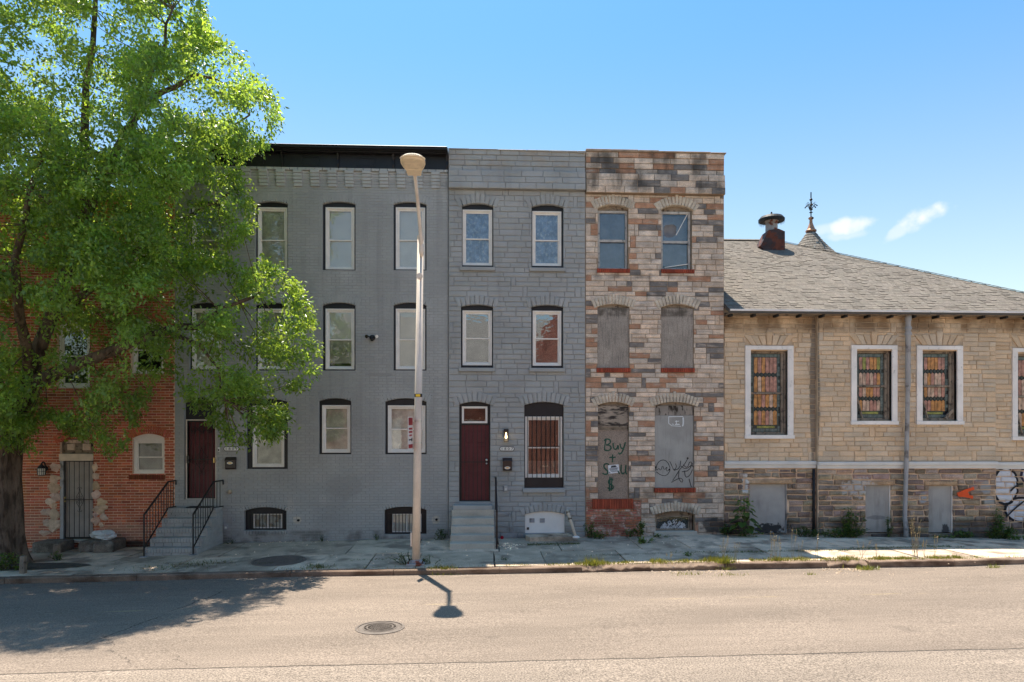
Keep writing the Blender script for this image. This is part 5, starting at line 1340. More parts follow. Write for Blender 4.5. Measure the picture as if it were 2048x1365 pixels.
# stained glass windows
def stained(w, seed, diag):
    rr = random.Random(seed); c = (w['o'][0] + w['o'][1]) / 2
    yy = yp if pil0 < fx(c) < pil1 else yc
    o, i = rect_px(*w['o']), rect_px(*w['i'])
    mb = MB(); mb.box(o[0], i[0], yy - .05, yy + .12, o[2] + .10, o[3] - .11); mb.box(i[1], o[1], yy - .05, yy + .12, o[2] + .10, o[3] - .11)
    mb.box(o[0], o[1], yy - .052, yy + .12, o[3] - .108, o[3]); mb.box(o[0] - .02, o[1] + .02, yy - .075, yy + .12, o[2], o[2] + .098)
    win = mb.build('stained_window', MAT['white_paint'], ch, bevel=.005)
    y = yy + .10
    mb = MB(); mb.ring(i[0], i[1], i[2], i[3], .05, y - .02, y + .08, wt=.06, wb=.07); mb.box(i[1] - .13, i[1] - .06, y - .01, y + .07, i[2] + .07, i[3] - .06); mb.build('wood_frame', MAT['old_wood'], win, bevel=.004)
    zr = fz(c, w['r'])
    mb = MB(); mb.box(i[0] + .05, i[1] - .13, y - .005, y + .05, zr - .028, zr + .022); mb.build('meeting_rail', MAT['old_wood'], win)
    g0, g1 = i[0] + .05, i[1] - .13
    mb = MB(); mb.box(g0, g1, y + .052, y + .06, i[2] + .07, i[3] - .06); mb.build('lead_backing', MAT['sg_ink_glass'], win)
    groups = {}
    def pane(poly, col, d=.008):
        m = MB(); m.prism(poly, y + .045 - d * rr.uniform(.3, 1), y + .0515); m.build('glass_pane', MAT['sg_' + col], win)
    for (za, zb) in ((zr + .025, i[3] - .062), (i[2] + .075, zr - .032)):
        bw = .075
        nz = max(4, int((zb - za) / .085))
        for k in range(nz):
            a, b = za + (zb - za) * k / nz + .004, za + (zb - za) * (k + 1) / nz - .004
            for (xa, xb) in ((g0, g0 + bw), (g1 - bw, g1)):
                pane([(xa + .004, a), (xb - .004, a), (xb - .004, b), (xa + .004, b)], 'slate' if rr.random() < .75 else 'ink_glass')
        top = zb > zr
        if top:
            for k in range(6):
                xa = g0 + bw + (g1 - g0 - 2 * bw) * k / 6; xb = xa + (g1 - g0 - 2 * bw) / 6; pane([(xa + .003, zb - .085), (xb - .003, zb - .085), (xb - .003, zb - .012), (xa + .003, zb - .012)], 'slate')
            fa, fb = za, zb - .10
        else:
            for k in range(6):
                xa = g0 + bw + (g1 - g0 - 2 * bw) * k / 6; xb = xa + (g1 - g0 - 2 * bw) / 6; pane([(xa + .003, za + .008), (xb - .003, za + .008), (xb - .003, za + .09), (xa + .003, za + .09)], 'slate')
            pane([(g0 + .19, za + .105), (g1 - .15, za + .105), (g1 - .15, za + .165), (g0 + .19, za + .165)], 'olive')
            fa, fb = za + .19, zb
        h0, h1 = g0 + bw + .03, g1 - bw - .015; n = 6; w_ = (h1 - h0) / n
        for s in (-1, 1): 
            xx = h0 - .022 if s < 0 else h1 + .002; pane([(xx, fa), (xx + .014, fa), (xx + .014, fb), (xx, fb)], 'slate')
        zm = fa + (fb - fa) * (.50 if top else .52)
        for k in range(n):
            xa, xb = h0 + k * w_ + .006, h0 + (k + 1) * w_ - .006; xm = (xa + xb) / 2
            cols = rr.choices(('amber', 'rose', 'pale', 'olive'), (.37, .37, .245, .015), k=2)
            pane([(xa, zm + .07), (xm, zm + .035), (xb, zm + .07), (xb, fb - .004), (xa, fb - .004)], cols[0])
            pane([(xa, fa + .004), (xb, fa + .004), (xb, zm - .07), (xm, zm - .035), (xa, zm - .07)], cols[1])
        for k in range(n + 1):
            xm = h0 + k * w_; hw = w_ * .42
            P = [(xm - hw, zm), (xm, zm - .058), (xm + hw, zm), (xm, zm + .058)]
            if k == 0: P = P[1:]
            if k == n: P = [P[0], P[1], P[3]]
            pane(P, 'ink_glass')
    if diag:
        mb = MB(); mb.bar((i[0] + .045, y - .02, i[2] + .72), (i[0] + .22, y - .02, i[2] + .06), .035)
        if diag > 1: mb.bar((i[1] - .05, y - .025, i[2] + .30), (i[1] - .26, y - .025, i[2] + .06), .075)
        mb.build('loose_slat', MAT['old_wood'], win)
for k, w in enumerate(WC): stained(w, 30 + k, (0, 1, 2, 1)[k])
# ------------------------------------------------------------------ church roof
ridge = at(1553, 482, 6.0); ze_ = ze; yE = -.42
slope = (ridge.z - ze_) / (6.0 - yE)
xhc = ridge.x + (6.0 - yE) * 1.0
roof = MB(); t = .10
rx0 = CL - .01
V = [(rx0, yE, ze_), (xhc, yE, ze_), (ridge.x, 6.0, ridge.z), (rx0, 6.0, ridge.z), (rx0, 12.42, ze_), (xhc, 12.42, ze_)]
Vb = [(x, y, z - t) for x, y, z in V]
roof.add(V + Vb, [(0, 1, 2, 3), (3, 2, 5, 4), (1, 5, 2), (6, 9, 8, 7), (9, 10, 11, 8), (7, 8, 11), (0, 6, 7, 1), (1, 7, 11, 5), (5, 11, 10, 4), (0, 3, 9, 6), (3, 4, 10, 9)])
rf = roof.build('roof', MAT['shingle_under'], ch)
sh_ = MB(); EXP = .145; sl = math.hypot(6.0 - yE, ridge.z - ze_); dy, dz = (6.0 - yE) / sl, (ridge.z - ze_) / sl
nr = int(sl / EXP)
for k in range(nr + 1):
    s0 = k * EXP; s1 = min(s0 + EXP + .01, sl); xe = ridge.x + (sl - s0) / sl * (xhc - ridge.x)
    x = rx0 - (.15 if k % 2 else 0) - R.uniform(0, .1)
    while x < xe - .01:
        w = R.choice((.11, .15, .17, .22)) ; xa, xb = max(x, rx0) + .003, min(x + w, xe) - .003
        if xb - xa > .02:
            xb2 = min(xb, ridge.x + (sl - s1) / sl * (xhc - ridge.x)); xa2 = min(xa, xb2)
            l = R.choice((.007, .008, .010, .019))
            p = lambda xx, s, o: (xx, yE + dy * s - dz * o, ze_ + dz * s + dy * o)
            tt = tj(R.choice((1, 1, 1.06, .94, .88)), .05, .02)
            sh_.add([p(xa, s0 - .004, .001), p(xb, s0 - .004, .001), p(xb, s0 - .004, l), p(xa, s0 - .004, l), p(xb2, s1, .004), p(xa2, s1, .004)], [(0, 1, 2, 3), (3, 2, 4, 5)], 0, tt)
        x += w
sh_.build('shingle', MAT['shingle'], rf, kind='stuff')
cap = MB()
N = 46
for k in range(N):
    a = k / N; b = (k + 1) / N
    P0 = Vector((xhc, yE, ze_)).lerp(Vector((ridge.x, 6, ridge.z)), a); P1 = Vector((xhc, yE, ze_)).lerp(Vector((ridge.x, 6, ridge.z)), b)
    q = Vector((0, -.09, .0)); r = Vector((.09, .0, 0)); u = Vector((0, 0, .035))
    cap.add([P0 + q + u * .2, P0 + u * 1.3, P0 + r + u * .2, P1 + r + u * .1, P1 + u, P1 + q + u * .1], [(0, 1, 4, 5), (1, 2, 3, 4)], 0, tj(.95, .1, .02))
x = rx0
while x < ridge.x:
    cap.add([(x, 5.88, ridge.z - .02), (x + .3, 5.88, ridge.z - .02), (x + .3, 6, ridge.z + .045), (x, 6, ridge.z + .05), (x + .3, 6.12, ridge.z - .03), (x, 6.12, ridge.z - .03)], [(0, 1, 2, 3), (3, 2, 4, 5)], 0, tj(.95, .1, .02)); x += .3
cap.build('ridge_cap', MAT['shingle'], rf, kind='stuff')
mb = MB(); mb.box(rx0 + .02, xhc, yE - .018, yE - .001, ze_ - .045, ze_ + .004); mb.build('eave_board', MAT['white_paint'], rf)
for k in range(20):
    u = 1460 + k * 45.6
    if u > 2200: break
    xx = fx(u, -.2); mb = MB(); mb.box(xx - .03, xx + .03, yE + .09, yc - .12, ze_ - .165, ze_ - .102); mb.build('rafter_tail', MAT['tar'], ch)
mb = MB(); mb.box(CL, CR, yE + .02, yc - .001, ze_ - .102, ze_ - .09); mb.build('soffit', MAT['old_wood'], ch)
# rusty roof ventilator
vp = at(1543, 490, 5.1); vb = Vector((vp.x, 5.1, ze_ + slope * (5.1 - yE)))
vt = thing('roof_ventilator', 'rusty round roof ventilator with ragged black cap on the church ridge', 'ventilator', vb)
k_ = 23.2 / FOC
mb = MB(); zz = at(1543, 466, 5.1).z
pz = [(-.22, vb.z - .35), (.36, vb.z - .35), (.36, zz - .02), (.14, zz + .07), (-.2, zz + .02), (-.48, vb.z + .02)]
mb.prism([(vb.x + x, z) for x, z in pz], 4.85, 5.4); mb.build('base_box', MAT['rust_dark'], vt)
mb = MB(); z1 = at(1543, 440, 5.1).z; mb.lathe((vb.x, 5.1, 0), [(.20, vb.z - .2), (.20, z1 - .1), (.26, z1), (.26, z1 + .03)], 20); mb.build('neck', MAT['rust'], vt, smooth=False)
mb = MB(); zc2 = at(1543, 443, 5.1).z; prof_ = [(.425, zc2), (.435, zc2 + .06), (.36, zc2 + .15), (.2, zc2 + .20), (.04, zc2 + .21), (.025, zc2 + .31), (.005, zc2 + .33)]
mb.lathe((vb.x, 5.1, 0), prof_, 28)
for k in range(44):
    w = 2 * math.pi * k / 44; cx, cy = vb.x + .43 * math.cos(w), 5.1 + .43 * math.sin(w); h = R.uniform(.05, .13)
    mb.add([(cx - .02 * math.sin(w), cy + .02 * math.cos(w), zc2 + .03), (cx + .02 * math.sin(w), cy - .02 * math.cos(w), zc2 + .03), (cx, cy, zc2 - h)], [(0, 1, 2)])
mb.build('cap', MAT['tar'], vt)
# conical turret roof behind the ridge with a copper finial
cp = at(1622, 466, 8.6)
tu = thing('church_turret', 'round stone turret with conical shingled roof and tall copper finial behind church ridge', 'turret', (cp.x, 8.6, zbc))
mb = MB(); apex = cp.z; bz0 = apex - 3.0; mb.lathe((cp.x, 8.6, 0), [(1.9, zbc), (1.9, bz0 + .1)], 32); mb.build('drum', MAT['church_stone'], tu)
mb = MB()
def crad(z): h = apex - z; return .17 + .62 * h + .20 * h * h
z = bz0; k = 0
while z < apex - .02:
    z1 = min(z + .12, apex); n = 34; o = (k % 2) * .5
    r0, r1 = crad(z) + .018, crad(z1)
    cols_ = [tj(R.choice((1, 1.1, .9, .75)), .1, .03) for _ in range(n)]
    for i in range(n):
        a, b = 2 * math.pi * (i + o) / n, 2 * math.pi * (i + 1 + o) / n
        c_ = lambda r, w, zz: (cp.x + r * math.cos(w), 8.6 + r * math.sin(w), zz)
        mb.add([c_(r0, a + .006, z), c_(r0, b - .006, z), c_(r1, b - .006, z1), c_(r1, a + .006, z1), c_(r0 - .02, a + .006, z), c_(r0 - .02, b - .006, z)], [(0, 1, 2, 3), (4, 5, 1, 0)], 0, cols_[i])
    z = z1; k += 1
mb.build('cone_shingle', MAT['cone_shingle'], tu, kind='stuff')
sc_ = 26.55 / FOC
Zp = lambda v: at(1622, v, 8.6).z
mb = MB(); mb.lathe((cp.x, 8.6, 0), [(.205, Zp(464)), (.205, Zp(461.5)), (.15, Zp(459)), (.10, Zp(452)), (.06, Zp(446)), (.055, Zp(440)), (.10, Zp(438)), (.10, Zp(436)), (.045, Zp(434))], 18); mb.build('finial_base', MAT['copper'], tu, smooth=False)
mb = MB(); mb.tube([(cp.x, 8.6, Zp(435)), (cp.x, 8.6, Zp(385))], .022, 8)
mb.lathe((cp.x, 8.6, 0), [(.02, Zp(402.5)), (.05, Zp(401)), (.062, Zp(400)), (.05, Zp(398.5)), (.02, Zp(397))], 12)
for z_ in (425.5, 420): mb.lathe((cp.x, 8.6, 0), [(.02, Zp(z_ + 1.5)), (.075, Zp(z_)), (.02, Zp(z_ - 1.5))], 10)
for q in range(6):
    w = 2 * math.pi * (q + .3) / 6; d = Vector((math.cos(w), math.sin(w), 0)); b = Vector((cp.x, 8.6, 0))
    mb.tube([b + d * .02 + Vector((0, 0, Zp(420))), b + d * .09 + Vector((0, 0, Zp(414))), b + d * .15 + Vector((0, 0, Zp(410.5))), b + d * .24 + Vector((0, 0, Zp(414.5)))], [.014, .014, .018, .026], 6)
    mb.tube([b + d * .02 + Vector((0, 0, Zp(412))), b + d * .14 + Vector((0, 0, Zp(406))), b + d * .2 + Vector((0, 0, Zp(407)))], .008, 5)
mb.build('finial', MAT['tar'], tu)
# downpipes
def pipe(name, label, us, Y, r, mat, straps=()):
    pts = [at(u, v, Y) for u, v, _ in us]; t = thing(name, label, 'drainpipe', (pts[-1].x, Y, pts[-1].z))
    mb = MB(); mb.tube(pts, [r * k for _, _, k in us], 12); mb.build('pipe', MAT[mat], t, smooth=True)
    for v in straps:
        p = at(us[0][0], v, Y); m2 = MB(); m2.lathe((p.x, Y, p.z), [(r * 1.0, -.035), (r * 1.3, -.035), (r * 1.3, .035), (r * 1.0, .035)], 12); m2.build('collar', MAT[mat], t)
    return t
pipe('drainpipe', 'tall grey metal drainpipe between two stained glass windows of the church', [(1816.5, 628, 1.25), (1816.5, 641, 1.25), (1816.3, 643, 1), (1816, 774, 1), (1815.8, 776, .82), (1812.8, 925, .82), (1812.5, 940, .82), (1809.5, 1035, .82), (1812, 1055, .9), (1812, 1074, .9)], yp - .16, .066, 'galv', (657, 668))
pipe('drainpipe', 'thin dark pipe in the corner of the church base', [(1627.5, 938, 1), (1627.5, 1066, 1)], yc - .07, .035, 'tar', (958, 985, 1020))
# spray marks on the rubble
strokes(ch, 'orange_arrow', [[(1915, 989), (1927, 984), (1948, 977)], [(1916, 990), (1930, 992), (1946, 995)], [(1918, 987), (1935, 985)], [(1918, 991), (1938, 990)], [(1925, 988), (1936, 988)]], yp - .078, .085, MAT['orange_spray'])
strokes(ch, 'spray_tag', [[(2021, 983), (2027, 976), (2036, 970), (2046, 968)], [(1998, 1005), (2010, 1011), (2016, 1012)], [(2012, 1035), (2030, 1017), (2048, 1003)]], yc - .062, .045, MAT['black_spray'])
# ================================================================== stoops, railings, fittings
# painted brick stoop of the wide grey house: real steps measured from the photograph
xa, xb = fx(350) + .0, fx(446)
def zpx(v, Y, u=380): return at(u, v, Y).z
fronts = [(-1.60, 1096.6), (-1.33, 1076.5), (-1.04, 1057), (-.74, 1037.7), (-.44, 1017)]
st = thing('brick_stoop', 'grey painted brick stoop of five steps up to dark red door', 'steps', ((xa + xb) / 2, -.8, side_z((xa + xb) / 2, -1.5) - .02))
tops = [zpx(v, y) for y, v in fronts]
body = MB(); zlow = side_z(xa, -1.6) - .15
for i, ((y, v), z) in enumerate(zip(fronts, tops)):
    y2 = fronts[i + 1][0] if i < 4 else -.012
    body.box(xa + .012, xb - .012, y + .012, y2 + (.012 if i < 4 else 0), zlow, z - .012)
body.build('core', MAT['grey_mortar'], st)
prev = side_z(xa, -1.6) - .12
for i, ((y, v), z) in enumerate(zip(fronts, tops)):
    # rowlock nosing bricks on edge, one course of stretchers below
    n = 17; w = (xb - xa) / n
    for k in range(n):
        m1 = MB(); a, b = xa + k * w + .0025, xa + (k + 1) * w - .0025
        y2 = min(y + .205, -.014); m1.box(a, b, y - .008, y2, z - .105, z + R.uniform(-.002, .002), 0, tj(1, .05, .01)); m1.build('nosing_brick', MAT['grey_step'], st, bevel=.004)
    y2 = fronts[i + 1][0] if i < 4 else -.012
    if y2 - (y + .21) > .03:
        x = xa
        while x < xb - .02:
            ww = min(.21, xb - x); m1 = MB(); m1.box(x + .003, x + ww - .003, y + .211, y2 + .0, z - .05, z - .003, 0, tj(1.05, .05, .01)); m1.build('tread_brick', MAT['grey_step'], st, bevel=.003); x += ww
    mb = MB(); x = xa - (.1 if i % 2 else 0); zz = prev
    rows_ = max(1, round((z - .108 - prev) / .075))
    for r_ in range(rows_):
        x = xa - (.1 if (i + r_) % 2 else 0); za = prev + (z - .108 - prev) * r_ / rows_; zb_ = prev + (z - .108 - prev) * (r_ + 1) / rows_
        while x < xb - .02:
            a, b = max(x, xa) + .003, min(x + .21, xb) - .003
            if b - a > .03:
                m1 = MB(); m1.stone([(a, za + .003), (b, za + .003), (b, zb_ - .003), (a, zb_ - .003)], y + .012, .016, .004, .002, tj(.95, .05, .01), False); m1.build('riser_brick', MAT['grey_step'], st)
            x += .21
    prev = z - .004
# right flank: brick courses, each brick a shallow block facing +X
mb = MB(); z = zlow; row = 0; cntp = 0
while z < tops[-1] - .11:
    yfront = next((f[0] for f, t_ in zip(fronts, tops) if z < t_ - .09), None)
    if yfront is None: break
    y = yfront - (.1 if row % 2 else 0)
    while y < -.03:
        a, b = max(y, yfront) + .003, min(y + .21, -.012) - .003
        if b - a > .03: mb.box(xb - .013, xb + .003 + R.uniform(0, .002), a, b, z + .003, min(z + .07, tops[-1] - .107), 0, tj(1.05, .04, .01))
        y += .21
    z += .073; row += 1
mb.build('flank_brick', MAT['grey_step'], st, kind='stuff')
mt = MB(); p = at(405, 1012, -.25); mt.box(p.x - .36, p.x + .22, -.42, -.10, tops[-1] + .002, tops[-1] + .02); tag(mt.build('doormat', MAT['tar'], bevel=.004), 'black doormat on top step before the dark red door', 'doormat')
def stoop_rail(label, x, dx):
    y0, y1, y2 = fronts[0][0] - .05, fronts[4][0] + .02, -.03
    zb0 = side_z(x, y0) + .0; zt0_, zt1 = zpx(1030, y0) - .0, zpx(964, y1)
    t = thing('stoop_railing', label, 'railing', (x, y0, zb0), 'railings of the grey brick stoop')
    lo0, lo1 = zt0_ - .78, zt1 - .66
    m = MB(); m.bar((x, y0, zb0), (x, y0, zt0_ + .01), .028); m.build('post', MAT['black_iron'], t)
    m = MB(); m.box(x - .07, x + .07, y0 - .07, y0 + .07, zb0 - .02, zb0 + .012); m.build('foot_plate', MAT['galv'], t)
    m = MB(); m.bar((x, y0, zt0_), (x, y1, zt1), .032); m.bar((x, y1, zt1), (x + dx, y2, zt1 + .01), .032); m.bar((x + dx, y2, zt1), (x + dx, y2, zt1 - .10), .026); m.build('handrail', MAT['black_iron'], t)
    m = MB(); m.bar((x, y0, lo0), (x, y1, lo1), .024); m.bar((x, y1, lo1), (x + dx, y2, lo1), .024); m.build('lower_rail', MAT['black_iron'], t)
    for k in range(1, 9):
        f = k / 8.6; y = y0 + (y1 - y0) * f; m = MB(); m.bar((x, y, lo0 + (lo1 - lo0) * f), (x, y, zt0_ + (zt1 - zt0_) * f), .014); m.build('baluster', MAT['black_iron'], t)
    for k in range(0, 3):
        f = k / 3; y = y1 + (y2 - y1) * f; m = MB(); m.bar((x + dx * f, y, lo1), (x + dx * f, y, zt1), .014); m.build('baluster', MAT['black_iron'], t)
stoop_rail('black iron railing on the stoop side nearest the red brick house', xa + .015, .02)
stoop_rail('black iron railing on the stoop side nearest the mailbox', fx(446) - .075, .09)
# concrete steps of the grey stone house
cs = thing('concrete_steps', 'plain five tread concrete steps up to maroon barred door', 'steps', (fx(946), -.9, side_z(fx(946), -1.6) - .02))
xl, xr = fx(905), fx(987.5)
fy = [-1.62, -1.32, -1.02, -.72, -.42]; fv = [1087, 1070.5, 1053, 1036.5, 1020]
zl = side_z(xl, -1.6) - .12
for i in range(5):
    z = at(946, fv[i], fy[i]).z; z0 = at(946, fv[i - 1], fy[i - 1]).z - .035 if i else zl
    m = MB(); y2 = fy[i + 1] + .03 if i < 4 else ys - .03
    m.box(xl + R.uniform(0, .008), xr - R.uniform(0, .008), fy[i] - .012, y2, z0 + .0, z, 0, tj(1, .05, .01)); m.build('step', MAT['concrete'], cs, bevel=.012)
    if i: 
        m = MB(); m.box(xl + .02, xr - .02, fy[i] + .02, ys - .03, zl, z0 + .001); m.build('core', MAT['concrete'], cs)
m = MB(); m.box(xl + .03, fx(984), ys - .40, ys - .001, at(950, 1019, -.3).z, at(950, 1008.7, -.1).z); m.build('landing', MAT['grey_step'], cs, bevel=.01)
rl = thing('handrail', 'plain black square handrail beside the concrete steps', 'railing', (fx(989.5, -1.5), -1.5, side_z(fx(989), -1.5)))
xh = xr + .045; pt = at(988, 957, -.35).z
m = MB(); zb_ = side_z(xh, -1.62); m.bar((xh, -1.62, zb_), (xh, -1.62, zb_ + .92), .045); m.build('post', MAT['black_iron'], rl)
m = MB(); m.bar((xh, -1.62, zb_ + .92), (xh, -.30, pt), .045); m.bar((xh, -.30, pt), (xh, ys - .03, pt), .045); m.build('rail', MAT['black_iron'], rl)
m = MB(); m.bar((xh, -.42, at(988, 1020, -.42).z), (xh, -.42, pt - .06), .045); m.build('upper_post', MAT['black_iron'], rl)
# wall lamps
def box_lamp(u, v0, v1, y, label, lit, grp):
    c = at(u, (v0 + v1) / 2, y); H = at(u, v0, y).z - at(u, v1, y).z; w = .062; zb_ = c.z - H / 2
    t = thing('wall_lamp', label, 'wall lamp', (c.x, y, zb_), grp)
    m = MB(); m.box(c.x - w, c.x + w, y - .02, y - .001, zb_ + H * .35, zb_ + H); m.box(c.x - w, c.x + w, y - .15, y - .02, zb_ + H * .82, zb_ + H); m.build('cap', MAT['black_iron'], t, bevel=.004)
    m = MB()
    for sx in (-1, 1):
        for yy in (-.145, -.03): m.bar((c.x + sx * (w - .007), y + yy, zb_), (c.x + sx * (w - .007), y + yy, zb_ + H * .83), .012)
    m.box(c.x - w, c.x + w, y - .15, y - .02, zb_ - .012, zb_); m.build('cage', MAT['black_iron'], t)
    m = MB(); m.lathe((c.x, y - .088, zb_ + H * .42), [(.004, -.06), (.024, -.045), (.028, -.01), (.016, .03), (.012, .09)], 12); m.build('bulb', MAT['bulb'] if lit else MAT['frosted'], t, smooth=True)
    for sx in (-1, 1):
        m = MB(); m.box(c.x + sx * (w - .006), c.x + sx * (w - .003), y - .138, y - .034, zb_, zb_ + H * .82); m.build('side_pane', MAT['glass'], t)
    m = MB(); m.box(c.x - w + .012, c.x + w - .012, y - .147, y - .144, zb_, zb_ + H * .82); m.build('front_pane', MAT['glass'], t)
    return t
box_lamp(1012, 858.5, 883, ys - .02, 'black box wall lamp with lit bulb between door and barred window', True, 'box wall lamps')
box_lamp(459.5, 858, 878, -.008, 'unlit black box wall lamp half hidden by leaves above the mailbox', False, 'box wall lamps')
# lantern on the red house
c = at(84, 940, -.15); lt = thing('wall_lantern', 'black carriage lantern with frosted panes on the red brick wall', 'wall lamp', (c.x, -.01, c.z - .17))
m = MB(); m.lathe((c.x, -.17, c.z), [(.062, -.15), (.085, -.13), (.09, .04), (.10, .05), (.07, .10), (.03, .13), (.012, .17)], 6); m.build('roof_and_base', MAT['black_iron'], lt)
m = MB(); m.lathe((c.x, -.17, c.z), [(.087, -.128), (.093, .035)], 6); m.build('frosted_pane', MAT['frosted'], lt)
m = MB()
for k in range(12):
    w = 2 * math.pi * k / 12; m.bar((c.x + .088 * math.cos(w), -.17 + .088 * math.sin(w), c.z - .13), (c.x + .095 * math.cos(w), -.17 + .095 * math.sin(w), c.z + .04), .008)
for h in (-.045,): m.lathe((c.x, -.17, c.z + h), [(.088, -.006), (.097, -.004), (.097, .004), (.088, .006)], 6)
m.build('glazing_bar', MAT['black_iron'], lt)
m = MB(); m.tube([(c.x + .01, -.012, c.z + .02), (c.x + .01, -.06, c.z + .17), (c.x + .005, -.12, c.z + .20), (c.x, -.17, c.z + .16)], .018, 8); m.lathe((c.x + .01, -.012, c.z + .02), [(.06, -.012), (.06, .006)], 12, axis='Y'); m.build('bracket', MAT['black_iron'], lt, smooth=True)
# mailboxes
def mailbox(u0, u1, v0, v1, y, label, sealpos):
    X0, X1, Z0, Z1 = rect_px(u0, u1, v0, v1, y); t = thing('mailbox', label, 'mailbox', ((X0 + X1) / 2, y, Z0), 'wall mailboxes')
    n = [(y, Z0), (y - .075, Z0), (y - .095, Z0 + .03), (y - .095, Z1 - .09), (y, Z1 - .09)]
    def ext(m, pr, xa, xb):
        k = len(pr); m.add([(xa, a, b) for a, b in pr] + [(xb, a, b) for a, b in pr], [tuple(range(k - 1, -1, -1)), tuple(range(k, 2 * k))] + [(i, (i + 1) % k, k + (i + 1) % k, k + i) for i in range(k)])
    m = MB(); ext(m, n, X0 + .006, X1 - .006); m.build('body', MAT['mail_black'], t, bevel=.005)
    m = MB(); ext(m, [(y, Z1), (y - .03, Z1 - .004), (y - .108, Z1 - .075), (y - .108, Z1 - .11), (y - .098, Z1 - .11), (y - .098, Z1 - .088), (y, Z1 - .088)], X0, X1); m.build('lid', MAT['mail_black'], t, bevel=.003)
    cx = (X0 + X1) / 2; cz = Z0 + (Z1 - Z0) * sealpos; P = [(cx + .075 * math.cos(a), cz + .036 * math.sin(a)) for a in np.linspace(0, 2 * math.pi, 20, endpoint=False)]
    m = MB(); m.prism(P, y - .104, y - .0955); s = m.build('oval_plate', MAT['plate_white'], t)
    m = MB(); P2 = [(cx + .05 * math.cos(a), cz + .018 * math.sin(a)) for a in np.linspace(0, 2 * math.pi, 16, endpoint=False)]; m.prism(P2, y - .1052, y - .104); m.build('oval_print', MAT['brass'], s)
mailbox(452, 473, 914.5, 939, -.008, 'black wall mailbox with pale oval plate beside the dark red door', .52)
mailbox(1005, 1024, 916, 941.5, ys - .022, 'dark brown wall mailbox with white oval near its bottom edge', .22)
# house number plates
def plate(u, v, y, body, label):
    c = at(u, v, y); w, h = .198, .06; t = thing('number_plate', label, 'house number', (c.x, y, c.z - h), 'house number plates')
    def octo(w, h, k): return [(c.x - w, c.z - h * k), (c.x - w + h * .55, c.z - h), (c.x + w - h * .55, c.z - h), (c.x + w, c.z - h * k), (c.x + w, c.z + h * k), (c.x + w - h * .55, c.z + h), (c.x - w + h * .55, c.z + h), (c.x - w, c.z + h * k)]
    m = MB(); m.prism(octo(w, h, .28), y - .012, y - .001); m.build('backing', MAT['black_iron'], t)
    m = MB(); m.prism(octo(w - .014, h - .013, .25), y - .016, y - .012); m.build('face', MAT['plate_white'], t)
    text(body, .098, (c.x, y - .0165, c.z - .002), MAT['ink'], t, 'numerals', .001, 1.15)
plate(1014, 898, ys - .022, '1 8 0 7', 'white eight sided number plate reading 1807')
plate(463, 898, -.01, '1 8 0 9', 'white number plate beginning 180 with its end behind leaves')
def small_box(name, label, cat, u0, u1, v0, v1, y, d, mat, inner=None):
    X0, X1, Z0, Z1 = rect_px(u0, u1, v0, v1, y); t = thing(name, label, cat, ((X0 + X1) / 2, y, Z0)); m = MB(); m.box(X0, X1, y - d, y - .001, Z0, Z1); m.build('housing', MAT[mat], t, bevel=.006)
    if inner:
        m = MB(); w = (X1 - X0) * .25; m.box(X0 + w, X1 - w, y - d - .008, y - d, Z0 + (Z1 - Z0) * .2, Z0 + (Z1 - Z0) * .55); m.build('face', MAT[inner], t, bevel=.003)
    return t
small_box('doorbell', 'small white doorbell beside the dark red door', 'doorbell', 436, 440.5, 894.5, 904, -.008, .03, 'plate_white', 'ink')
small_box('meter_box', 'small pale box on grey stone beside the maroon door', 'switch box', 1008, 1015, 971.5, 983, ys - .02, .05, 'galv_light', 'plate_white')
small_box('outlet_box', 'small grey outlet box low on the grey brick wall', 'outlet', 449, 457, 1048, 1059.5, -.01, .05, 'galv', 'plate_white')
m = MB(); c = at(460, 984, -.01); m.lathe((c.x, -.01, c.z), [(.06, 0), (.06, -.03), (.05, -.055), (.01, -.065)], 16, axis='Y'); tag(m.build('round_cover', MAT['daub_plain'], smooth=True), 'round tan cover on grey wall beside the brick stoop', 'cover')
def spigot(u, v, y, label):
    c = at(u, v, y); t = thing('spigot', label, 'tap', (c.x, y, c.z - .05)); m = MB(); m.lathe((c.x, y, c.z), [(.035, 0), (.035, -.01), (.014, -.012), (.014, -.09)], 12, axis='Y'); m.tube([(c.x, y - .08, c.z), (c.x, y - .1, c.z - .05)], .012, 8); m.build('spout', MAT['galv'], t)
    m = MB(); m.lathe((c.x, y - .06, c.z + .035), [(.03, 0), (.03, .012)], 10); m.tube([(c.x, y - .06, c.z), (c.x, y - .06, c.z + .04)], .007, 6); m.build('handle', MAT['galv'], t)
spigot(468, 1041, -.01, 'small garden tap low on wall beside brick stoop'); spigot(1019, 1030, ys - .02, 'small tap on grey stone right of the concrete steps')
for (u, v, l) in ((597, 1041, 'short capped vent stub in plaster patch right of barred basement window'), (873, 1039.5, 'short open vent stub in plaster patch left of concrete steps')):
    c = at(u, v, -.01); m = MB(); m.lathe((c.x, -.012, c.z), [(.02, .0), (.032, 0), (.032, -.03), (.022, -.03), (.020, -.005)], 14, axis='Y'); tag(m.build('vent_stub', MAT['tar']), l, 'vent')
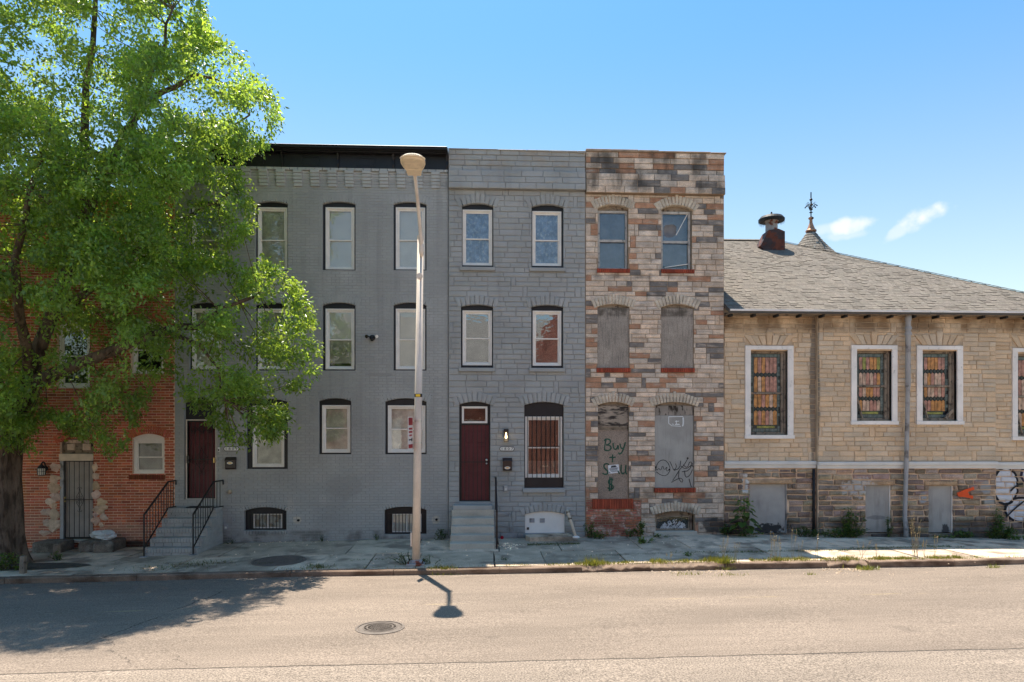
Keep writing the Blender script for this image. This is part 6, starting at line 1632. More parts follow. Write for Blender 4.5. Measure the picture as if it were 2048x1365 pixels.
# twin floodlight camera
c = at(745, 676, -.01); fl = thing('security_light', 'black twin head security floodlight on grey wall between upper windows', 'security light', (c.x, -.01, c.z - .1))
m = MB(); m.lathe((c.x, -.01, c.z), [(.075, 0), (.075, -.03), (.05, -.045)], 16, axis='Y'); m.build('mount', MAT['black_iron'], fl)
m = MB(); m.lathe((c.x, -.09, c.z - .10), [(.02, 0), (.036, .01), (.036, .08), (.02, .10)], 14); m.build('camera_body', MAT['black_iron'], fl, smooth=True)
for s in (-1, 1):
    a = Vector((c.x + s * .03, -.05, c.z + .005)); b = Vector((c.x + s * .10, -.12, c.z + .02)); e = Vector((c.x + s * .135, -.17, c.z + .012))
    m = MB(); m.tube([a, b], .012, 8); m.tube([b, e], [.03, .05], 14); m.build('lamp_housing', MAT['black_iron'], fl, smooth=False)
    d = (e - b).normalized(); m = MB(); m.tube([e, e + d * .006], [.046, .044], 14); m.build('lamp_lens', MAT['frosted'] if s > 0 else MAT['glass_dark'], fl)
# paper notice on the strand board
pn = MB(); P = T([(246, 718), (337, 706), (330, 636), (238, 645)]); Q = [at(u, v, ys + .04) for u, v in P]
pn.prism([(q.x, q.z) for q in Q], ys + .037, ys + .041)
no = tag(pn.build('notice', MAT['paper']), 'white printed paper notice stuck over the green sprayed lettering', 'notice')
def uvq(a, b): return (Q[3].lerp(Q[2], a)).lerp(Q[0].lerp(Q[1], a), b)
for (b, a0, a1, h) in ((.14, .30, .72, .012), (.26, .25, .78, .014), (.40, .1, .9, .005), (.48, .1, .86, .005), (.56, .1, .9, .005), (.66, .12, .8, .005), (.76, .2, .9, .005), (.84, .3, .85, .004)):
    m = MB(); p, q = uvq(a0, b), uvq(a1, b); m.add([(p.x, ys + .0365, p.z - h), (q.x, ys + .0365, q.z - h), (q.x, ys + .0365, q.z + h), (p.x, ys + .0365, p.z + h)], [(0, 1, 2, 3)]); m.build('print_line', MAT['ink'], no)
m = MB(); p = uvq(.1, .88); m.add([(p.x - .012, ys + .0365, p.z - .02), (p.x + .012, ys + .0365, p.z - .02), (p.x + .008, ys + .0365, p.z + .03), (p.x - .008, ys + .0365, p.z + .03)], [(0, 1, 2, 3)]); m.build('print_mark', MAT['ink'], no)
# window well kerb and leaning pipe by the grey stone house
p0 = at(1050, 1077, -.45); wx0, wx1 = fx(1050), fx(1140); zg = gf((wx0 + wx1) / 2)
ww = thing('window_well', 'low concrete window well with dark opening under white basement panel', 'window well', ((wx0 + wx1) / 2, -.4, zg))
cx_, n = fx(1116, -.35), 22
m = MB(); zt2 = at(1095, 1071.5, -.4).z; ring_o = [(wx0, -.62), (wx1 - .02, -.72), (wx1 + .01, ys - .03), (wx0, ys - .03)]
hole = [(cx_ + .28 * math.cos(a), -.40 + .15 * math.sin(a)) for a in np.linspace(0, 2 * math.pi, n, endpoint=False)]
outer = []
for a in np.linspace(0, 2 * math.pi, n, endpoint=False):
    dx, dy_ = math.cos(a), math.sin(a); ts = [((wx1 if dx > 0 else wx0) - cx_) / dx if abs(dx) > 1e-6 else 9, ((ys - .03 if dy_ > 0 else -.64) + .42) / dy_ if abs(dy_) > 1e-6 else 9]; t_ = min(ts); outer.append((cx_ + dx * t_, -.42 + dy_ * t_))
m.v = [(x, y, zt2 + R.uniform(-.01, .01)) for x, y in outer] + [(x, y, zt2 + R.uniform(-.005, .012)) for x, y in hole] + [(x, y, zg - .1) for x, y in outer] + [(x, y, zg - .05) for x, y in hole]
for i in range(n):
    j = (i + 1) % n; m.face((i, j, n + j, n + i)); m.face((2 * n + i, 2 * n + j, j, i)); m.face((n + i, n + j, 3 * n + j, 3 * n + i))
m.build('rim', MAT['slab'], ww)
m = MB(); m.add([(x, y, zt2 - .05) for x, y in hole], [tuple(range(n))]); m.build('well_shade_sheet', MAT['interior'], ww)  # flat dark sheet stands in for the shade down the well
a, b = at(1135, 1022, -.12), at(1152, 1076, -.62)
lp = thing('leaning_pipe', 'battered cream pipe leaning on the wall beside white basement panel', 'pipe', (b.x, -.62, b.z))
m = MB(); m.tube([a, a.lerp(b, .12), a.lerp(b, .13), b], [.045, .045, .04, .036], 10); m.build('tube', MAT['cream_wood'], lp, smooth=True)
for t_ in (.06, .30): q = a.lerp(b, t_); m = MB(); m.lathe((q.x, q.y, q.z), [(.045, -.03), (.055, -.03), (.055, .03), (.045, .03)], 12); m.build('collar', MAT['old_wood'], lp)
m = MB(); m.lathe((b.x, b.y, b.z), [(.04, -.01), (.085, -.008), (.10, .02), (.05, .05)], 14); m.build('foot', MAT['white_paint'], lp, smooth=True)
# red brick house: step, stone block, plastic bag, posts
p = at_ground(147, 1093); m = MB(); m.box(p.x - .42, p.x + .25, -.75, -.12, p.z - .1, at(147, 1081, -.4).z); tag(m.build('stone_step', MAT['dirty_stone'], bevel=.03), 'worn stone doorstep below the grey barred door', 'step')
p = at(205, 1095, -.5); bk = thing('stone_block', 'dark weathered stone block beside the grey barred door', 'stone block', (p.x, -.45, p.z))
m = MB(); m.box(fx(172, -.4), fx(239, -.4), -.75, -.05, p.z - .1, at(205, 1079, -.4).z); m.build('upper_block', MAT['dirty_stone'], bk, bevel=.035)
m = MB(); m.box(fx(196, -.6), fx(236, -.6), -.85, -.74, p.z - .1, at(205, 1085, -.6).z); m.build('lower_block', MAT['dirty_stone'], bk, bevel=.03)
bmz = at(208, 1076, -.4); m = MB(); n, k2 = 16, 9; zt3 = at(205, 1079, -.4).z
for j in range(k2 + 1):
    for i in range(n):
        a = 2 * math.pi * i / n; e = math.pi * j / k2; rr = 1 + R.uniform(-.18, .18)
        m.v.append((bmz.x + .30 * rr * math.cos(a) * math.sin(e) + .03 * math.cos(e), -.42 + .17 * rr * math.sin(a) * math.sin(e), zt3 + .10 + (.12 * rr) * -math.cos(e) + .035 * math.sin(e) * math.sin(2 * a)))
for j in range(k2):
    for i in range(n): m.face((j * n + i, j * n + (i + 1) % n, (j + 1) * n + (i + 1) % n, (j + 1) * n + i))
tag(m.build('plastic_bag', MAT['bag']), 'crumpled white plastic bag lying on the dark stone block', 'bag')
def stump(u, v, h, w, label):
    p = at_ground(u, v); m = MB(); m.tube([(p.x, p.y, p.z - .1), (p.x + .005, p.y, p.z + h * .6), (p.x + .01, p.y, p.z + h)], [w, w * .95, w * .9], 4); tag(m.build('wooden_post', MAT['old_wood'], bevel=.008), label, 'post', 'cut off wooden posts by the tree pit')
stump(113, 1117, .33, .085, 'short dark wooden post before the stone doorstep'); stump(46, 1147, .36, .075, 'short grey wooden post at the kerb beside the tree trunk')
p = at_ground(1004, 1077); m = MB(); m.lathe((p.x, p.y, p.z + .03), [(.045, -.075), (.03, .05), (.028, .05)], 12, axis='Y'); tag(m.build('plastic_cup', MAT['red_plastic']), 'crushed red plastic cup by the concrete steps', 'cup')
# ================================================================== street lamp
lb = at_ground(832, 1130); lbase = Vector((lb.x, lb.y, side_z(lb.x, lb.y)))
lamp = thing('street_lamp', 'tall tapered steel street lamp with wide cream head on the pavement edge', 'street lamp', lbase)
topp = at(841, 475, lb.y + .03)
m = MB(); m.tube([lbase + Vector((0, 0, .02)), lbase.lerp(topp, .35), topp], [.089, .084, .066], 20); m.build('pole', MAT['pole'], lamp, smooth=True)
m = MB(); m.tube([topp - Vector((0, 0, .02)), topp + Vector((0, 0, .03))], [.074, .074], 20); m.tube([topp + Vector((.0, 0, -.05)), topp + Vector((-.0, 0, -.02))], [.076, .076], 20); m.build('pole_cap', MAT['pole'], lamp)
def polept_(v): return lbase.lerp(topp, (1130 - v) / 655.)
m = MB(); w = .19; m.box(lbase.x - w, lbase.x + w, lbase.y - w, lbase.y + w, lbase.z - .1, lbase.z + .05); m.lathe((lbase.x, lbase.y, lbase.z), [(.15, .05), (.13, .09), (.094, .12)], 16); m.build('base', MAT['rust'], lamp, bevel=.01)
hY = lb.y - 1.1
ha, hb_ = at(829, 352, lb.y - .80), at(824.5, 312, hY - .45)
armp = [at(843, 500, lb.y - .10), at(842, 478, lb.y - .11), at(839, 440, lb.y - .28), at(834.5, 392, lb.y - .52), at(830, 350, lb.y - .80)]
m = MB(); m.tube(armp, [.042, .042, .040, .038, .036], 12); m.build('arm', MAT['pole'], lamp, smooth=True)
m = MB(); q = at(843, 496, lb.y - .09); m.lathe((q.x, q.y, q.z), [(.02, -.20), (.055, -.10), (.055, .06), (.03, .12)], 12); m.build('arm_bracket', MAT['pole'], lamp, smooth=True)
q = at(839, 553, lb.y - .075); m = MB(); m.lathe((q.x, q.y + .01, q.z), [(.07, 0), (.07, -.010), (.04, -.010), (.04, -.018), (.015, -.02)], 16, axis='Y'); m.build('hand_hole_cover', MAT['pole'], lamp)
m = MB(); q = polept_(1080); m.box(q.x - .125, q.x - .085, q.y - .05, q.y + .03, q.z - .14, q.z + .16); m.build('conduit_box', MAT['pole'], lamp, bevel=.01)
for sx in (-1, 1):
    for sy in (-1, 1):
        m = MB(); m.lathe((lbase.x + sx * .15, lbase.y + sy * .15, lbase.z + .045), [(.022, 0), (.022, .03), (.012, .032), (.012, .06)], 6); m.build('bolt', MAT['rust_dark'], lamp)
# cobra head: body outline along its own axis, broad toothed lens underneath
ax = (hb_ - ha); L = ax.length; ax.normalize(); sx_ = Vector((1, 0, 0)); sx_ = (sx_ - ax * sx_.dot(ax)).normalized(); up_ = sx_.cross(ax).normalized()
if up_.z < 0: up_ = -up_
prof_h = [(0, .130, .05), (.08, .140, .08), (.25, .155, .10), (.42, .205, .12), (.60, .238, .13), (.78, .240, .12), (.92, .200, .09), (1.0, .125, .05)]
m = MB(); n = 14
for t_, hw, hh in prof_h:
    for k in range(n):
        a = math.pi * k / (n - 1); m.v.append(tuple(ha + ax * (L * t_) + sx_ * (hw * math.cos(a)) + up_ * (hh * math.sin(a))))
for i in range(len(prof_h) - 1):
    for k in range(n - 1): m.face((i * n + k, i * n + k + 1, (i + 1) * n + k + 1, (i + 1) * n + k))
    m.face((i * n, (i + 1) * n, (i + 1) * n + n - 1, i * n + n - 1))
m.face(range(n)); m.face([(len(prof_h) - 1) * n + k for k in range(n)])
head = m.build('lamp_head', MAT['lamp_head'], lamp, smooth=False)
m = MB(); rows_ = [(.36, .165), (.45, .195), (.60, .218), (.76, .220), (.88, .188), (.955, .13)]; n = 9
for t_, hw in rows_:
    for k in range(n):
        a = math.pi * k / (n - 1); m.v.append(tuple(ha + ax * (L * t_) + sx_ * (hw * math.cos(a)) - up_ * (.028 * math.sin(a) ** .5 + .002)))
for i in range(len(rows_) - 1):
    for k in range(n - 1): m.face((i * n + k, i * n + k + 1, (i + 1) * n + k + 1, (i + 1) * n + k))
m.face(range(n)); m.face([(len(rows_) - 1) * n + k for k in range(n)]); m.build('lens', MAT['lens'], head, smooth=True)
m = MB()
for k in range(17):
    a = math.pi * (k + 1) / 18; e = ha + ax * (L * (.80 + .215 * math.sin(a))) + sx_ * (.225 * math.cos(a)); m.tube([e, e + up_ * .02 + (ax * math.sin(a) + sx_ * math.cos(a)) * .02], .012, 6)
m.build('bird_guard', MAT['lamp_head'], head)
# bands and tag on the pole
def polept(v):
    f = (1130 - v) / (1130 - 475.); return lbase.lerp(topp, f)
def prad(v): return np.interp(v, [475, 900, 1130], [.066, .081, .089])
q = polept(792); m = MB(); m.lathe(q, [(prad(792) + .003, -.035), (prad(792) + .006, -.035), (prad(792) + .006, .035), (prad(792) + .003, .035)], 24); bt = tag(m.build('pole_band', MAT['tar']), 'black band with yellow tag round the lamp pole', 'band')
m = MB(); 
for k in range(5): pass
angs = np.linspace(-2.2, -1.0, 6); r_ = prad(792) + .0075
m.v = [(q.x + r_ * math.cos(a), q.y + r_ * math.sin(a), q.z + s) for s in (-.026, .026) for a in angs]; 
for k in range(5): m.face((k, k + 1, k + 7, k + 6))
yt = m.build('yellow_tag', MAT['yellow_tag'], bt)
# parking sign, seen nearly edge on, strapped to the pole
sp = polept(867); a_ = math.radians(76)
sg_ = thing('parking_sign', 'red and white parking sign strapped edge on to the lamp pole', 'sign', (sp.x - .14, sp.y - .06, polept(900).z))
sw, zt_, zb_ = .23, at(820, 834, lb.y).z, at(820, 898, lb.y).z
e0 = Vector((sp.x - .098, sp.y - .03, 0)); dirv = Vector((-math.cos(a_), -math.sin(a_), 0)); nrm = Vector((-math.sin(a_), math.cos(a_), 0)) * -1
nrm = Vector((math.sin(a_), -math.cos(a_), 0))
def splate(s0, s1, z0, z1, off, th_, mat, par, nm):
    m = MB(); P = [e0 + dirv * s0, e0 + dirv * s1]; f = nrm * off; b = nrm * (off - th_)
    tl = .03
    m.add([(*(P[0] + f).xy, z0), (*(P[1] + f).xy, z0 - tl * s1), (*(P[1] + f).xy, z1 - tl * s1), (*(P[0] + f).xy, z1), (*(P[0] + b).xy, z0), (*(P[1] + b).xy, z0 - tl * s1), (*(P[1] + b).xy, z1 - tl * s1), (*(P[0] + b).xy, z1)], [(0, 1, 2, 3), (7, 6, 5, 4), (0, 4, 5, 1), (1, 5, 6, 2), (2, 6, 7, 3), (3, 7, 4, 0)]); return m.build(nm, MAT[mat], par)
nrm = -nrm if (nrm.y > 0) else nrm
H = zt_ - zb_
sgp = splate(0, .31, zb_, zt_, 0, .004, 'sign_white', sg_, 'sign_plate')
for (f0, f1, g0_, g1_) in ((.03, .28, .74, .97), (.03, .28, .03, .15), (.05, .26, .60, .66), (.05, .26, .50, .56), (.08, .23, .40, .45)): splate(f0, f1, zb_ + H * g0_, zb_ + H * g1_, .0015, .001, 'red_sign', sgp, 'print')
splate(.05, .26, zb_ + H * .27, zb_ + H * .31, .0015, .001, 'ink', sgp, 'arrow'); splate(.05, .11, zb_ + H * .24, zb_ + H * .34, .0016, .001, 'ink', sgp, 'arrow_head')
for v in (843, 886):
    q = polept(v); m = MB(); m.lathe(q, [(prad(v) + .002, -.012), (prad(v) + .006, -.012), (prad(v) + .006, .012), (prad(v) + .002, .012)], 20); m.tube([(q.x - .115, q.y - .03, q.z), (q.x - .07, q.y - .02, q.z)], .012, 6); m.build('strap', MAT['chrome'], sg_)
# ================================================================== across the street: what the windows mirror
ob_ = thing('brick_meeting_house', 'red brick hall with steep grey roof standing across the street, mirrored in the windows', 'building', (2, -27, -.6))
m = MB(); grid_wall(m, -9, 13, -.6, 6.6, [(-6, -4.6, 1, 3.6), (-1, .4, 1, 3.6), (5, 6.4, 1, 3.6), (9.5, 10.9, 1, 3.6)], -21.35, -21.0)
m.prism([(2.3, 6.6), (8.9, 6.6), (5.6, 12.2)], -21.3, -21.02); m.box(-9, -8.7, -34, -21.36, -.6, 6.6); m.box(12.7, 13, -34, -21.36, -.6, 6.6); m.box(-9, 13, -34.3, -34, -.6, 6.6); m.build('wall', MAT['plain_red_wall'], ob_)
m = MB(); m.add([(-9.4, -20.7, 6.45), (13.4, -20.7, 6.45), (13.4, -27.5, 10.6), (-9.4, -27.5, 10.6), (-9.4, -34.4, 6.45), (13.4, -34.4, 6.45)], [(1, 0, 3, 2), (3, 4, 5, 2)]); m.build('roof', MAT['shingle_plain'], ob_)
for x0 in (-6, -1, 5, 9.5): 
    m = MB(); m.ring(x0, x0 + 1.4, 1, 3.6, .1, -21.2, -21.1); m.box(x0 + .1, x0 + 1.3, -21.18, -21.16, 1.1, 3.5); m.build('window', MAT['white_vinyl'], ob_)
# ================================================================== the street tree
rng = np.random.default_rng(11)
tb = at_ground(18, 1128); ty = tb.y
tree = thing('street_tree', 'big leafy street tree with furrowed trunk at the kerb left of the grey house', 'tree', tb)
def limb(pts, r0, r1, name='limb', parent=None, n=10):
    P = [at(u, v, y) for u, v, y in pts]
    # subdivide with a little wander
    Q = [P[0]]
    for a, b in zip(P, P[1:]):
        mid = a.lerp(b, .5) + Vector([R.uniform(-.05, .05) for _ in range(3)]); Q += [mid, b]
    k = len(Q); m = MB(); m.tube(Q, [r0 + (r1 - r0) * (i / (k - 1)) ** .8 for i in range(k)], n); m.build(name, MAT['bark'], parent or tree, smooth=True); return Q
# trunk: fluted, flared at the foot
m = MB(); n = 26
tp = [(1140, 12, .58), (1125, 12, .48), (1105, 12, .40), (1070, 11, .355), (1020, 10, .335), (960, 9, .325), (910, 9, .34), (870, 10, .33), (820, 14, .28)]
for i, (v, u, r) in enumerate(tp):
    c = at(u, v, ty)
    for k in range(n):
        a = 2 * math.pi * k / n; f = 1 + (.10 + .10 * max(0, 1 - i / 3)) * math.sin(5 * a + .6 + i * .1) + .05 * math.sin(11 * a + i * .7) + R.uniform(-.03, .03)
        m.v.append((c.x + r * f * math.cos(a), c.y + r * f * math.sin(a), c.z))
for i in range(len(tp) - 1):
    for k in range(n): m.face((i * n + k, i * n + (k + 1) % n, (i + 1) * n + (k + 1) % n, (i + 1) * n + k))
m.build('trunk', MAT['bark'], tree, smooth=True)
y0 = ty
limbs = []
limbs.append(limb([(14, 850, y0), (60, 760, y0 + .1), (100, 640, y0), (150, 480, y0 - .2), (168, 300, y0 - .3), (172, 170, y0 - .2), (190, 20, y0 - .2), (200, -120, y0)], .20, .03))
limbs.append(limb([(55, 765, y0 + .1), (130, 740, y0 - .4), (230, 700, y0 - .6), (330, 662, y0 - .5), (400, 655, y0 - .5), (440, 620, y0 - .6), (520, 590, y0 - .7)], .17, .03))
limbs.append(limb([(150, 480, y0 - .2), (215, 340, y0 - .7), (270, 235, y0 - 1.0), (310, 190, y0 - 1.1), (390, 150, y0 - 1.0), (430, 158, y0 - 1.0)], .12, .025))
limbs.append(limb([(268, 238, y0 - 1), (300, 150, y0 - 1.1), (330, 90, y0 - 1.2), (345, 20, y0 - 1.2)], .07, .02))
limbs.append(limb([(12, 840, y0), (-40, 700, y0 - .3), (-70, 500, y0 - .4), (-50, 250, y0 - .5), (-30, 40, y0 - .5)], .22, .05))
limbs.append(limb([(330, 662, y0 - .5), (400, 690, y0 - .9), (440, 740, y0 - 1.1), (450, 800, y0 - 1.1)], .06, .015))
limbs.append(limb([(100, 640, y0), (200, 560, y0 + .5), (300, 480, y0 + .8), (400, 420, y0 + .8), (470, 380, y0 + .6)], .12, .02))
limbs.append(limb([(60, 760, y0), (40, 640, y0 - 1.0), (30, 520, y0 - 1.6), (60, 380, y0 - 1.8), (100, 250, y0 - 1.7)], .13, .03))
limbs.append(limb([(168, 300, y0 - .3), (250, 330, y0 + .6), (340, 300, y0 + 1.0), (430, 270, y0 + 1.0), (500, 230, y0 + .8)], .09, .02))
sil = [(-330, -260), (250, -260), (380, -150), (405, -60), (412, 0), (418, 60), (450, 82), (488, 92), (496, 140), (540, 168), (560, 212), (556, 262), (528, 298), (492, 325), (498, 380), (514, 425), (508, 462), (480, 486), (452, 505), (470, 520), (530, 520), (586, 548), (604, 588), (630, 625), (638, 690), (646, 738), (612, 772), (575, 790), (572, 830), (576, 868), (540, 884), (512, 872), (490, 892), (462, 888), (440, 850), (400, 838), (372, 800), (352, 755), (330, 742), (318, 770), (290, 800), (282, 840), (276, 880), (240, 905), (205, 915), (180, 880), (130, 872), (98, 836), (72, 850), (70, 905), (30, 915), (0, 905), (-60, 900), (-330, 860)]
SX = np.array([p[0] for p in sil], float); SY = np.array([p[1] for p in sil], float)
def inside(u, v):
    c = np.zeros(u.shape, bool); j = len(SX) - 1
    for i in range(len(SX)):
        with np.errstate(divide='ignore', invalid='ignore'):
            hit = ((SY[i] > v) != (SY[j] > v)) & (u < (SX[j] - SX[i]) * (v - SY[i]) / (SY[j] - SY[i] + 1e-9) + SX[i])
        c ^= hit; j = i
    return c
def edge_dist(u, v):
    d = np.full(u.shape, 1e9); j = len(SX) - 1
    for i in range(len(SX)):
        ax_, ay_, bx_, by_ = SX[j], SY[j], SX[i], SY[i]; L2 = (bx_ - ax_) ** 2 + (by_ - ay_) ** 2 + 1e-9
        t = np.clip(((u - ax_) * (bx_ - ax_) + (v - ay_) * (by_ - ay_)) / L2, 0, 1)
        d = np.minimum(d, np.hypot(u - ax_ - t * (bx_ - ax_), v - ay_ - t * (by_ - ay_))); j = i
    return d
NS = 3900
U = rng.uniform(-330, 650, NS * 8); Vv = rng.uniform(-260, 915, NS * 8)
ok = inside(U, Vv); U, Vv = U[ok], Vv[ok]
ED = edge_dist(U, Vv); ok = (ED > 10); U, Vv, ED = U[ok], Vv[ok], ED[ok]
# holes where sky, windows and branches show through
for (hu, hv, hr) in ((146, 700, 30), (150, 740, 26), (412, 720, 30), (400, 560, 18), (410, 500, 22), (300, 250, 20), (300, 725, 14), (340, 790, 22), (205, 690, 10), (480, 345, 14), (320, 560, 10), (460, 205, 12), (285, 100, 12), (70, 300, 12), (440, 320, 18), (410, 790, 14)):
    ok = np.hypot(U - hu, Vv - hv) > hr; U, Vv, ED = U[ok], Vv[ok], ED[ok]
nb = 150
bu = rng.choice(len(U), nb, replace=False); BU, BV = np.append(U[bu], [120, 190, 250, 310, 345, 280, 150, 215]), np.append(Vv[bu], [350, 372, 350, 375, 340, 330, 320, 330])
near = np.min(np.hypot((U[:, None] - BU[None]) , (Vv[:, None] - BV[None]) * 1.15), axis=1)
ok = rng.random(len(U)) < np.clip(1.2 - near / 30.0, .10, 1) ; ok |= ED < 16; ok &= rng.random(len(U)) < np.where(Vv > 560, .62, 1.0)
U, Vv, ED = U[ok][:NS], Vv[ok][:NS], ED[ok][:NS]
half = np.where((U > 330) & (Vv > 500), 1.25, 2.55) * np.sqrt(np.clip(ED / 130, .05, 1))
low = np.clip((Vv - 760) / 150, 0, 1); half = half * (1 - .45 * low)
Yc = np.where((U > 330) & (Vv > 500), ty - .6, ty - .15)
sg = rng.uniform(-1, 1, len(U)); Yv = Yc + half * np.sign(sg) * np.abs(sg) ** .7
Yv = np.minimum(Yv, -.55)
LV, LF, LC = [], [], []
twigs = MB()
allQ = np.array([tuple(q) for Q in limbs for q in Q])
nv = 0
for u, v, y, ed in zip(U, Vv, Yv, ED):
    c = np.array(at(float(u), float(v), float(y)))
    d2 = np.linalg.norm(allQ - c, axis=1); k = int(d2.argmin()); q = allQ[k]
    out = c - q; L_ = np.linalg.norm(out) + 1e-6
    if L_ > .25 and L_ < 2.6 and rng.random() < .10:
        midp = (c + q) / 2 + np.array([0, 0, -.04 * L_]); twigs.tube([q, midp, c], [.012, .008, .004], 5, cap=False)
    out = out / L_ * .7 + np.array([0, 0, -.30]) + rng.normal(0, .35, 3); out /= np.linalg.norm(out)
    ln = rng.uniform(.28, .5) * (1 if ed > 40 else .6); nl = int(rng.uniform(46, 80) * (1 if ed > 30 else .65))
    t = rng.uniform(-.6, 1, nl)[:, None]
    spread = (.125 if ed > 30 else .09)
    p = c + out * ln * t * .6 + rng.normal(0, spread, (nl, 3)) * np.array([1, 1, .75])
    # each leaf: folded blade hanging outwards and down
    d = out * .5 + rng.normal(0, .6, (nl, 3)) + np.array([0, 0, -.35]); d /= np.linalg.norm(d, axis=1)[:, None]
    nr_ = rng.normal(0, .6, (nl, 3)) + np.array([0, -.1, .75]); s = np.cross(d, nr_); s /= (np.linalg.norm(s, axis=1)[:, None] + 1e-6)
    lf = rng.uniform(.07, .13, nl)[:, None]; w = lf * rng.uniform(.20, .28, nl)[:, None]
    up = np.cross(s, d)
    A = p; B = p + d * lf * .5 + s * w + up * w * .35; C = p + d * lf; D = p + d * lf * .5 - s * w + up * w * .35
    LV.append(np.stack([A, B, C, D], 1).reshape(-1, 3))
    f = np.arange(nl)[:, None] * 4 + nv; LF.append(np.concatenate([f + np.array([0, 1, 2]), f + np.array([0, 2, 3])], 1).reshape(-1, 3)); nv += nl * 4
    base_t = rng.uniform(.7, 1.3); yel = rng.random()
    col = np.ones((nl, 4)); br_ = base_t * rng.uniform(.75, 1.25, nl)
    col[:, 0] = br_ * (1 + .25 * yel * rng.random(nl)); col[:, 1] = br_; col[:, 2] = br_ * rng.uniform(.7, 1.3, nl)
    LC.append(np.repeat(col, 6, axis=0))
twigs.build('twigs', MAT['bark'], tree, kind='stuff')
LV = np.concatenate(LV); LF = np.concatenate(LF); LC = np.concatenate(LC).astype(np.float32)
me = bpy.data.meshes.new('crown'); cb_ = np.array(tb)
me.vertices.add(len(LV)); me.vertices.foreach_set('co', (LV - cb_).astype(np.float32).ravel())
me.loops.add(len(LF) * 3); me.loops.foreach_set('vertex_index', LF.astype(np.int32).ravel())
me.polygons.add(len(LF)); me.polygons.foreach_set('loop_start', np.arange(0, len(LF) * 3, 3, dtype=np.int32))
try: me.polygons.foreach_set('loop_total', np.full(len(LF), 3, dtype=np.int32))
except Exception: pass
a = me.attributes.new('tint', 'FLOAT_COLOR', 'CORNER'); a.data.foreach_set('color', LC.ravel())
me.materials.append(MAT['leaf']); me.update(); me.validate()
cr = bpy.data.objects.new('crown', me); link(cr, tb, tree)
# tree pit soil
p0 = at_ground(85, 1134)
m = MB(); n = 22; m.v = [(p0.x, p0.y, side_z(p0.x, p0.y) + .05)]
for k in range(n):
    a_ = 2 * math.pi * k / n; x, y = p0.x - .3 + 1.3 * math.cos(a_) * R.uniform(.85, 1.1), p0.y + .42 * math.sin(a_) * R.uniform(.85, 1.1); m.v.append((x, y, side_z(x, y) + .012))
for k in range(n): m.face((0, 1 + k, 1 + (k + 1) % n))
s_ = m.build('tree_pit_soil', MAT['dirt'], smooth=True); s_['kind'] = 'structure'

# ================================================================== weeds, grass, shrubs
def leafquad(m, p, d, s, l, w, up, tint):
    A = p; B = p + d * l * .5 + s * w + up * w * .3; C = p + d * l; D = p + d * l * .5 - s * w + up * w * .3
    o = len(m.v); m.v += [tuple(A), tuple(B), tuple(C), tuple(D)]; m.face((o, o + 1, o + 2), 0, tint); m.face((o, o + 2, o + 3), 0, tint)
def rv(k=1.0): return Vector((R.gauss(0, k), R.gauss(0, k), R.gauss(0, k)))
def weed(u, v, w, h, n, label, leaf=.05, aspect=.3, Y=None, ground=True, stems=6, tall=None, name='weed', cat='weed', dark=1.0, group=None, flat=.5):
    p0 = at_ground(u, v) if Y is None else Vector((fx(u, Y), Y, side_z(fx(u, Y), Y)))
    t = thing(name, label, cat, p0, group)
    ms, ml = MB(), MB(); tips = []
    for k in range(stems):
        x = R.uniform(-w, w); b = p0 + Vector((x * .5, R.uniform(-.08, .04), 0)); hh = h * R.uniform(.55, 1.0) * (1 - .5 * abs(x) / w)
        e = p0 + Vector((x * R.uniform(.9, 1.3), R.uniform(-.16, .05), hh)); md = b.lerp(e, .5) + Vector((0, 0, hh * .1)); ms.tube([b, md, e], [.008, .006, .003], 5, cap=False); tips.append((b, md, e))
    for k in range(n):
        b, md, e = R.choice(tips); f = R.random() ** .7; q = (b.lerp(md, f * 2) if f < .5 else md.lerp(e, f * 2 - 1)) + rv(.03)
        d = (Vector((R.uniform(-1, 1), R.uniform(-1, .4), R.uniform(-.35, .6)))).normalized(); s = d.cross(Vector((0, 0, 1)) + rv(.5)).normalized(); l = leaf * R.uniform(.6, 1.3)
        k_ = R.uniform(.7, 1.25) * dark; leafquad(ml, q, d, s, l, l * aspect, s.cross(d), (k_ * R.uniform(.9, 1.3), k_, k_ * R.uniform(.7, 1.1)))
    ms.build('stem', MAT['weed_stem'], t); ml.build('foliage', MAT['weed'], t)
    return t
weed(1180, 1071, .16, .55, 220, 'straggly weed at the foot of bare bricks beside the grey stone house', .06, .25, Y=-.18)
weed(1196, 1074, .22, .20, 160, 'low dark weed spreading in front of the bare worn bricks', .06, .3, Y=-.3)
weed(1258, 1072, .14, .30, 120, 'small weed below the red brick door sill', .05, .3, Y=-.2)
weed(1280, 1072, .15, .50, 220, 'upright weed left of the broken basement window', .07, .25, Y=-.2)
weed(1288, 1086, .26, .12, 150, 'bright flat weed in a pavement crack before the boarded house', .06, .35, dark=1.3)
weed(1320, 1072, .2, .10, 90, 'low creeping weed under the broken basement window', .05, .3, Y=-.3)
weed(882, 1078, .14, .32, 160, 'dark weed in the corner beside the concrete steps', .055, .25, Y=-.15, dark=.7)
weed(822, 1128, .42, .30, 300, 'feathery weeds round the foot of the street lamp', .05, .14, dark=.7, stems=14)
weed(862, 1128, .20, .22, 120, 'small weed clump on the right of the lamp base', .05, .14, dark=.7)
weed(753, 1078, .10, .22, 60, 'thin dry weed against grey wall left of the second barred basement window', .04, .2, Y=-.12, dark=.8)
weed(644, 1080, .06, .20, 40, 'tiny dark weed in the crack at the middle of grey wall', .04, .2, Y=-.10, dark=.6)
weed(463, 1085, .12, .12, 50, 'tiny weed by the brick stoop flank', .04, .25, Y=-.15, dark=.6)
weed(20, 1140, .42, .42, 420, 'sunlit weeds round the foot of the street tree', .07, .3, dark=1.2, stems=16)
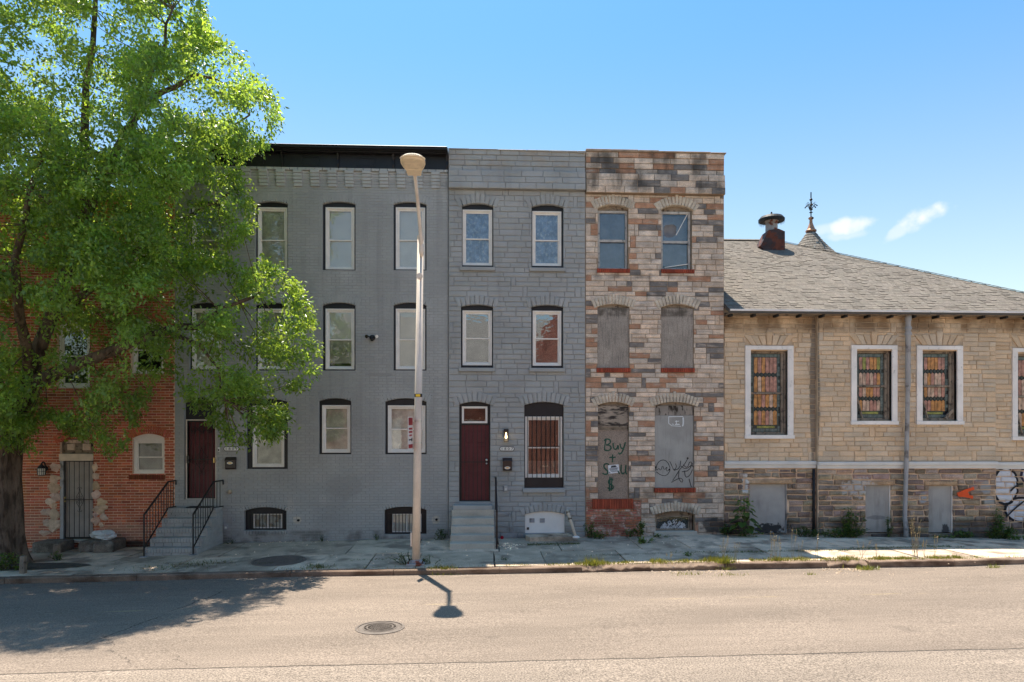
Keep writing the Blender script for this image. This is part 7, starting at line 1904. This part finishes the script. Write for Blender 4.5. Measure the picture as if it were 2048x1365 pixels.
weed(115, 1121, .12, .25, 60, 'sprig growing beside the short dark post', .06, .3)
weed(1608, 1073, .34, .30, 420, 'dark low shrub at the church base under the thin dark pipe', .05, .35, Y=-.25, dark=.75, name='shrub', cat='shrub', stems=14)
weed(1690, 1076, .62, .32, 800, 'broad bushy shrub left of the middle grey panel', .055, .35, Y=-.32, dark=.85, name='shrub', cat='shrub', stems=24)
weed(1702, 1072, .30, .92, 520, 'tall leafy sapling growing up the church rubble wall', .06, .35, Y=-.22, dark=.95, name='sapling', cat='sapling', stems=10)
weed(1776, 1070, .08, .70, 200, 'narrow creeper climbing the edge of the middle grey panel', .045, .4, Y=-.16, dark=.8, name='creeper', cat='creeper', stems=5)
weed(1918, 1072, .26, .25, 300, 'low bush right of the third grey panel', .055, .35, Y=-.22, dark=.95, name='shrub', cat='shrub', stems=12)
weed(1885, 1073, .30, .09, 120, 'flat creeping weed below the third grey panel', .05, .35, Y=-.3, dark=1.1)
weed(1995, 1074, .48, .46, 800, 'wide shrub below the white sprayed lettering', .055, .35, Y=-.28, dark=.9, name='shrub', cat='shrub', stems=22)
weed(1993, 1072, .12, 1.15, 260, 'slim vine rising against the white sprayed lettering', .06, .35, Y=-.16, dark=.95, name='creeper', cat='creeper', stems=5)
weed(2040, 1082, .28, .16, 200, 'low green weed at the right end of the church wall', .06, .35, Y=-.5, dark=1.2)
weed(1008, 1120, .07, .05, 40, 'tiny dark tuft in pavement joint before the concrete steps', .04, .3, dark=.6)
weed(1375, 1112, .12, .06, 60, 'tiny leafy tuft in the pavement before the boarded house', .05, .35, dark=1.1)
weed(1452, 1070, .12, .35, 120, 'leafy weed tight in the corner of the boarded house and the church', .06, .35, Y=-.12, dark=.9)
# big leaved paulownia sprout
p0 = Vector((fx(1480), -.28, side_z(fx(1480), -.28))); bp = thing('broadleaf_sprout', 'big leaved sprout with heart shaped leaves in the corner of the church', 'sapling', p0)
ms = MB(); ms.tube([p0, p0 + Vector((.02, 0, .5)), p0 + Vector((.0, .02, .95))], [.022, .018, .008], 7); ms.build('stem', MAT['weed_stem'], bp)
for k in range(26):
    h = .10 + .80 * (k / 25); a_ = k * 2.4; rr = .26 * (1.15 - h * .75); b = p0 + Vector((0, 0, h)); e = b + Vector((rr * math.cos(a_), rr * .7 * math.sin(a_) - .05, .05))
    d = Vector((math.cos(a_), .7 * math.sin(a_) - .2, -.55)).normalized(); s = d.cross(Vector((0, 0, 1))).normalized(); up = s.cross(d); l = R.uniform(.20, .30) * (1 - .45 * h); m = MB(); ms2 = l * .48
    shape = [(0, .0), (-.12, .5), (.10, .92), (.35, 1.0), (.65, .62), (1.0, 0)]
    pts = [e + d * (l * a) + s * (ms2 * w) + up * (ms2 * w * .25) for a, w in shape] + [e + d * (l * a) - s * (ms2 * w) + up * (ms2 * w * .25) for a, w in shape[-2:0:-1]]
    o = len(m.v); m.v = [tuple(q) for q in pts] + [tuple(e + d * l * .4)]; kk = len(pts); tt = tj(R.uniform(.7, 1.15) * (1.35 if h > .75 else .8), .1, .1)
    for i in range(kk): m.face((i, (i + 1) % kk, kk), 0, tt)
    m.build('leaf', MAT['weed'], bp)
m = MB()
for k in range(120): q = p0 + Vector((R.gauss(0, .12), R.gauss(-.02, .05), R.uniform(.55, 1.05) if k % 2 else R.uniform(0, .2))); d = rv(1).normalized(); s = d.cross(rv(1)).normalized(); l = R.uniform(.05, .09); leafquad(m, q, d, s, l, l * .35, s.cross(d), tj(1.3 if k % 2 else .8, .2, .1))
m.build('small_leaves', MAT['weed'], bp, kind='stuff')
# grass along the kerb and in the joints
gm = MB(); dm = MB()
def blade(m, p, h, tint, lean=.35):
    d = Vector((R.gauss(0, lean), R.gauss(0, lean), 1)).normalized(); a = R.uniform(0, 6.28); s = Vector((math.cos(a), math.sin(a), 0)) * R.uniform(.003, .006); e = p + d * h; md = p + d * h * .55 + Vector((d.x, d.y, 0)) * -.1 * h
    o = len(m.v); m.v += [tuple(p - s), tuple(p + s), tuple(md + s * .8), tuple(e), tuple(md - s * .8)]; m.face((o, o + 1, o + 2, o + 4), 0, tint); m.face((o + 4, o + 2, o + 3), 0, tint)
def strip(u0, u1, dens, h, yl=None, spread=.07, Y=KY + .26, clump=.6):
    x0, x1 = fx(u0, Y), fx(u1, Y); n = int((x1 - x0) * dens); ph = R.uniform(0, 9)
    for k in range(n):
        x = R.uniform(x0, x1); f = .5 + .5 * math.sin(x * 3.1 + ph) * math.sin(x * 7.7 + ph * 2)
        if R.random() > (1 - clump) + clump * f * 1.3: continue
        y = Y + R.gauss(0, spread); kk = R.uniform(.7, 1.4); blade(gm, Vector((x, y, side_z(x, y) - .005)), h * R.uniform(.4, 1.2) * (.5 + .7 * f), (kk * R.uniform(1, 1.5), kk, kk * .8))
strip(560, 1000, 40, .05); strip(1010, 1160, 240, .055); strip(1150, 1300, 560, .08); strip(1300, 1455, 850, .10); strip(1500, 1660, 850, .09); strip(1660, 1730, 500, .08, spread=.1); strip(1730, 1920, 900, .075); strip(1920, 2100, 260, .05)
for u, v, n, h, s in ((1185, 1130, 260, .20, .10), (1452, 1126, 260, .17, .10), (1437, 1118, 160, .13, .15), (1690, 1120, 160, .14, .10), (1735, 1128, 260, .14, .12), (885, 1138, 340, .10, .16), (640, 1136, 140, .10, .14), (1462, 1140, 120, .10, .15), (1375, 1138, 160, .09, .2), (1625, 1140, 50, .12, .05), (1990, 1125, 70, .12, .08), (330, 1135, 200, .06, .4), (400, 1128, 260, .06, .35), (628, 1132, 80, .07, .12)):
    p = at_ground(u, v)
    for k in range(n):
        x, y = p.x + R.gauss(0, s), p.y + R.gauss(0, s * .5); kk = R.uniform(.7, 1.3) * (.75 if u < 900 else 1.1)
        z = side_z(x, y) if y > KY else gg(x) + .0; blade(gm, Vector((x, y, z - .01)), h * R.uniform(.4, 1.2), (kk * R.uniform(1, 1.4), kk, kk * .8), .5)
# mossy grass in the long joint in the shade
for (u0, u1, v0, v1, n) in ((1440, 1700, 1105, 1101, 900), (1700, 1900, 1098, 1094, 800), (1055, 1160, 1090, 1088, 900), (1340, 1440, 1106, 1105, 200), (1820, 1930, 1090, 1096, 260), (515, 545, 1128, 1128, 120), (700, 800, 1122, 1118, 120), (1150, 1330, 1112, 1108, 160)):
    for k in range(n):
        f = R.random(); p = at_ground(u0 + (u1 - u0) * f, v0 + (v1 - v0) * f + R.gauss(0, 1.1)); kk = R.uniform(.4, .9); blade(gm, p - Vector((0, 0, .01)), R.uniform(.02, .06), (kk, kk, kk * .8), .6)
g_ = gm.build('grass', MAT['grass']); g_['kind'] = 'stuff'
# dry seed stalks
for (u, v, h, n) in ((1448, 1122, .62, 3), (1470, 1125, .42, 3), (1540, 1124, .52, 3), (1550, 1122, .62, 5), (1560, 1124, .5, 2), (1587, 1122, .68, 2), (1598, 1122, .42, 2), (1634, 1120, .56, 2), (1722, 1117, .4, 3), (1752, 1117, .35, 2), (1829, 1116, 1.0, 5), (1834, 1118, .7, 4), (1851, 1116, .45, 3), (1868, 1116, .5, 2), (1448, 1121, .4, 3), (1340, 1128, .25, 3)):
    for k in range(n):
        p = at_ground(u + R.gauss(0, 2.5), v); hh = h * R.uniform(.75, 1.05); e = p + Vector((R.gauss(0, .06), R.gauss(0, .05), hh)); md = p.lerp(e, .5) + rv(.012); dm.tube([p, md, e], [.0035, .003, .002], 4, cap=False, tint=(1, 1, 1))
        for q in range(int(8 + 10 * h)):
            f = R.uniform(.62, 1.0); c = md.lerp(e, f * 2 - 1); d = (Vector((R.gauss(0, .5), R.gauss(0, .5), 1))).normalized(); s = d.cross(rv(1)).normalized(); leafquad(dm, c, d, s, R.uniform(.02, .04), .006, s.cross(d), tj(1.2, .2, .05))
d_ = dm.build('seed_stalks', MAT['straw']); d_['kind'] = 'stuff'
# grit, broken concrete and litter
gr = MB()
def pebble(p, s, tint):
    o = len(gr.v); n = 5
    for k in range(n): a = 2 * math.pi * k / n + R.random(); gr.v.append((p.x + s * R.uniform(.7, 1.2) * math.cos(a), p.y + s * R.uniform(.7, 1.2) * math.sin(a), p.z - .004))
    gr.v.append((p.x, p.y, p.z + s * R.uniform(.4, .8)))
    for k in range(n): gr.face((o + k, o + (k + 1) % n, o + n), 0, tint)
def scatter(n, uv, smin, smax, side, bright=1.0):
    for _ in range(n):
        u, v = uv(); p = at_ground(u, v, side); k = R.uniform(.5, 1.5) * bright; pebble(p, R.uniform(smin, smax), (k, k * .96, k * .9))
scatter(260, lambda: (R.uniform(0, 2048), R.gauss(1150, 5)), .006, .018, False, .8)
scatter(90, lambda: (R.gauss(1020, 14), R.gauss(1092, 3)), .01, .035, True, 1.6)
scatter(160, lambda: (R.uniform(440, 900), R.gauss(1086, 3)), .006, .02, True, 1.3)
scatter(140, lambda: (R.uniform(1150, 1460), R.gauss(1080, 4)), .006, .022, True, 1.3)
scatter(120, lambda: (R.uniform(1300, 1460), R.gauss(1142, 3)), .01, .035, False, .75)
scatter(110, lambda: (R.uniform(1640, 1740), R.gauss(1140, 3)), .01, .035, False, .7)
scatter(60, lambda: (R.uniform(40, 200), R.gauss(1135, 6)), .01, .03, True, .8)
scatter(160, lambda: (R.uniform(0, 2048), R.uniform(1165, 1360)), .004, .009, False, .35)
lf = MB()
for _ in range(160):
    u, v = R.uniform(0, 420), R.gauss(1128, 10); p = at_ground(u, v); d = Vector((R.gauss(0, 1), R.gauss(0, 1), .1)).normalized(); s = d.cross(Vector((0, 0, 1))); leafquad(lf, p + Vector((0, 0, .012)), d, s, R.uniform(.04, .07), .012, Vector((0, 0, 1)), tj(.8, .3, .2))
l2 = lf.build('fallen_leaves', MAT['straw']); l2['kind'] = 'stuff'
scatter(170, lambda: (R.uniform(440, 1460), R.uniform(1084, 1128)), .008, .03, True, 1.7)
scatter(260, lambda: (R.uniform(0, 2048), R.uniform(1082, 1128)), .006, .02, True, .5)

g2 = gr.build('gravel', MAT['slab']); g2['kind'] = 'stuff'
